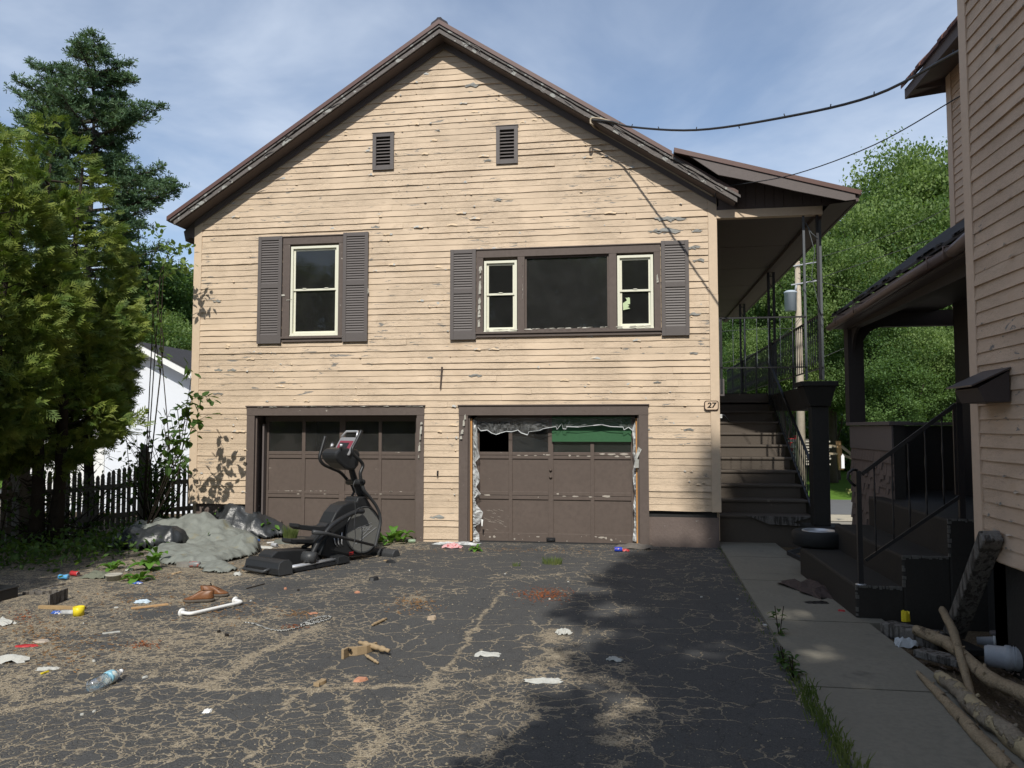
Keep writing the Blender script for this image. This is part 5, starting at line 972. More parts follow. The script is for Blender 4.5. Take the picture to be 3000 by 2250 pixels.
def cedar(label, base, H_, Rm, n, mat, lean=(0, 0), z0=1.1, size=.22, grp='cedars along the left edge'):
    t = thing('cedar_tree', label, 'tree', (base[0], base[1], tz(*base)), grp)
    Rf = lambda z: Rm*np.clip(1-(z/H_)**2.2, .02, 1)**.6*np.clip((z-z0*.6)/(z0*.7), .25, 1)
    m_ = MB(); b = ORG[t]; q_ = random.Random(int(n))
    for j in range(2 if Rm > 1 else 1):
        ox, oy = (j*.22, j*.15); T = [Vector((b.x+ox+.25*j*k/6+q_.uniform(-.04, .04), b.y+oy+q_.uniform(-.04, .04), b.z-.1+H_*.9*k/6)) for k in range(7)]; m_.tube(T, [.105*(1.25 if k == 0 else 1-.14*k) for k in range(7)], 8)
    for k in range(46):
        z = q_.uniform(.7, H_*.85); a = q_.uniform(0, 6.28); L = float(Rf(np.array(z)))*q_.uniform(.6, 1.0); s = Vector((b.x, b.y, b.z+z)); e = s+Vector((math.cos(a)*L, math.sin(a)*L, q_.uniform(-.1, .5)*L)); m_.tube([s, (s+e)/2+Vector((0, 0, -.06)), e], [.022, .014, .004], 4, cap=False)
    m_.build('trunk', mBarkD, t); npmesh('crown', cedar_crown(n, H_, Rf, z0, size), mat, t); return t
c1_ = cedar('tallest cedar of the left row, its trunk forked, in front of the picket fence', (-9.2, 10.9), 6.9, 1.3, 12500, mSpray, z0=1.5)
c2_ = cedar('cedar at the very left edge with brown dead tips, nearest the driveway', (-8.8, 9.1), 6.0, 1.3, 11500, mSpray, z0=1.9)
c3_ = cedar('cedar nearest the house corner, leaning light green branches over the tarp', (-9.7, 12.7), 5.3, .85, 6500, mSpray, z0=2.0)
def cedarcopy(src, lb, loc, s, rot): t = copy_tree(src); t.location = (*loc, tz(*loc)); t.scale = s; t.rotation_euler = (0, 0, rot); t['label'] = lb; return t
cedarcopy(c1_, 'cedar standing behind the leftmost one with a straight dark trunk', (-10.0, 10.4), (.9, .9, .98), 2.)
cedarcopy(c2_, 'cedar beyond the picket fence between the trunks', (-10.9, 12.6), (.95, .95, .85), 4.)
cedarcopy(c2_, 'cedar outside the left edge of the view, second from the camera', (-8.2, 6.4), (.9, .9, 1.0), 1.)
cedarcopy(c1_, 'cedar outside the left edge of the view, closest to the camera', (-7.7, 4.2), (.85, .85, .95), 3.)
cedarcopy(c1_, 'cedar outside the left edge of the view, beside the camera', (-7.3, 1.8), (.8, .8, .95), 5.)
# broad-leaf sapling between cedar and house, shrub at the house corner
def twig_plant(name, label, base, stems, leaf, mat, grp=None, cat='sapling', per=14, drop=.2, r=.012, asp=.6):
    t = thing(name, label, cat, base, grp); m_ = MB(); P = []; b = Vector(base); q_ = random.Random(len(label))
    for pts in stems:
        pts = [b+Vector(p) for p in pts]; m_.tube(pts, [r*(1-.75*i/(len(pts)-1)) for i in range(len(pts))], 5)
        for k in range(per):
            u = q_.uniform(.25, 1); j = min(len(pts)-2, int(u*(len(pts)-1))); c = pts[j].lerp(pts[j+1], u*(len(pts)-1)-j); P.append(tuple(c+Vector((q_.gauss(0, .05), q_.gauss(0, .05), q_.gauss(0, .03)))))
    m_.build('stem', mBarkD, t); P = np.array(P)-np.array(base)
    n = len(P); d = rnd_unit(n)*.8; d[:, 2] -= drop; d /= np.linalg.norm(d, axis=1, keepdims=True); s = np.cross(d, rnd_unit(n)*.5+np.array([0, 0, 1.])); s /= np.linalg.norm(s, axis=1, keepdims=True); nn = np.cross(s, d); L = (leaf*rng.uniform(.6, 1.25, n))[:, None]; W_ = L*asp
    a_ = P; b_ = P+d*L*.35+s*W_*.5+nn*L*.08; c_ = P+d*L*.75+s*W_*.35+nn*L*.06; e_ = P+d*L; b2_ = P+d*L*.35-s*W_*.5+nn*L*.08; c2 = P+d*L*.75-s*W_*.35+nn*L*.06
    Q = np.concatenate([np.stack([a_, b_, c_, e_], 1), np.stack([a_, e_, c2, b2_], 1)]); npmesh('leaves', Q, mat, t); return t
base = (-8.25, 12.2, 0.)
def stem_to(base, pxs, Y_): return [(0, 0, 0)]+[tuple(PY(x, y, Y_)-np.array(base)) for x, y in pxs]
twig_plant('maple_sapling', 'young broad-leaved sapling reaching past the house corner with pale green leaves', base, [stem_to(base, s, 12.0) for s in ([(500, 1350), (470, 1000), (480, 760), (545, 720), (555, 735)], [(470, 1100), (430, 800), (470, 700), (450, 665)], [(480, 1000), (450, 830), (520, 790), (560, 780)], [(450, 900), (400, 760), (380, 700)], [(470, 800), (500, 720), (530, 750)])], .12, mMaple, per=44, r=.011)
base = (-7.9, 11.6, 0.)
twig_plant('sumac_sapling', 'thin sapling with large drooping leaves against the lower house corner', base, [stem_to(base, s, 11.5) for s in ([(520, 1400), (545, 1250), (560, 1170), (600, 1160), (620, 1180)], [(530, 1300), (520, 1200), (560, 1180), (590, 1195)], [(500, 1350), (480, 1250), (500, 1200)], [(530, 1300), (560, 1110), (545, 1070)], [(540, 1300), (570, 1240), (610, 1215)], [(540, 1350), (500, 1300), (560, 1290)])], .15, mShrub, per=26, r=.010)
base = (-8.5, 12.9, 0.)
twig_plant('shrub', 'dark twiggy shrub tangled with the picket fence by the house', base, [[(0, 0, 0), (rr.uniform(-.4, .6), rr.uniform(-.5, .5), rr.uniform(.6, 1.2)), (rr.uniform(-.9, 1.0), rr.uniform(-.7, .7), rr.uniform(1.2, 2.5))] for _ in range(34)], .11, mShrub, cat='shrub', per=18, r=.012)
base = (-9.4, 11.2, 0.)
twig_plant('shrub', 'dark leafless-looking brush under the cedars along the fence', base, [[(rr.uniform(-.3, .3), rr.uniform(-1, 1.5), 0), (rr.uniform(-.5, .6), rr.uniform(-1.2, 1.8), rr.uniform(.4, .8)), (rr.uniform(-.7, .9), rr.uniform(-1.4, 2.2), rr.uniform(.8, 1.5))] for _ in range(40)], .09, mShrub, cat='shrub', per=10, r=.010)
# ground cover under the cedars
def cover(name, label, cat, n, f, size, mat, h=.25):
    P = np.array([f() for _ in range(n)]); P = np.concatenate([P, (np.array([tz(x, y) for x, y in P])+rng.random(n)**1.6*h)[:, None]], 1); o = npmesh(name, leaves(P, size, .9, .6), mat); tag(o, label, cat, kind='stuff')
def spot(cs): 
    c = cs[int(rng.integers(len(cs)))]; return (c[0]+rng.normal()*c[2], c[1]+rng.normal()*c[3])
cover('ground_cover', 'low dark weeds and ivy under the cedars', 'ground cover', 3600, lambda: spot([(-8.3, 9.6, .7, .5), (-8.0, 10.8, .55, .6), (-9.3, 10.6, .9, .8), (-8.0, 12.1, .3, .4), (-9.2, 12.5, .6, 1.)]), .085, mShrub, .30)
# ================================================================== OVERHEAD CABLES
cb = MB(); Yr = D-E0-.06
P_ = [Vector(PY(1735, 352, Yr)), Vector(PY(1795, 357, Yr-.1)), Vector(PY(1850, 372, 12.1)), Vector(PY(2040, 381, 11.2)), Vector(PY(2300, 343, 10)), Vector(PY(2560, 280, 8.9)), Vector(PY(2790, 160, 7.6)), Vector(PY(2850, 130, 7.2))]
def smooth(P, n=6):
    out = []
    for i in range(len(P)-1):
        p0, p1, p2, p3 = P[max(0, i-1)], P[i], P[i+1], P[min(len(P)-1, i+2)]
        for k in range(n): t = k/n; out.append(.5*((2*p1)+(p2-p0)*t+(2*p0-5*p1+4*p2-p3)*t*t+(3*p1-p0-3*p2+p3)*t**3))
    return out+[P[-1]]
pp = smooth(P_); cb.tube(pp, .016, 6)
for i in range(6, len(pp)-2, 3): cb.tube([pp[i], pp[i]+Vector((rr.uniform(-.02, .02), 0, rr.choice((-1, 1))*.045))], .007, 4)
cbl = cb.build('service_cable', mIron); tag(cbl, 'thick black cable sagging from the gable rake to the pinkish house', 'cable')
cb = MB(); lp = smooth([Vector(PY(*q_, Yr)) for q_ in ((1800, 360), (1770, 350), (1735, 346), (1730, 358), (1735, 365))]+[Vector(PY(1760, 385, D-.06)), Vector(PY(1900, 465, D-.045)), Vector(PY(2020, 535, D-.045)), Vector(PY(2090, 575, D-.06))]); cb.tube(lp, .015, 6); cb = cb.build('cable_loop', M('tan_cable', (.40, .33, .24), .6), None); tag(cb, 'tan cable loop curling from the rake and running down under the right eave', 'cable')
cb = MB(); P_ = [Vector(PY(2105, 547, D-.25)), Vector(PY(2160, 541, 12.35)), Vector(PY(2330, 510, 11.7)), Vector(PY(2560, 425, 10.6)), Vector(PY(2785, 298, 9.8)), Vector(PY(2860, 250, 9.4))]; pp = smooth(P_); cb.tube(pp, .008, 5); cb.lathe([(.005, -.03), (.04, -.02), (.05, .02), (.01, .05)], tuple(pp[0]), 7); cb.tube([pp[0], pp[0]+Vector((-.05, .02, -.12)), pp[0]+Vector((-.02, .05, -.25))], .009, 5)
cb = cb.build('drop_wire', mIron); tag(cb, 'thin wire from the lower end of the rake up to the pinkish house', 'wire')

# ================================================================== GARAGE 2 DRESSING
def stick(name, label, cat, p, q, w_, h, mat, grp=None, kind=None): m_ = MB(); m_.bar(p, q, w_, h); o = m_.build(name, mat, None, .002, org=p); return tag(o, label, cat, grp, kind)
xa = PY(1381, 1400, D+.09)[0]; xb = PY(1867, 1400, D+.09)[0]
stick('lumber_strip', 'orange new lumber strip nailed inside the left jamb of the right garage door', 'board', (xa, D+.09, .02), (xa-.005, D+.09, 2.06), .04, .055, mLumber, 'new lumber strips in the right garage opening')
stick('lumber_strip', 'orange new lumber strip inside the right jamb of the right garage door', 'board', (xb, D+.09, .02), (xb-.0, D+.09, 2.06), .04, .035, mLumber, 'new lumber strips in the right garage opening')
def sheet(name, label, poly_top, poly_bot, yfun, mat, n=30, cat='plastic sheet'):
    """ragged sheet between an upper and a lower pixel line"""
    m_ = MB(); vs = []; 
    def at(pl, t):
        s = t*(len(pl)-1); i = min(len(pl)-2, int(s)); u = s-i; return (pl[i][0]*(1-u)+pl[i+1][0]*u, pl[i][1]*(1-u)+pl[i+1][1]*u)
    m = 4
    for i in range(n+1):
        a, b = at(poly_top, i/n), at(poly_bot, i/n)
        for j in range(m+1): u = j/m; x, y = a[0]*(1-u)+b[0]*u, a[1]*(1-u)+b[1]*u; Yv = yfun(i/n, u)+rr.uniform(-.02, .02)*(j > 0 or 1); vs.append(tuple(PY(x, y, Yv)))
    fs = [(i*(m+1)+j, (i+1)*(m+1)+j, (i+1)*(m+1)+j+1, i*(m+1)+j+1) for i in range(n) for j in range(m)]; m_.add(vs, fs); o = m_.build(name, mat, None, org=vs[0]); return tag(o, label, cat, 'torn plastic on the right garage door')
u5 = lambda u, v: (1340+u/3.77, 1180+v/3.77)
top = [u5(*p) for p in ((180, 165), (600, 165), (1000, 168), (1500, 165), (1960, 160))]
bot = [u5(*p) for p in ((225, 270), (260, 310), (330, 300), (380, 335), (430, 350), (470, 335), (540, 315), (600, 320), (670, 300), (700, 330), (775, 355), (790, 320), (910, 305), (950, 285), (1090, 262), (1100, 295), (1155, 225), (1165, 285), (1200, 290), (1205, 262), (1340, 268), (1500, 250), (1590, 240), (1690, 262), (1830, 268), (1840, 300), (1890, 270), (1935, 305))]
sheet('plastic_sheet', 'torn clear plastic strip hanging under the head of the right garage door', top, bot, lambda t, u: D+.10+.05*u, plasticmat('thin_plastic', .13), 90)
m_ = MB(); pb_ = [Vector(PY(*p, D+.13)) for p in bot]
for a, b in zip(pb_, pb_[1:]): m_.bar(a, b, .003, rr.uniform(.004, .015))
o = m_.build('folded_hem', M('milky_plastic', (.62, .65, .66), .4, .1, 9)); tag(o, 'curled whitish torn edge of the plastic over the garage windows', 'plastic strip')
sheet('plastic_sheet', 'crumpled torn plastic down the left side of the right garage door', [u5(*p) for p in ((170, 180), (172, 700), (172, 1200), (175, 1540))], [u5(*p) for p in ((215, 200), (225, 500), (250, 600), (195, 660), (240, 780), (245, 870), (205, 930), (262, 1010), (192, 1060), (215, 1130), (285, 1210), (250, 1330), (190, 1380), (240, 1450), (245, 1550))], lambda t, u: D+.1+.06*u, plasticmat('milky_torn_plastic', .6), 60)
sheet('plastic_sheet', 'narrow torn plastic down the right side of the right garage door', [u5(*p) for p in ((1968, 180), (1970, 700), (1972, 1200), (1980, 1540))], [u5(*p) for p in ((1930, 300), (1945, 470), (1935, 560), (1960, 640), (1935, 760), (1945, 900), (1962, 1010), (1940, 1150), (1955, 1220), (1950, 1380), (1935, 1520))], lambda t, u: D+.1+.05*u, bpy.data.materials['milky_torn_plastic'], 50)
pp = MB(); v = [PY(*u5(*p), D+.0) for p in ((1998, 485), (2035, 515), (1985, 620), (2005, 625), (2003, 718), (1955, 718), (1965, 625), (1975, 560))]; v = [(a[0], D-.04+(.03 if i > 3 else 0), a[2]) for i, a in enumerate(v)]; pp.add(v, [tuple(range(8))]); o = pp.build('paper_scrap', mPaper, None, org=v[0]); tag(o, 'torn white paper flap stuck to the right jamb of the right garage door', 'paper')
pp = MB(); v = [PY(*u5(*p), D+.1) for p in ((262, 1285), (286, 1290), (276, 1365), (266, 1360))]; pp.add([tuple(a) for a in v], [(0, 1, 2, 3)]); o = pp.build('tape_strip', mWhiteP, None, org=tuple(v[0])); tag(o, 'small white strip dangling in the torn plastic at the left jamb', 'tape')
gb = MB(); yg = YD-.03; a = PY(*u5(1045, 430), yg); b = PY(*u5(1922, 430), yg); gb.box(a[0], b[0], yg-.012, yg+.01, a[2], a[2]+.42); o = gb.build('green_board', mGreen, None, .002, org=(a[0], yg, a[2])); tag(o, 'green painted board fixed across the top right windows of the right garage door', 'board')
gb = MB(); yg = YD+.07; a = PY(*u5(1065, 600), yg); b = PY(*u5(1945, 445), yg); gb.box(a[0], b[0], yg, yg+.02, a[2]-.05, 2.0); o = gb.build('painted_plywood', mGreen, None, org=(a[0], yg, a[2])); tag(o, 'green panel standing behind the glass below the green board', 'panel')
db = MB(); a = PY(*u5(610, 560), YD+.25); c = PY(*u5(1000, 470), YD+.25); v = []; n = 14
arc = [(a[0], a[2]-.3)]+[(a[0]+(c[0]-a[0]+.1)*t, a[2]+.30*math.sqrt(max(0, 1-(t*.93)**2))-.0) for t in [i/n for i in range(n+1)]]+[(c[0]+.1, a[2]-.3)]
db.prism(arc[::-1], lambda p, q, c_: (p, c_, q), YD+.25, YD+.29); o = db.build('stored_table_top', M('grey_board', (.17, .18, .19), .6), None, org=(a[0], YD+.25, a[2])); tag(o, 'grey curved board leaning behind the second garage window', 'board')
pk = MB()
pts = [(1.0*math.cos(t)*rr.uniform(.8, 1), math.sin(t)*rr.uniform(.8, 1)) for t in [i*.5 for i in range(13)]]

# ================================================================== ELLIPTICAL TRAINER
z4 = lambda u, v: (700+u/3.318, 1200+v/3.318)
gA = G(*z4(300, 1595)); gB = G(*z4(1380, 1405)); hv = np.array([gB[0]-gA[0], gB[1]-gA[1], 0]); hv /= np.linalg.norm(hv); tv = np.array([hv[1], -hv[0], 0]); gz0 = gA[2]-.005
T_ = thing('exercise_machine', 'black elliptical trainer with a grey disc standing before the left garage door', 'elliptical trainer', tuple(gA))
def Lc(s, t, z): p = gA+hv*s+tv*t; return (p[0], p[1], gz0+z-.012*s)
def EL_(u, v, t):
    r = ray(*z4(u, v)); P0 = gA+tv*t; k = ((P0-CAM)@tv)/(r@tv); p = CAM+r*k; return (float((p-P0)@hv), t, float(p[2]-gz0+.012*float((p-P0)@hv)))
def E3(u, v, t): return Lc(*EL_(u, v, t))
def lbox(mb, s0, s1, t0, t1, z0, z1): mb.add([Lc(s, t, z) for z in (z0, z1) for s, t in ((s0, t0), (s1, t0), (s1, t1), (s0, t1))], [(3, 2, 1, 0), (4, 5, 6, 7), (1, 5, 4, 0), (2, 6, 5, 1), (3, 7, 6, 2), (0, 4, 7, 3)])
# rear stabiliser with carry handle
m_ = MB(); prf = [(-.10, .02), (-.11, .10), (-.09, .17), (-.03, .20), (.05, .20), (.10, .15), (.11, .02)]
m_.prism(prf, lambda a, b, c: Lc(a, c, b), -.36, .29); rs_ = m_.build('rear_stabiliser', mBlk, T_, .012)
m_ = MB(); m_.tube([Lc(-.10, -.33, .09), Lc(-.16, -.31, .06), Lc(-.165, .08, .06), Lc(-.10, .12, .09)], .02, 7); m_.build('carry_handle', mBlk2, rs_)
m_ = MB(); m_.prism([(a*1.03, b*1.02) for a, b in prf], lambda a, b, c: Lc(a, c, b), .291, .30); m_.build('end_cap', mBlk2, rs_, .004)
# far box cover, rails, front base
m_ = MB(); m_.prism([(.02, .03), (.05, .22), (.14, .27), (.82, .22), (.90, .14), (.90, .03)], lambda a, b, c: Lc(a, c, b), -.30, -.02); m_.build('track_cover', mBlk, T_, .015)
for t in (.14, .20):
    m_ = MB(); m_.tube([Lc(.08, t, .075), Lc(.98, t, .085)], .018, 8); m_.build('rail', mSilver, T_)
m_ = MB(); lbox(m_, .05, 1.05, .11, .23, .02, .055); lbox(m_, .05, 1.05, -.2, -.08, .02, .055); m_.build('base_frame', mBlk, T_)
m_ = MB(); m_.prism([(.92, .02), (.93, .12), (1.05, .13), (1.14, .09), (1.15, .02)], lambda a, b, c: Lc(a, c, b), .08, .26); m_.build('rail_foot', mBlk, T_, .01)
m_ = MB(); m_.prism([(1.90, .0), (1.90, .05), (1.95, .10), (2.02, .10), (2.06, .05), (2.06, .0)], lambda a, b, c: Lc(a, c, b), -.34, .36); m_.build('front_stabiliser', mBlk2, T_, .01)
# flywheel housing: outline traced in the machine's plane, with thickness
tn, tfz = .10, -.16
hp = [EL_(*p, tn) for p in ((815, 1420), (835, 1300), (880, 1200), (905, 1090), (950, 1000), (1010, 930), (1080, 900), (1150, 895), (1165, 850), (1240, 845), (1290, 930), (1345, 1000), (1375, 1090), (1375, 1190), (1350, 1290), (1310, 1370), (1270, 1405), (1150, 1420), (1000, 1440), (880, 1450))]
m_ = MB(); m_.prism([(a[0], a[2]) for a in hp], lambda a, b, c: Lc(a, c, b), tfz, tn); hs = m_.build('flywheel_housing', mBlk, T_, .02)
cc = EL_(1200, 1168, tn); de = EL_(1200, 955, tn); rz = (de[2]-cc[2]); rx = (EL_(1358, 1168, tn)[0]-EL_(1042, 1168, tn)[0])/2; cs_ = (EL_(1358, 1168, tn)[0]+EL_(1042, 1168, tn)[0])/2
el = lambda k, n=40: [(cs_+rx*k*math.cos(2*math.pi*i/n), cc[2]+rz*k*math.sin(2*math.pi*i/n)) for i in range(n)]
m_ = MB(); m_.prism(el(1.0), lambda a, b, c: Lc(a, c, b), tn-.005, tn+.022); dc = m_.build('side_disc', mDisc, T_, .006)
m_ = MB(); m_.tube([Lc(a, tn+.015, b) for a, b in el(1.035, 44)+[el(1.035, 44)[0]]], .014, 6, cap=False); m_.build('disc_rim', mBlk2, T_)
m_ = MB()
for p, q_ in (((1135, 1305), (1335, 1145)), ((1150, 1155), (1290, 1100)), ((1180, 1165), (1200, 1225)), ((1200, 1225), (1295, 1125))): m_.bar(E3(*p, tn+.024), E3(*q_, tn+.024), .004, .010 if p[0] == 1135 else .004)
m_.build('disc_stripe', mSilver, T_)
rotm = (R(90), 0, math.atan2(hv[1], hv[0]))
text('SOLE', .085, E3(1236, 1160, tn+.025), (R(90), R(0), math.atan2(hv[1], hv[0])), mSilver, T_, 'brand_lettering', .001)
text('E25', .06, E3(1090, 1400, tn+.012), rotm, mRed, T_, 'model_lettering', .001, .002, .2)
for i in range(3):
    m_ = MB(); m_.tube([E3(925+i*38, 1250-i*28, tn+.012), E3(935+i*32, 1300, tn+.012), E3(955+i*26, 1328-i*4, tn+.012)], .009, 5); m_.build('vent_stripe', mSilver, T_)
# mast, console
m_ = MB(); m_.tube([E3(1215, 860, 0), E3(1170, 780, 0), E3(1125, 690, 0), E3(1100, 600, 0), E3(1090, 530, 0)], [.075, .062, .05, .045, .045], 10); m_.build('mast', mBlk, T_)
m_ = MB(); cp = [EL_(*p, .10) for p in ((925, 420), (960, 385), (1010, 370), (1140, 385), (1165, 430), (1150, 540), (1120, 580), (1060, 588), (1020, 570), (960, 520), (925, 470))]; m_.prism([(a[0], a[2]) for a in cp], lambda a, b, c: Lc(a, c, b), -.16, .14); con = m_.build('console_back', mBlk, T_, .03)
# display faces the user (towards -s): a slanted panel
a0 = np.array(EL_(960, 400, 0)); a1 = np.array(EL_(1100, 262, 0)); m_ = MB()
def slab(mb, s0, z0, s1, z1, t0, t1, th): d = np.array([s1-s0, z1-z0]); nn = np.array([-d[1], d[0]])/np.hypot(*d)*th; mb.add([Lc(s0, t0, z0), Lc(s0, t1, z0), Lc(s1, t1, z1), Lc(s1, t0, z1), Lc(s0+nn[0], t0, z0+nn[1]), Lc(s0+nn[0], t1, z0+nn[1]), Lc(s1+nn[0], t1, z1+nn[1]), Lc(s1+nn[0], t0, z1+nn[1])], [(0, 1, 2, 3), (7, 6, 5, 4), (0, 4, 5, 1), (1, 5, 6, 2), (2, 6, 7, 3), (3, 7, 4, 0)])
s0, z0_, s1, z1_ = 1.18, 1.49, 1.36, 1.74; slab(m_, s0, z0_, s1, z1_, -.17, .17, -.03); cons = m_.build('console', M('console_grey', (.22, .22, .23), .45, .1, 6), T_, .012)
m_ = MB(); f_ = lambda k: (s0+(s1-s0)*k, z0_+(z1_-z0_)*k); A_, B_ = f_(.22), f_(.78); slab(m_, *A_, *B_, -.13, .13, .004); m_.build('maroon_face', M('maroon', (.22, .04, .06), .4), T_)
m_ = MB(); A_, B_ = f_(.38), f_(.66); slab(m_, *A_, *B_, -.07, .07, .009); m_.build('screen', mBlk, T_)
m_ = MB(); A_ = f_(1.0); B_ = f_(1.32); m_.tube([Lc(A_[0], -.15, A_[1]), Lc(B_[0], -.11, B_[1]), Lc(B_[0], .11, B_[1]), Lc(A_[0], .15, A_[1])], .018, 7); m_.build('console_loop', mSilver, T_)
# fixed handlebar with grips
for sg, (g0, g1, g2) in ((-1, ((925, 490), (860, 455), (918, 318))), (1, ((1130, 490), (985, 440), (997, 320)))):
    tt = .12 if sg > 0 else -.26; m_ = MB(); m_.tube([E3(*g0, .1*sg), E3(*g1, tt), E3((g1[0]*.6+g2[0]*.4), (g1[1]*.6+g2[1]*.4), tt)], .017, 7); m_.tube([E3((g1[0]*.7+g2[0]*.3), (g1[1]*.7+g2[1]*.3), tt), E3(*g2, tt)], .022, 8); fh = m_.build('fixed_handle', mBlk, T_)
    m_ = MB(); m_.tube([E3((g1[0]*.35+g2[0]*.65), (g1[1]*.35+g2[1]*.65), tt), E3(g1[0]*.12+g2[0]*.88, g1[1]*.12+g2[1]*.88, tt)], .0235, 8); m_.build('pulse_grip', mSilver, fh)
# swinging arms
m_ = MB(); m_.tube(smooth([Vector(E3(*p, -.30)) for p in ((840, 258), (805, 380), (785, 470), (820, 530), (900, 570), (985, 610), (1060, 690))]), .024, 8); m_.tube([Vector(E3(*p, -.28)) for p in ((1060, 690), (1100, 740), (1120, 800), (1095, 850), (1105, 900))], .02, 7); m_.build('swing_arm', mBlk, T_)
m_ = MB(); m_.tube(smooth([Vector(E3(*p, .26)) for p in ((1190, 205), (1145, 300), (1102, 385), (1120, 440), (1175, 490), (1205, 545), (1180, 620), (1190, 700))]), .024, 8); m_.build('swing_arm', mBlk, T_)
m_ = MB(); m_.tube(smooth([Vector(E3(*p, .24)) for p in ((1200, 700), (1215, 780), (1270, 850), (1330, 930), (1365, 1010), (1375, 1100), (1350, 1220), (1325, 1330))]), .023, 8); m_.build('lower_arm', mBlk2, T_)
m_ = MB(); m_.tube([E3(1060, 705, -.20), E3(1205, 705, .26)], .042, 12); m_.build('pivot_tube', mBlk, T_)
# crank arm and pedals
m_ = MB(); P3 = smooth([Vector(E3(*p, .20)) for p in ((1205, 985), (1120, 1000), (1000, 1060), (900, 1130), (840, 1200))]); m_.tube(P3, [.04]*3+[.034]*(len(P3)-3), 9); m_.tube([E3(835, 1210, .18), E3(770, 1290, .18), E3(720, 1390, .18), E3(690, 1430, .18)], [.034, .034, .036, .04], 9); m_.build('crank_arm', mBlk, T_)
m_ = MB(); m_.tube([E3(625, 1430, .10), E3(745, 1440, .26)], .075, 14); m_.build('roller', mBlk2, T_)
m_ = MB(); m_.tube([E3(720, 1190, .26), E3(850, 1205, .26), E3(1305, 1318, .26)], [.03, .024, .018], 8); m_.build('pedal_rod', mBlk2, T_)
def pedal(pA, pB, t, dz):
    a, b = np.array(EL_(*pA, t)), np.array(EL_(*pB, t)); m_ = MB(); w_ = .09
    up_ = [(0, .0), (.0, .05), (.04, .035), (.30, .02), (.38, .03), (.42, .07), (.44, .07), (.44, -.03), (.30, -.05), (.05, -.03)]; L = (b[0]-a[0])/.44
    m_.prism([(a[0]+x*L, a[2]+(b[2]-a[2])*x/.44+z) for x, z in up_], lambda p, q, c: Lc(p, c, q), t-w_, t+w_); m_.build('pedal', mBlk, T_, .01)
pedal((530, 1140), (835, 1150), .10, 0); pedal((455, 1285), (765, 1262), -.22, 0)
m_ = MB(); m_.tube([E3(620, 1340, -.2), E3(760, 1270, -.2), E3(900, 1200, -.2)], .03, 8); m_.build('far_link', mBlk, T_)
m_ = MB(); m_.tube(smooth([Vector(E3(*p, .3)) for p in ((1130, 690), (1112, 740), (1135, 800), (1128, 900), (1132, 1000), (1122, 1120), (1132, 1230), (1105, 1345))]), .006, 5); m_.build('hanging_cord', mBlk2, T_)
# ================================================================== TARP PILE
def cloth(name, label, poly, hfun, mat, cat='tarp', step=.022, thick=.006):
    """crumpled sheet over a ground polygon (world xy)"""
    px = [p[0] for p in poly]; py = [p[1] for p in poly]; xs = np.arange(min(px), max(px)+step, step); ys = np.arange(min(py), max(py)+step, step); idx = {}; m_ = MB(); vs = []; fs = []
    def ins(x, y):
        c = False; j = len(poly)-1
        for i in range(len(poly)):
            if (poly[i][1] > y) != (poly[j][1] > y) and x < (poly[j][0]-poly[i][0])*(y-poly[i][1])/(poly[j][1]-poly[i][1])+poly[i][0]: c = not c
            j = i
        return c
    def ed(x, y): 
        d = 9
        for i in range(len(poly)):
            a, b = poly[i-1], poly[i]; L = (b[0]-a[0])**2+(b[1]-a[1])**2; t = max(0, min(1, ((x-a[0])*(b[0]-a[0])+(y-a[1])*(b[1]-a[1]))/L)); d = min(d, math.hypot(x-a[0]-t*(b[0]-a[0]), y-a[1]-t*(b[1]-a[1])))
        return d
    for i, x in enumerate(xs):
        for j, y in enumerate(ys):
            wx = x+.05*mnoise.noise((x*6, y*6, 3)); wy = y+.05*mnoise.noise((x*6, y*6, 8))
            if ins(wx, wy): e = ed(wx, wy); idx[i, j] = len(vs); vs.append((x+.03*mnoise.noise((x*5, y*5, 1)), y, tz(x, y)+.006+hfun(x, y, e)))
    for (i, j), k in idx.items():
        if (i+1, j) in idx and (i, j+1) in idx and (i+1, j+1) in idx: fs.append((k, idx[i+1, j], idx[i+1, j+1], idx[i, j+1]))
    m_.add(vs, fs, True); o = m_.build(name, mat, None, org=(sum(px)/len(px), sum(py)/len(py), .03)); tag(o, label, cat, 'crumpled tarps by the cedars'); s_ = o.modifiers.new('thick', 'SOLIDIFY'); s_.thickness = thick; return o
def ridge(x, y, s): n = mnoise.noise(Vector((x, y, .5))*s); return 1-abs(n)*2.6
FR = random.Random(21)
FA = [(FR.uniform(-9.5, -4), FR.uniform(8.8, 14.2), FR.uniform(-1.7, 1.7), FR.uniform(-1.1, 1.1), FR.uniform(0, 1)) for _ in range(1900)]
FBk = {}
for q_ in FA: FBk.setdefault((int(q_[0]//.42), int(q_[1]//.42)), []).append(q_)
def fold(x, y, A_, s1=2.2, s2=5.5, rot=.5):
    """creased facets: upper and lower envelopes of randomly tilted planes"""
    xx = x+.05*mnoise.noise((x*4, y*4, 1)); yy = y+.05*mnoise.noise((x*4, y*4, 7)); i0, j0 = int(xx//.42), int(yy//.42); hi = -9; lo = 9
    for i in (i0-1, i0, i0+1):
        for j in (j0-1, j0, j0+1):
            for k, (px_, py_, gx, gy, c) in enumerate(FBk.get((i, j), ())):
                dx, dy = xx-px_, yy-py_; d2 = dx*dx+dy*dy; pl_ = (gx*dx+gy*dy)
                if k % 2: hi = max(hi, .10*c+pl_-8*d2)
                else: lo = min(lo, .12+.10*c+pl_+8*d2)
    hi = max(-.1, min(.35, hi)); lo = max(-.1, min(.4, lo)); return A_*2.5*max(0, .5*hi+.5*lo)+.02*mnoise.noise((x*9, y*9, 3))
GP = lambda *ps: [tuple(G(*p)[:2]) for p in ps]
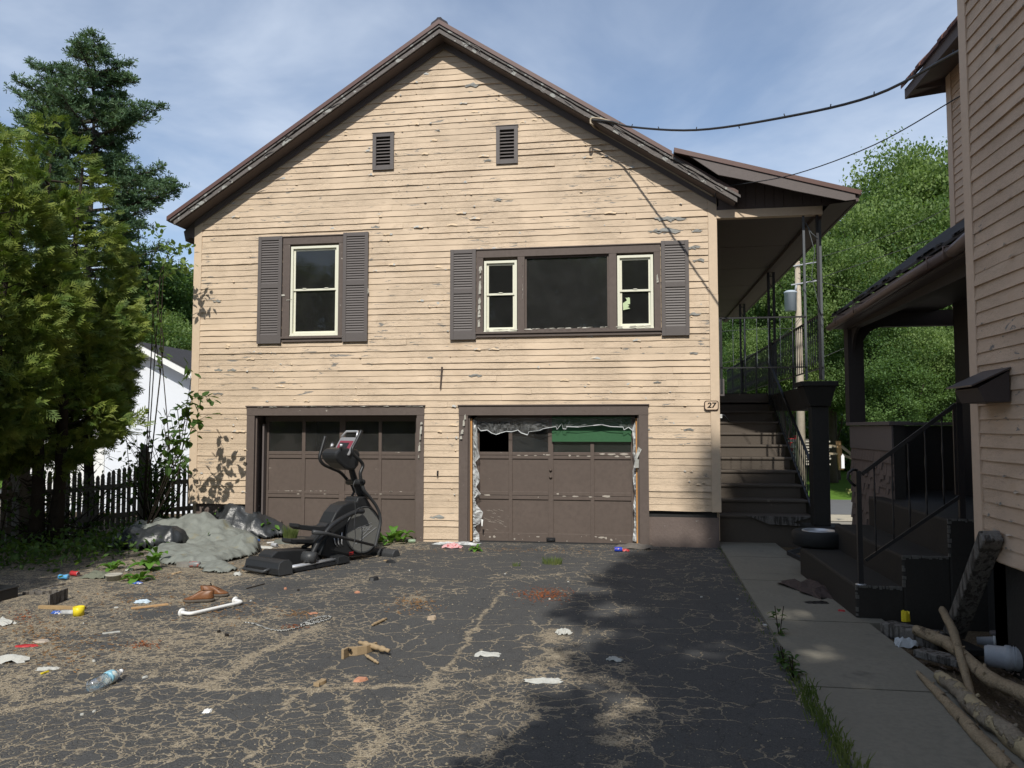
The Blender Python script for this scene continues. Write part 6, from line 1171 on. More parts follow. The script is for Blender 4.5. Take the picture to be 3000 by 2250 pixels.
def bumpf(x, y, cx_, cy_, rx_, ry_, h): return h*math.exp(-(((x-cx_)/rx_)**2+((y-cy_)/ry_)**2))
pl = GP((425, 1640), (480, 1655), (560, 1660), (640, 1655), (700, 1640), (752, 1625), (768, 1605), (745, 1588), (690, 1585), (600, 1605), (520, 1610), (450, 1612))
cx_, cy_ = np.mean(pl, 0); b1 = G(720, 1625); b2 = G(500, 1640)
cloth('tarp', 'light grey crumpled tarp spread in front, nearest the elliptical trainer', pl, lambda x, y, e: (1-math.exp(-e/.05))*(.05+fold(x, y, .16, 2.0, 5.0, .3)+bumpf(x, y, b1[0], b1[1]+.3, .35, .35, .18)+bumpf(x, y, b2[0], b2[1]+.3, .6, .3, .08)), mTarp, thick=.008)
pl = GP((570, 1655), (640, 1652), (690, 1662), (700, 1672), (640, 1682), (600, 1678)); cloth('tarp', 'grey tarp flap lying closest to the driveway', pl, lambda x, y, e: (1-math.exp(-e/.04))*(.03+fold(x, y, .10, 2.6, 6, .1)), mTarp)
o_ = G(520, 1600); pl = [(o_[0]-1.25, o_[1]-.15), (o_[0]-.9, o_[1]-.45), (o_[0]-.2, o_[1]-.35), (o_[0]+.5, o_[1]-.3), (o_[0]+1.0, o_[1]+.15), (o_[0]+1.0, o_[1]+.8), (o_[0]+.3, o_[1]+1.1), (o_[0]-.6, o_[1]+1.0), (o_[0]-1.2, o_[1]+.6)]
cloth('tarp', 'big heap of grey tarp piled highest, behind the spread one', pl, lambda x, y, e: (1-math.exp(-e/.12))*(.14+fold(x, y, .20, 1.7, 4.2, -.5)+bumpf(x, y, o_[0]-.5, o_[1]+.25, .45, .40, .22)+bumpf(x, y, o_[0]+.15, o_[1]+.45, .30, .32, .26)+bumpf(x, y, o_[0]+.65, o_[1]+.45, .3, .3, .10)), mTarp, thick=.008)
pl = [(o_[0]-.75, o_[1]-.52), (o_[0]-.35, o_[1]-.62), (o_[0]+.25, o_[1]-.50), (o_[0]+.35, o_[1]-.15), (o_[0]-.1, o_[1]+.0), (o_[0]-.8, o_[1]-.1)]
cloth('plastic_bag', 'shiny black bag bulging out between the two grey tarps', pl, lambda x, y, e: (1-math.exp(-e/.06))*(.28+fold(x, y, .16, 2.6, 6, .9)), mTarpB, 'bag')
pl = [(o_[0]-.35, o_[1]+.9), (o_[0]+.4, o_[1]+.85), (o_[0]+1.0, o_[1]+1.0), (o_[0]+1.35, o_[1]+1.4), (o_[0]+.9, o_[1]+1.9), (o_[0]-.1, o_[1]+1.9)]
cloth('tarp', 'black tarp bunched against the house foundation behind the grey heap', pl, lambda x, y, e: (1-math.exp(-e/.10))*(.20+fold(x, y, .20, 1.9, 5, .3)+bumpf(x, y, o_[0]+.3, o_[1]+1.35, .4, .35, .42)), mTarpB)
# ================================================================== LITTER ON THE DRIVEWAY
def ground(px, py, dz=0): g = G(px, py); return Vector((g[0], g[1], g[2]+dz))
# bottle
def bottle():
    c = ground(302, 2012, .0); a = G(262, 2032); b = G(352, 1988); d = Vector((b[0]-a[0], b[1]-a[1], 0)).normalized(); t = thing('bottle', 'clear crushed plastic water bottle with a blue label at the lower left', 'bottle', tuple(c))
    L = .33; o = Vector((a[0], a[1], a[2]+.042))
    m_ = MB(); m_.lathe([(.012, 0), (.03, .0), (.042, .015), (.045, .04), (.044, .12), (.043, .16), (.030, .175), (.041, .195), (.043, .235), (.040, .27), (.025, .30), (.014, .315), (.014, .335)], o, 18, d)
    mt = NT('bottle_plastic'); tr = mt.n('BsdfTransparent'); mt.put(tr, 'Color', (.93, .95, .97)); gl = mt.n('BsdfGlossy'); gl.inputs['Roughness'].default_value = .12; mt.put(gl, 'Color', (.9, .93, 1)); lw = mt.n('LayerWeight'); lw.inputs[0].default_value = .35; ms = mt.n('MixShader'); mt.put(ms, 0, mt.math('ADD', mt.math('MULTIPLY', lw.outputs['Facing'], .75), .10)); mt.t.links.new(tr.outputs[0], ms.inputs[1]); mt.t.links.new(gl.outputs[0], ms.inputs[2]); mt.t.links.new(ms.outputs[0], mt.out.inputs[0])
    m_.build('body', mt.mat, t); m_ = MB(); m_.lathe([(.0445, .185), (.0455, .19), (.0455, .235), (.0445, .24)], o, 18, d); m_.build('label', M('bottle_label', (.25, .50, .62), .4, .3, 30, patch=(.7, .75, .7), pth=(.5, .55), ps=18), t); m_ = MB(); m_.lathe([(.017, .325), (.017, .345), (.005, .348)], o, 12, d); m_.build('cap', mWhiteP, t)
bottle()
# shoes
def shoe(px, py, ang, label, lace):
    c = ground(px, py, .005); t = thing('shoe', label, 'shoe', tuple(c), 'pair of brown leather shoes', ang); prof = [(-.145, .040), (-.12, .046), (-.06, .040), (0, .040), (.07, .052), (.12, .046), (.15, .022)]
    def ringmesh(levels, mat, name):
        vs = []; n = 20
        for (z, k, xo, front) in levels:
            for i in range(n):
                a = 2*math.pi*i/n; x = math.cos(a)*.15*k; hw = np.interp(x/k if k else 0, [p[0] for p in prof], [p[1] for p in prof]); y = math.sin(a)*hw*k*1.02; y = max(-hw*k, min(hw*k, y*1.3)); xx = x+xo; zz1 = z
                if xx > .02 and front is not None: zz1 = z-(xx-.02)*front
                vs.append((xx, y, zz1))
        fs = [(i*n+k, i*n+(k+1) % n, (i+1)*n+(k+1) % n, (i+1)*n+k) for i in range(len(levels)-1) for k in range(n)]+[tuple(range(n))[::-1]]
        m_ = MB(); m_.add(vs, fs, True); me = m_.build(name, mat); me.parent = t; KIDS.setdefault(t, []).append(me)
    ringmesh([(0, 1.02, 0, None), (.012, 1.05, 0, None), (.028, 1.03, 0, None), (.03, .9, 0, None)], mSole, 'sole')
    ringmesh([(.026, .98, 0, None), (.045, 1.0, 0, .05), (.07, .93, -.005, .25), (.095, .72, -.04, .9), (.11, .52, -.075, 1.2), (.115, .46, -.085, 1.1), (.08, .42, -.085, .4), (.05, .40, -.08, 0)], mLeather, 'upper')
    ringmesh([(.1125, .40, -.082, .9), (.1135, .05, -.082, .9)], mInk, 'lining')  # dark disc painting the shade inside the shoe opening
    m_ = MB()
    for i in range(3): m_.tube([(.0+.02*i, -.03, .088-.010*i), (.005+.02*i, 0, .10-.012*i), (.0+.02*i, .03, .088-.010*i)], .004, 4)
    m_.add([(-.03, -.022, .10), (-.03, .022, .10), (-.045, .02, .14), (-.045, -.018, .145)], [(0, 1, 2, 3)]); o = m_.build('laces', M('dark_laces', (.03, .025, .02), .8)); o.parent = t; KIDS[t].append(o)
shoe(583, 1764, R(200), 'scuffed brown leather shoe, left one of the pair, turned toe-left', 0); shoe(628, 1748, R(12), 'brown leather shoe, right one of the pair, heel toward the other', 1)
# white grab bar
t = thing('grab_bar', 'white bathroom grab bar lying diagonally on the asphalt', 'grab bar', tuple(ground(640, 1800)))
A_ = ground(556, 1808, .03); B_ = ground(712, 1772, .03); dA = ground(548, 1812, .03); nrm = Vector((-(B_-A_).y, (B_-A_).x, 0)).normalized()
if nrm.y < 0: nrm = -nrm
u_ = (B_-A_).normalized(); m_ = MB(); path = smooth([A_+nrm*.12+u_*-.0, A_+nrm*.05, A_+u_*.02+nrm*.01, A_+u_*.08, A_.lerp(B_, .5), B_-u_*.08, B_-u_*.02+nrm*.01, B_+nrm*.05, B_+nrm*.12], 4); m_.tube(path, .017, 10); m_.build('bar', mWhiteP, t)
for e in (A_, B_): m_ = MB(); m_.lathe([(.0, 0), (.042, .001), (.042, .006), (.02, .010)], e+nrm*.12, 16, tuple(-nrm)); m_.build('flange', mWhiteP, t)
# braided black and white cord
cdm = NT('braided_cord'); ck = cdm.n('TexChecker'); cdm.put(ck, 0, cdm.co); ck.inputs['Scale'].default_value = 70; cdm.put(ck, 1, (.02, .02, .02)); cdm.put(ck, 2, (.42, .42, .40)); cdm.fin(ck.outputs[0], .7)
m_ = MB(); pth = smooth([ground(*p, .008) for p in ((715, 1826), (745, 1830), (790, 1846), (830, 1850), (870, 1842), (905, 1830), (940, 1822), (970, 1812), (950, 1808), (905, 1822), (880, 1833), (915, 1830), (960, 1818), (968, 1808), (925, 1812), (895, 1828), (930, 1820), (960, 1810))], 5); m_.tube(pth, .008, 5); o = m_.build('braided_cord', cdm.mat, None, org=ground(850, 1840)); tag(o, 'black and white braided cord heaped at its right end on the asphalt', 'cord')
# broken chair back, spindles
t = thing('broken_chair_back', 'broken wooden chair slat with a hole and two turned spindles', 'chair part', tuple(ground(1060, 1925)))
m_ = MB(); path = [ground(*p, .0) for p in ((1003, 1932), (1020, 1922), (1045, 1920), (1072, 1915), (1090, 1908), (1102, 1902))]; n = len(path); vs = []
for i, p in enumerate(path): d = (path[min(i+1, n-1)]-path[max(0, i-1)]).normalized(); sd_ = Vector((-d.y, d.x, 0))*.011; h = .075-.02*i/n; vs += [p-sd_, p+sd_, p+sd_+Vector((0, 0, h)), p-sd_+Vector((0, 0, h))]
m_.add(vs, [(0, 1, 2, 3)]+[(i*4+a, i*4+b, i*4+4+b, i*4+4+a) for i in range(n-1) for a, b in ((0, 3), (3, 2), (2, 1), (1, 0))]+[(n*4-1, n*4-2, n*4-3, n*4-4)]); m_.build('slat', mWood, t, .003)
def spindle(mb, a, b, r=.016):
    a = Vector(a); b = Vector(b); P = []; rs = []
    for i in range(17): u = i/16; P.append(a.lerp(b, u)); rs.append(r*(.7+.35*math.sin(u*3.14))*(1.25 if i in (3, 4, 12, 13) else 1)*(.75 if i in (2, 5, 11, 14) else 1))
    mb.tube(P, rs, 8)
m_ = MB(); spindle(m_, ground(1052, 1900, .05), ground(1140, 1922, .04), .022); m_.build('spindle', mWood, t); m_ = MB(); spindle(m_, ground(1070, 1930, .03), ground(1108, 1947, .012), .012); m_.build('spindle', mWood, t)
m_ = MB(); hp_ = ground(1024, 1925, .055); dd = (path[2]-path[0]).normalized(); m_.lathe([(.011, -.0125), (.011, .0125)], hp_, 10, (-dd.y, dd.x, 0)); m_.build('hole', mInk, t)
m_ = MB(); spindle(m_, ground(1090, 1836, .014), ground(1132, 1816, .014), .014); o = m_.build('turned_spindle', mWood, None, org=ground(1110, 1826)); tag(o, 'single turned wooden spindle lying behind the broken chair slat', 'spindle')
# generic chunk builders
def chunk(name, label, cat, px, py, w_, d_, h, mat, rot=0, grp=None, jag=.25, dz=0):
    """irregular block made of a squashed rough outline"""
    c = ground(px, py, dz); q_ = random.Random(int(px*7+py)); n = 7; ring = [(w_/2*math.cos(2*math.pi*i/n)*q_.uniform(1-jag, 1.1), d_/2*math.sin(2*math.pi*i/n)*q_.uniform(1-jag, 1.1)) for i in range(n)]; m_ = MB()
    cr, sr = math.cos(rot), math.sin(rot); vs = [(c.x+a*cr-b*sr, c.y+a*sr+b*cr, c.z) for a, b in ring]+[(c.x+(a*cr-b*sr)*q_.uniform(.75, .98), c.y+(a*sr+b*cr)*q_.uniform(.75, .98), c.z+h*q_.uniform(.6, 1.1)) for a, b in ring]
    m_.add(vs, [tuple(range(n))[::-1], tuple(range(n, 2*n))]+[(i, (i+1) % n, n+(i+1) % n, n+i) for i in range(n)]); o = m_.build(name, mat, None, org=c); return tag(o, label, cat, grp)
def crumple(name, label, cat, px, py, w_, d_, h, mat, rot=0, grp=None, dz=0, flat=0):
    """crumpled sheet or wad: noisy dome"""
    c = ground(px, py, dz); q_ = random.Random(int(px*3+py)); n = 9; m_ = MB(); vs = []; so_ = q_.uniform(0, 50); cr, sr = math.cos(rot), math.sin(rot)
    for i in range(n):
        for j in range(n):
            a = (i/(n-1)-.5)*w_; b = (j/(n-1)-.5)*d_; e = min(i, j, n-1-i, n-1-j)/((n-1)/2); a2 = a*(1+.35*mnoise.noise((i*.8+so_, j*.8, 0))); b2 = b*(1+.35*mnoise.noise((i*.8, j*.8+so_, 5))); z = h*(e**.5*.6*(1-flat)+.55*abs(mnoise.noise((i*.75+so_, j*.75, 1)))+.02)
            vs.append((c.x+a2*cr-b2*sr, c.y+a2*sr+b2*cr, c.z+max(0, z)))
    m_.add(vs, [(i*n+j, (i+1)*n+j, (i+1)*n+j+1, i*n+j+1) for i in range(n-1) for j in range(n-1)]); o = m_.build(name, mat, None, org=c); return tag(o, label, cat, grp)
def slat(name, label, px0, py0, px1, py1, w_, h, mat, dz=0, cat='stick', grp=None, z1=None):
    a = ground(px0, py0, dz+h/2); b = ground(px1, py1, (dz if z1 is None else z1)+h/2); m_ = MB(); q_ = random.Random(int(px0+py1)); n = 5; d = (b-a); sdv = Vector((-d.y, d.x, 0)).normalized(); vs = []
    for i in range(n+1): p = a+d*i/n+sdv*q_.uniform(-.15, .15)*w_; k = q_.uniform(.8, 1.05)*w_/2; vs += [p-sdv*k-Vector((0, 0, h/2)), p+sdv*k-Vector((0, 0, h/2)), p+sdv*k+Vector((0, 0, h/2)), p-sdv*k+Vector((0, 0, h/2))]
    m_.add(vs, [(0, 1, 2, 3)]+[(i*4+a_, i*4+b_, i*4+4+b_, i*4+4+a_) for i in range(n) for a_, b_ in ((0, 3), (3, 2), (2, 1), (1, 0))]+[(n*4+3, n*4+2, n*4+1, n*4)]); o = m_.build(name, mat, None, .002, org=a); return tag(o, label, cat, grp)
chunk('brick_fragment', 'pinkish terracotta fragment below the broken chair slat', 'brick fragment', 1056, 1994, .11, .07, .02, mBrick, .5)
chunk('brick_fragment', 'flat tan brick chip behind the single spindle', 'brick fragment', 1264, 1815, .10, .07, .035, M('tan_stone', (.42, .33, .24), .8), .2)
chunk('brick_fragment', 'small orange brick chip left of the pine litter patch', 'brick fragment', 1046, 1737, .07, .05, .02, mBrick)
chunk('stone', 'rusty pebble right of the dark twig', 'stone', 836, 1726, .04, .04, .025, mBrick); chunk('stone', 'black pebble beside the rusty one', 'stone', 874, 1731, .03, .03, .02, mInk); chunk('stone', 'upper black pebble right of the sand tongue', 'stone', 641, 1853, .04, .03, .025, mInk); chunk('stone', 'lower black pebble right of the sand tongue', 'stone', 665, 1864, .04, .03, .025, mInk)
slat('wood_offcut', 'small wooden offcut left of the terracotta fragment', 926, 2012, 950, 1998, .045, .025, mWood, cat='wood piece'); slat('wood_offcut', 'long pale lath on the sand', 385, 1785, 492, 1772, .045, .015, M('fresh_lath', (.48, .30, .15), .7, .15, 8), cat='lath')
slat('wood_offcut', 'weathered lath above the yellow cylinder', 115, 1782, 248, 1786, .05, .03, M('tan_lath', (.36, .25, .13), .75, .2, 8), cat='lath'); slat('wood_offcut', 'grey board piece at the cedar shade edge', 68, 1742, 168, 1738, .05, .03, mGrey, cat='board'); slat('wood_offcut', 'thin grey lath in the shade by the cans', 120, 1724, 190, 1712, .04, .015, mGrey, cat='lath')
slat('wood_offcut', 'dark broken corner bracket pointing up on the sand', 142, 1778, 196, 1756, .02, .12, mGrey, cat='bracket'); slat('wood_offcut', 'short tan stick before the tarp', 506, 1683, 530, 1677, .04, .015, M('stick_tan', (.45, .33, .2), .8), cat='stick')
slat('twig', 'dark twig right of the shoes', 722, 1726, 775, 1712, .015, .012, mBarkD, cat='twig'); slat('wood_offcut', 'orange shard left of the cord', 906, 1800, 927, 1797, .05, .01, mBrick, cat='shard')
chunk('plastic_part', 'small black plastic cover lying in front of the left garage', 'plastic part', 1095, 1700, .15, .09, .05, mBlk, .6); chunk('plastic_part', 'black and tan broken handle piece right of the elliptical trainer', 'plastic part', 1143, 1649, .17, .07, .04, mBlk, -.2)
slat('wood_offcut', 'tan splinter lying behind the black handle piece', 1124, 1643, 1150, 1643, .06, .012, mWood, cat='splinter')
t = thing('plastic_jar', 'bright yellow open cylinder lying on the sand', 'plastic jar', tuple(ground(230, 1802))); m_ = MB(); m_.lathe([(.05, 0), (.052, .085), (.047, .085), (.045, .01)], ground(230, 1803, .0), 18, (0, 0, 1)); m_.build('tub', mYel, t)
m_ = MB(); m_.lathe([(.022, 0), (.024, .14), (.02, .15)], ground(180, 1800, .022), 10, (1, .12, 0)); o = m_.build('plastic_tube', plasticmat('cloudy_tube', .5), None, org=ground(200, 1800)); tag(o, 'cloudy clear tube lying left of the yellow cylinder', 'tube')
crumple('wrapper', 'small blue and white crumpled wrapper left of the yellow cylinder', 'wrapper', 166, 1797, .09, .06, .035, mBlue); crumple('wrapper', 'pale blue and white tissue wad above the pale lath', 'wrapper', 418, 1766, .15, .07, .05, M('pale_blue_paper', (.5, .6, .68), .8, .2, 30), .2)
crumple('paper_scrap', 'white crumpled napkin at the left picture edge, upper', 'paper', 8, 1828, .22, .12, .07, mPaper, -.3); crumple('paper_scrap', 'pleated white paper at the left picture edge, lower', 'paper', 30, 1938, .26, .11, .07, mPaper, .25); crumple('paper_scrap', 'off-white napkin between the broken chair slat and the sandy patch', 'paper', 1428, 1920, .20, .09, .035, mPaper, .1)
crumple('paper_scrap', 'white folded paper standing on the sandy patch', 'paper', 1652, 1858, .13, .08, .07, mPaper, .4); crumple('paper_scrap', 'ruffled grey-white tissue on the shaded sand', 'paper', 1590, 1998, .26, .07, .04, mPaper, .1); crumple('paper_scrap', 'small white scrap in the shade near the walkway', 'paper', 1800, 1935, .12, .06, .04, mPaper, -.3)
crumple('paper_scrap', 'tiny white chip in the lower left asphalt', 'paper', 608, 2085, .05, .06, .02, mWhiteP, .3); crumple('paper_scrap', 'dirty white wad by the tarp edge', 'paper', 695, 1686, .09, .08, .06, mPaper); crumple('paper_scrap', 'small white scrap left of the dock plants', 'paper', 380, 1672, .10, .06, .05, mPaper, .2)
crumple('foil_scrap', 'silvery crumpled foil in front of the dock plant', 'foil', 403, 1710, .10, .06, .035, mBlue, .2); chunk('flip_flop', 'red rubber sandal sole on the sand', 'sandal', 78, 1894, .20, .06, .015, mRed, .25, jag=.1); chunk('lid', 'pale oval lid beside the red sandal sole', 'lid', 122, 1880, .14, .09, .015, M('brownish_lid', (.42, .36, .30), .7), .3, jag=.1)
crumple('wrapper', 'off-white and yellow wrapper low at the left', 'wrapper', 140, 1962, .15, .05, .03, mPaper, .3); slat('wood_offcut', 'yellow pencil-like stick by the wrapper', 120, 1976, 142, 1969, .012, .012, mYel, cat='stick'); slat('wood_offcut', 'white torn strip on the dark asphalt at the left', 300, 1858, 352, 1852, .03, .01, mPaper, cat='strip')
CH = [(340, 1781, .05, 'white chip above the long pale lath'), (426, 1985, .05, 'cream chip right of the clear bottle'), (245, 1827, .03, 'tiny white chip below the yellow cylinder'), (240, 2095, .03, 'white chip left of its neighbour in the lower left corner'), (275, 2086, .025, 'white chip right of its neighbour in the lower left corner'),
 (1200, 1672, .04, 'white chip in front of the garage pier'), (1480, 1682, .03, 'beige chip left of the reddish litter'), (1665, 1705, .03, 'beige chip behind the reddish litter'), (1610, 1756, .05, 'pinkish chip on the reddish litter'), (275, 1938, .035, 'white flake above the clear bottle'), (2055, 1750, .04, 'pale chip in the shade midway to the walkway'),
 (2160, 1755, .04, 'pale chip in the shade close to the walkway'), (2242, 1832, .05, 'beige stone at the walkway joint'), (2330, 1735, .05, 'pale chip on the far walkway slab'), (735, 1761, .04, 'white chip at the end of the grab bar')]
for i, (x, y, s, lb) in enumerate(CH): chunk('pale_chip', lb, 'chip', x, y, s, s*.6, .012, mPaper, i, 'pale chips scattered about')
# cans
def can(px, py, ang, mat, label, r=.033, L=.12, up=False, squash=1):
    c = ground(px, py, r if not up else 0); t = thing('can', label, 'can', tuple(c), 'discarded drink cans'); d = (math.cos(ang), math.sin(ang), 0) if not up else (0, 0, 1); m_ = MB(); m_.lathe([(r*.75, 0), (r, .012), (r*squash, L*.5), (r, L-.012), (r*.8, L)], c, 16, d); m_.build('body', mat, t); m_ = MB(); m_.lathe([(r*.8, L), (r*.78, L+.003), (r*.6, L-.002)], c, 16, d); m_.build('lid', mSilver, t)
can(208, 1687, -.2, mRed, 'red and silver can at the edge of the cedar shade', squash=.8); can(172, 1698, .1, M('sky_blue_can', (.10, .35, .62), .35, .3, 15), 'crushed blue can left of the red one', squash=.7); can(480, 1648, .15, mBlue, 'blue and white can at the front of the tarp', .035, .13)
can(555, 1662, .1, M('red_clear', (.42, .12, .10), .35, .4, 9, patch=(.2, .2, .2), pth=(.5, .52), ps=14), 'red labelled bottle half under the tarp flap', .04, .14); can(796, 1602, -.4, mCup, 'silver can behind the track of the elliptical trainer'); can(1196, 1591, .2, M('green_silver_can', (.25, .33, .22), .35, .4, 14), 'green and silver can by the leafy plant at the garage trim'); can(1800, 1616, .05, M('vivid_blue_can', (.03, .06, .45), .35, .2, 20, patch=(.6, .3, .15), pth=(.62, .64), ps=22), 'bright blue can under the right end of the right garage door', .036, .12)
crumple('wrapper', 'red wrapper beside the bright blue can', 'wrapper', 1832, 1615, .12, .06, .05, mRed); crumple('rag', 'pink and white rag at the foot of the plastic sheet', 'rag', 1325, 1605, .30, .16, .10, mPink, .1); crumple('plastic_sheet', 'loose end of clear plastic trailing from the right garage door', 'plastic sheet', 1340, 1595, .75, .18, .08, bpy.data.materials['milky_torn_plastic'], .05, flat=.5)
crumple('leaf_heap', 'grey leaves and torn plastic heaped under the right jamb', 'debris', 1860, 1607, .6, .2, .10, M('grey_debris', (.14, .125, .11), .9, .4, 20, .5, 40)); crumple('stone', 'mossy grey stone at the edge of the cedar shade', 'stone', 282, 1692, .32, .2, .10, M('mossy_stone', (.15, .16, .12), .9, .3, 15, .5, 30)); 
m_ = MB(); c = ground(333, 1700, 0); m_.lathe([(.075, 0), (.085, .06), (.10, .062), (.10, .075), (.09, .075), (.08, .07)], c, 18); o = m_.build('plastic_tub', M('dirty_white', (.42, .40, .34), .6, .2, 9), None, org=c); tag(o, 'shallow dirty white tub by the dock plants', 'tub')
m_ = MB(); c = ground(20, 1760, 0); m_.box(c.x-.35, c.x-.04, c.y-.1, c.y+.2, c.z, c.z+.10); m_.box(c.x-.36, c.x-.03, c.y-.11, c.y+.21, c.z+.10, c.z+.12); o = m_.build('dark_box', mBlk, None, .01, org=c); tag(o, 'dark plastic box in the shade at the left picture edge', 'box')
slat('pipe', 'short white pipe under the vine by the left garage trim', 782, 1592, 818, 1589, .025, .02, mWhiteP, cat='pipe'); crumple('fabric_scrap', 'cream fabric scrap between the tarps and the vine', 'fabric', 660, 1572, .35, .25, .30, M('cream_fabric', (.62, .58, .50), .8)); crumple('wrapper', 'blue wrapper by the grey tarp', 'wrapper', 752, 1588, .1, .08, .08, M('deep_blue', (.03, .08, .25), .5)); crumple('paper_scrap', 'shredded white paper right of the tarp', 'paper', 770, 1606, .28, .12, .05, mPaper)
chunk('concrete_piece', 'grey paver under the front of the tarps', 'paver', 545, 1660, .26, .14, .06, M('paver', (.2, .19, .17), .9), .0, jag=.05); chunk('concrete_piece', 'grey paver beneath the far pedal', 'paver', 840, 1592, .45, .2, .07, M('paver2', (.16, .17, .15), .9), .0, jag=.05); chunk('wood_offcut', 'tan board stub wedged behind the crank of the elliptical trainer', 'board', 938, 1612, .12, .06, .22, mWood, .4)
# foot of the stair: bowl, slats
t = thing('bowl', 'white plastic bowl upside down at the foot of the stair', 'bowl', tuple(ground(2202, 1588))); c = ground(2202, 1590, .03); m_ = MB(); m_.lathe([(.105, 0), (.108, .008), (.10, .035), (.085, .08), (.06, .10), (.02, .105)], c, 22); m_.build('shell', mWhiteP, t); m_ = MB(); m_.lathe([(.10, -.003), (.113, -.002), (.113, .010), (.10, .012)], c, 22); m_.build('rim', mCup, t)
slat('wood_offcut', 'white lath lying right of the bowl', 2218, 1584, 2280, 1588, .03, .012, mWhiteP, .035, 'lath'); slat('wood_offcut', 'grey lath leaning left of the bowl', 2165, 1594, 2184, 1578, .05, .015, mGrey, .035, 'lath', z1=.06); crumple('leaf_heap', 'tan wood shreds at the foot of the house corner', 'debris', 2145, 1583, .4, .15, .06, M('wood_shreds', (.34, .24, .12), .8, .4, 20), dz=.03); crumple('leaf_heap', 'dry leaf heap against the concrete steps', 'debris', 2390, 1740, .45, .9, .12, M('brown_leaves', (.07, .05, .045), .9, .5, 30, .6, 30), .3, dz=.03)
crumple('glove', 'dark flattened glove on the walkway', 'glove', 2392, 1776, .24, .10, .03, mInk, .1, dz=.03); slat('twig', 'dark leafy scrap on the walkway', 2280, 1718, 2308, 1724, .03, .01, mBarkD, .035, 'scrap'); chunk('plastic_shard', 'red plastic piece beside the concrete steps', 'plastic piece', 2466, 1801, .08, .05, .012, mRed, 0, dz=.035)
# tyre on the lowest step, dark frame before it
t = thing('tyre', 'old car tyre with a pale rim lying on the lowest concrete step', 'tyre', tuple(PZ(2395, 1625, .42))); c = Vector(PZ(2400, 1597, .42)); c.z = .415; m_ = MB()
prf = [(.19, .02), (.25, .0), (.30, .005), (.325, .03), (.33, .10), (.325, .165), (.30, .19), (.25, .195), (.20, .18), (.185, .15)]; n = 36; vs = []
for r_, z_ in prf:
    for k in range(n): a = 2*math.pi*k/n; vs.append((c.x+r_*math.cos(a), c.y+r_*math.sin(a), c.z+z_))
m_.add(vs, [(i*n+k, i*n+(k+1) % n, (i+1)*n+(k+1) % n, (i+1)*n+k) for i in range(len(prf)-1) for k in range(n)], True); m_.build('tread', mRub, t); m_ = MB(); m_.lathe([(.12, .16), (.185, .165), (.195, .19), (.205, .195), (.205, .18), (.19, .15), (.02, .12)], c, 30); m_.build('rim', mSilver, t)
m_ = MB(); a, b, d_ = ground(2310, 1632, .06), ground(2365, 1660, .06), ground(2356, 1620, .06); m_.bar(a, b, .05, .06); m_.bar(a, d_, .05, .06); o = m_.build('metal_angle', mIron, None, org=a); tag(o, 'dark metal corner piece beside the tyre', 'metal frame')
# leaning post, logs, timber
def logm(name, label, pts, rs, mat, cat='log', n=10, kn=0, grp=None):
    P = smooth([Vector(p)+Vector((rr.uniform(-.012, .012), rr.uniform(-.02, .02), rr.uniform(0, .012))) for p in pts], 9); R_ = np.interp(np.linspace(0, 1, len(P)), np.linspace(0, 1, len(rs)), rs); m_ = MB(); q_ = random.Random(len(label)); vs = []; u = Vector((0, 0, 1))
    for i, p in enumerate(P):
        d = (P[min(i+1, len(P)-1)]-P[max(0, i-1)]).normalized(); uu = Vector((1, 0, 0)) if abs(d.z) > .9 else u; sd_ = d.cross(uu).normalized(); u2 = sd_.cross(d)
        for k in range(n): a = 2*math.pi*k/n; rr_ = R_[i]*(1+.26*mnoise.noise((math.cos(a)*1.6+i*.35, math.sin(a)*1.6, i*.3)))*q_.uniform(.94, 1.06); vs.append(p+(sd_*math.cos(a)+u2*math.sin(a))*rr_)
    m_.add(vs, [(i*n+k, i*n+(k+1) % n, (i+1)*n+(k+1) % n, (i+1)*n+k) for i in range(len(P)-1) for k in range(n)], True); m_.add([vs[k] for k in range(n)], [tuple(range(n))[::-1]]); m_.add([vs[len(vs)-n+k] for k in range(n)], [tuple(range(n))])
    for _ in range(kn): i = q_.randrange(2, len(P)-2); a = Vector((q_.uniform(-1, 1), q_.uniform(-1, 1), q_.uniform(.2, 1))).normalized(); m_.tube([P[i], P[i]+a*R_[i]*1.5], [R_[i]*.35, R_[i]*.2], 6)
    o = m_.build(name, mat, None, org=P[0]); return tag(o, label, cat, grp)
gp = lambda x, y, h: tuple(ground(x, y, h))
logm('log', 'thick bark-stripped log crossing over the others to the right edge', [gp(2680, 1892, .12), gp(2790, 1935, .10), gp(2880, 2020, .09), gp(3010, 2090, .09), gp(3100, 2150, .09)], [.040, .05, .052, .05, .05], mLog, kn=7, grp='stripped logs beside the walkway')
logm('log', 'thin forked branch passing under the thick log', [gp(2757, 1862, .22), gp(2800, 1935, .20), gp(2845, 2040, .05), gp(2880, 2125, .03), gp(2905, 2160, .03)], [.030, .034, .026, .02, .014], mLog, 'branch', kn=4, grp='stripped logs beside the walkway')
logm('log', 'long thin log nearest the walkway, pointing at its tip', [gp(2686, 1992, .05), gp(2760, 2062, .05), gp(2830, 2150, .05), gp(2920, 2240, .05), gp(3010, 2330, .05)], [.012, .030, .036, .038, .038], mLog, kn=7, grp='stripped logs beside the walkway')
logm('log', 'thick log with peeling grey bark between the two others', [gp(2748, 2010, .07), gp(2800, 2050, .07), gp(2870, 2130, .07), gp(2960, 2200, .07), gp(3060, 2280, .07)], [.035, .05, .055, .058, .06], M('barky_log', (.24, .20, .15), .85, .4, 6, .9, 20, .15, patch=(.36, .29, .18), pth=(.5, .54), ps=5, bd=.02), kn=5, grp='stripped logs beside the walkway')
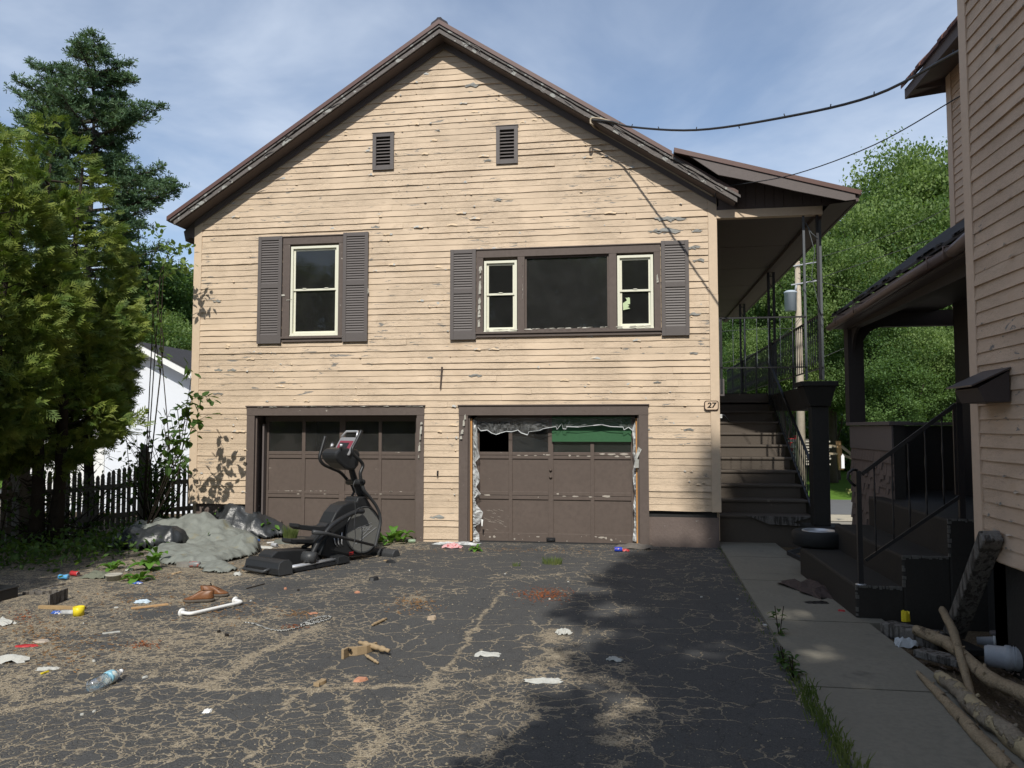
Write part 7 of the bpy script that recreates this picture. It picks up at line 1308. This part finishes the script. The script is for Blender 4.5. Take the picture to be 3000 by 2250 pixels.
a = ground(2760, 1905, .0); m_ = MB(); A1 = Vector((2.66, 6.7, .05)); A0 = ground(2795, 1880, .06); A2 = Vector(PX(2905, 1568, 2.66)); m_.bar(A0, A2, .15, .10, (0, 1, .2)); o = m_.build('leaning_post', mGrey, None, .012, org=A0); tag(o, 'splintered grey fence post leaning against the pinkish house', 'post')
A0 = ground(2595, 1862, .065); A1 = ground(2765, 1905, .065); m_ = MB(); m_.bar(A0, A1, .16, .13); o = m_.build('timber_block', mGrey, None, .02, org=A0); tag(o, 'short grey squared timber lying beside the concrete steps', 'timber')
A0 = ground(2690, 1925, .04); A1 = ground(2830, 1960, .04); m_ = MB(); m_.bar(A0, A1, .14, .06); o = m_.build('timber_board', mGrey, None, .01, org=A0); tag(o, 'dark flat board under the thick log', 'board')
m_ = MB(); A0 = ground(2720, 1862, .03); m_.bar(A0, ground(2860, 1925, .03), .18, .05); o = m_.build('floor_mat', mRub, None, .008, org=A0); tag(o, 'black rubber strip lying behind the logs', 'mat')
chunk('yellow_box', 'bright yellow folded card standing behind the squared timber', 'card', 2655, 1840, .09, .05, .10, mYel, .2, dz=.06); crumple('plastic_bag', 'frosted white plastic bag by the end of the thick log', 'bag', 2655, 1905, .16, .12, .10, M('frosted_plastic', (.42, .44, .46), .4, .15, 12), dz=.03)
t = thing('paper_cup', 'white lidded coffee cup lying by the leaning post', 'cup', gp(2880, 1885, 0)); c = ground(2862, 1893, .045); m_ = MB(); m_.lathe([(.030, 0), (.044, .12), (.046, .122)], c, 18, (.9, -.35, .05)); m_.build('cup', mCup, t); m_ = MB(); m_.lathe([(.048, .118), (.050, .124), (.046, .138), (.042, .140), (.040, .134), (.01, .134)], c, 18, (.9, -.35, .05)); m_.build('lid', mWhiteP, t)
t = thing('bucket', 'white plastic bucket with ribbed rim lying on its side', 'bucket', gp(2900, 1950, 0)); c = ground(2885, 1955, .09); dd = (.93, -.36, 0); m_ = MB(); m_.lathe([(.065, 0), (.072, .005), (.082, .13), (.092, .132), (.092, .17), (.086, .175), (.088, .30), (.082, .30), (.08, .02)], c, 24, dd); m_.build('shell', mCup, t)
for k in (.14, .155, .185, .2): m_ = MB(); m_.lathe([(.086, k), (.095, k+.003), (.086, k+.006)], c, 24, dd); m_.build('rib', mCup, t)
t = thing('jar', 'grey lidded jar standing on a yellow tray under the house wall', 'jar', gp(2925, 1880, 0)); c = ground(2925, 1888, .05); m_ = MB(); m_.lathe([(.06, 0), (.062, .05), (.055, .055), (.01, .056)], c, 16); m_.build('jar_body', mShut, t); m_ = MB(); m_.lathe([(.06, -.03), (.09, -.025), (.085, -.005), (.05, 0)], c, 8); m_.build('yellow_tray', mYel, t)
# bark chips and dirt at the foot of the right house
P = []; m_ = MB()
for _ in range(900): x = rr.uniform(2.15, 3.0); y = rr.uniform(3.2, 6.9); s = rr.uniform(.006, .03); a = rr.uniform(0, 3.14); z = tz(x, y)+.004; dx, dy = math.cos(a)*s, math.sin(a)*s; m_.add([(x-dx, y-dy, z), (x+dy*.3, y-dx*.3, z+rr.uniform(.002, .012)), (x+dx, y+dy, z+rr.uniform(0, .015)), (x-dy*.3, y+dx*.3, z+.002)], [(0, 1, 2, 3)])
o = m_.build('bark_litter', M('bark_chips', (.11, .08, .06), .9, .6, 30)); tag(o, 'bark chips and twigs on the soil by the logs', 'litter', kind='stuff')
# ================================================================== SMALL PLANTS
def rosette(name, label, px, py, n, L, W_, h, mat, cat='weed', dz=0, spread_=.3):
    c = ground(px, py, dz); t = thing(name, label, cat, tuple(c)); m_ = MB(); q_ = random.Random(int(px))
    for i in range(n):
        a = i*2.4+q_.uniform(-.3, .3); el_ = q_.uniform(.25, 1.25); l = L*q_.uniform(.6, 1.1); w_ = W_*q_.uniform(.7, 1.1); hd_ = Vector((math.cos(a), math.sin(a), 0)); sd_ = Vector((-hd_.y, hd_.x, 0)); base_ = c+hd_*q_.uniform(0, spread_)*L+Vector((0, 0, q_.uniform(0, h))); prev = None; vs = []; N_ = 5
        for k in range(N_+1): u = k/N_; p = base_+hd_*l*math.cos(el_)*u+Vector((0, 0, l*(math.sin(el_)*u-.55*u*u))); ww = w_*math.sin(math.pi*min(1, (u*.92+.06)))**.7*.5; vs += [p-sd_*ww+Vector((0, 0, ww*.4)), p, p+sd_*ww+Vector((0, 0, ww*.4))]
        m_.add(vs, [f for k in range(N_) for f in ((k*3, k*3+1, k*3+4, k*3+3), (k*3+1, k*3+2, k*3+5, k*3+4))], True)
    m_.build('leaves', mat, t); m_ = MB()
    for i in range(max(2, n//8)): m_.tube([c, c+Vector((q_.uniform(-.05, .05), q_.uniform(-.05, .05), h+.03))], .004, 4)
    m_.build('stem', mBarkD, t); return t
rosette('dock_plant', 'broad-leaved dock plant in front of the tarp heap', 440, 1668, 14, .26, .13, .10, mWeed); rosette('dock_plant', 'low broad-leaved plant before the dock, nearest the shoes', 405, 1702, 16, .22, .10, .05, mWeed); rosette('dock_plant', 'single tall leaf plant against the grey tarp', 458, 1650, 6, .34, .10, .16, mWeed); rosette('dock_plant', 'dark green plant left of the dock plants', 330, 1668, 10, .2, .10, .04, mWeed)
base = tuple(ground(705, 1572)); twig_plant('woodbine', 'bright green vine climbing beside the left garage trim', base, [[(0, 0, 0), (rr.uniform(-.3, .3), rr.uniform(-.1, .1), rr.uniform(.15, .3)), (rr.uniform(-.45, .25), rr.uniform(-.15, .15), rr.uniform(.3, .52))] for _ in range(11)]+[[(0, 0, 0), (.3, -.05, .12), (rr.uniform(.5, .7), -.1, rr.uniform(.1, .3))] for _ in range(5)], .11, mWeed, cat='vine', per=16, r=.006, asp=.5)
def tuft(name, label, px, py, n, h, sp, mat, cat='grass tuft', dz=0):
    c = ground(px, py, dz); m_ = MB(); q_ = random.Random(int(px+py))
    for _ in range(n): a = q_.uniform(0, 6.28); r_ = q_.random()**.5*sp; b_ = c+Vector((math.cos(a)*r_, math.sin(a)*r_, 0)); l = h*q_.uniform(.5, 1.1); t_ = b_+Vector((math.cos(a)*l*.4*q_.random(), math.sin(a)*l*.4*q_.random(), l)); mid = (b_+t_)/2+Vector((0, 0, l*.1)); w_ = .004; m_.add([b_-Vector((w_, 0, 0)), b_+Vector((w_, 0, 0)), mid+Vector((w_*.8, 0, 0)), t_, mid-Vector((w_*.8, 0, 0))], [(0, 1, 2, 4), (4, 2, 3)])
    o = m_.build(name, mat, None, org=c); return tag(o, label, cat)
tuft('grass_tuft', 'feathery grass tuft in front of the left garage door', 850, 1583, 260, .26, .10, mGrass); tuft('grass_tuft', 'small bright grass tuft in the asphalt before the right garage', 1617, 1652, 120, .10, .13, mGrass); tuft('grass_tuft', 'tiny sparse tuft left of the bright one', 1512, 1659, 25, .06, .05, mGrass)
rosette('burdock', 'big-leaved burdock between the elliptical trainer and the garage trim', 1150, 1590, 26, .30, .17, .14, mWeed, 'weed', spread_=.8); rosette('celandine', 'small lobed green weed by the pink rag', 1393, 1614, 16, .12, .07, .06, mWeed); rosette('weed', 'yellowish vine leaves hanging at the iron newel', 2490, 1445, 8, .2, .10, .1, M('yellowed_leaf', (.16, .17, .05), .7), dz=.0)
# weeds and grass in the joint between asphalt and walkway
m_ = MB()
for _ in range(650):
    y = rr.uniform(3.6, 13) if rr.random() < .28 else 3.5+2.6*rr.random()**1.3; x = 1.10+.032*(y-4)+rr.gauss(0, .035); big = y < 5.6; l = rr.uniform(.02, .16 if big else .05); z = tz(x, y)+.0; a = rr.uniform(0, 6.28); w_ = .003; tx, ty_ = math.cos(a)*l*.5, math.sin(a)*l*.5; m_.add([(x-w_, y, z), (x+w_, y, z), (x+tx*.5+w_, y+ty_*.5, z+l*.7), (x+tx, y+ty_, z+l*rr.uniform(.6, 1)), (x+tx*.5-w_, y+ty_*.5, z+l*.7)], [(0, 1, 2, 4), (4, 2, 3)])
o = m_.build('joint_grass', mGrass); tag(o, 'grass growing in the joint between driveway and walkway', 'grass', kind='stuff')
for i, (x, y, h) in enumerate(((2283, 1870, .24), (2300, 1960, .12), (2325, 1990, .14), (2290, 1945, .10))): rosette('weed', ['slender upright weed in the walkway joint', 'leafy weed low in the walkway joint', 'broad weed nearest the camera in the walkway joint', 'small weed behind the leafy one'][i], x, y, 14, .09, .04, h, mShrub)
# loose litter: leaves, needles, grit
m_ = MB()
LIT = [(1210, 1770, 70, 28, 260), (800, 1665, 190, 10, 260), (430, 1760, 220, 60, 300), (200, 1900, 200, 60, 260), (700, 1790, 160, 40, 160), (1500, 1612, 420, 8, 320), (420, 1690, 120, 14, 200), (880, 1800, 60, 12, 90), (110, 1850, 110, 40, 160), (760, 1580, 60, 14, 160)]
def litter(m_, spots_, s0, s1):
    for x, y, rx, ry, n in spots_:
        for _ in range(n):
            c = ground(x+rr.gauss(0, rx*.5), y+rr.gauss(0, ry*.5), .003); s = rr.uniform(s0, s1); a = rr.uniform(0, 6.28); dx, dy = math.cos(a)*s, math.sin(a)*s; m_.add([(c.x-dx, c.y-dy, c.z), (c.x+dy*.3, c.y-dx*.3, c.z+rr.uniform(0, .006)), (c.x+dx, c.y+dy, c.z+rr.uniform(0, .012)), (c.x-dy*.3, c.y+dx*.3, c.z+.001)], [(0, 1, 2, 3)])
litter(m_, LIT, .006, .028); o = m_.build('leaf_litter', mDry); tag(o, 'dry brown leaf and needle litter strewn on the driveway', 'litter', kind='stuff')
m_ = MB(); litter(m_, [(1600, 1742, 75, 20, 700), (420, 1890, 60, 12, 120), (860, 1838, 40, 8, 80), (60, 1810, 60, 30, 100)], .004, .020); o = m_.build('rusty_litter', mRust); tag(o, 'reddish bud litter patch before the right garage door', 'litter', kind='stuff')
m_ = MB(); cnt = 0
while cnt < 9000:
    y = 3.6+9*rr.random()**1.5; x = rr.uniform(-.85*y-.5, .2*y+.4)
    if x > 1.1 or x < -9: continue
    sv = sand_at(x, y)
    if rr.random() > .12+sv*1.4: continue
    cnt += 1; s = rr.uniform(.002, .0065)*(1.8 if rr.random() < .04 else 1); z = tz(x, y)+s*.3; m_.add([(x+s, y, z), (x, y+s, z), (x-s, y, z), (x, y-s, z), (x, y, z+s*.9)], [(0, 1, 4), (1, 2, 4), (2, 3, 4), (3, 0, 4)])
o = m_.build('grit', mStone); tag(o, 'loose sand grains and grit on the driveway', 'grit', kind='stuff')
# ================================================================== TREES BEHIND THE CAMERA that shade the right of the driveway
Sx, Sz = SUN.x/SUN.y, SUN.z/SUN.y
def inpoly(x, y, poly):
    c = False; j = len(poly)-1
    for i in range(len(poly)):
        if (poly[i][1] > y) != (poly[j][1] > y) and x < (poly[j][0]-poly[i][0])*(y-poly[i][1])/(poly[j][1]-poly[i][1]+1e-9)+poly[i][0]: c = not c
        j = i
    return c
shade = [(1960, 1590), (1850, 1635), (1760, 1700), (1700, 1745), (1640, 1800), (1720, 1830), (1700, 1880), (1620, 1935), (1700, 1965), (1760, 1985), (1640, 2010), (1560, 2035), (1600, 2085), (1560, 2130), (1500, 2190), (1380, 2230), (1260, 2300), (3000, 2300), (2760, 2000), (2540, 1840), (2400, 1700), (2330, 1590)]
holes = [(1800, 1790, 95, 22), (2315, 1812, 70, 20), (2390, 1925, 70, 17), (1835, 2070, 85, 50), (1760, 1860, 70, 26), (1860, 2170, 70, 34), (2050, 1915, 80, 18), (1660, 1880, 90, 45), (1720, 1995, 110, 26), (2120, 1890, 60, 14), (1740, 1730, 60, 14), (2280, 1700, 30, 10), (1640, 1960, 60, 20)]
pts = []
while len(pts) < 760:
    wx_, wy_ = rr.uniform(-1.6, 2.9), rr.uniform(3.7, 13.2)
    _v = np.array([wx_, wy_, tz(wx_, wy_)])-CAM; _z = _v@fw; x, y = 1500+FP*(_v@rt)/_z, 1125-FP*(_v@upv)/_z
    if not inpoly(x, y, shade): continue
    if any(((x-a)/(c*1.05))**2+((y-b)/(d*1.1))**2 < 1 for a, b, c, d in holes): continue
    pts.append(G(x, y))
fac = []
for _ in range(16): x, y = rr.uniform(2085, 2115), rr.uniform(1290, 1480); fac.append(PY(x, y))
for _ in range(70): fac.append(np.array([rr.uniform(1.75, 3.0), rr.uniform(13, 14.6), rr.uniform(.1, 1.1)]))
T1 = thing('maple_tree', 'spreading maple behind the camera shading the walkway', 'tree', (4.3, -5.2, tz(0, -5.2)), 'trees behind the camera')
T2 = thing('maple_tree', 'second maple behind the camera shading the foot of the stair', 'tree', (3.2, -9.5, tz(0, -9.5)), 'trees behind the camera')
def falls(p):
    """keep a leaf unless its shadow would land on one of the sunlit patches"""
    k = (p[2]-.1)/(-Sz+.0157*0+1e-9) if Sz < 0 else 0; g = np.array([p[0]+Sx*k, p[1]+k, tz(0, p[1]+k)])
    v = g-CAM; z = v@fw
    kf = D-p[1]; xf, zf2 = p[0]+Sx*kf, p[2]+Sz*kf
    if zf2 > 0: return xf > 1.45 or (xf > 1.25 and rng.random() < .5)
    if z < .5: return True
    x, y = 1500+FP*(v@rt)/z, 1125-FP*(v@upv)/z
    if not inpoly(x, y, [(a-12, b) for a, b in shade]) and rng.random() < .85: return False
    return not any(((x-a)/c)**2+((y-b)/d)**2 < 1 for a, b, c, d in holes) or rng.random() < .12
def shadecrown(T, P3, y0, y1, per, rad, size, ok=None):
    C_ = []
    for p in P3: Yt = rr.uniform(y0, y1); k = p[1]-Yt; C_.append((p[0]-Sx*k, Yt, p[2]-Sz*k))
    C_ = np.array(C_); C_ = C_[C_[:, 2] > 3.2]; k = np.repeat(np.arange(len(C_)), per); P = C_[k]+rng.normal(size=(len(k), 3))*np.array([rad, rad*1.2, rad*.8]); P = P[[ok(p) for p in P]] if ok else P; npmesh('crown', leaves(P, size, .5, .8)-np.array(T.location), mMaple, T)
    m_ = MB(); b = Vector(T.location); top = C_.mean(0); m_.tube([b, b+Vector((-.1, .1, 3)), Vector(top)+Vector((1.2, 0, -1)), Vector(top)+Vector((.8, 0, 2))], [.28, .22, .13, .05], 9)
    for i in range(0, len(C_), max(1, len(C_)//14)): m_.tube([b+Vector((-.1, .1, 3)).lerp(Vector((0, 0, 5)), rr.random()), Vector(C_[i])], [.06, .015], 5)
    m_.build('trunk', mBark, T)
shadecrown(T1, pts, -6.0, -2.5, 30, .17, .15, falls); shadecrown(T2, fac, -10.5, -7.5, 30, .16, .16)
for i, (x, y, s, kd) in enumerate(((-14, -22, 1.2, 0), (-6, -26, 1.3, 1), (2, -24, 1.25, 0), (9, -20, 1.2, 1), (-22, -18, 1.1, 2), (16, -12, 1.1, 0))):
    t = copy_tree(protos[kd]); t.location = (x, y, tz(0, y)); t.scale = (s, s, s); t.rotation_euler = (0, 0, i*1.3); t['group'] = 'trees behind the camera'; t['label'] = ['distant maple behind the camera, far left', 'distant maple behind the camera, centre left', 'distant maple behind the camera, centre right', 'distant maple behind the camera, right', 'distant maple behind the camera, at the far left side', 'distant maple behind the camera, at the far right side'][i]
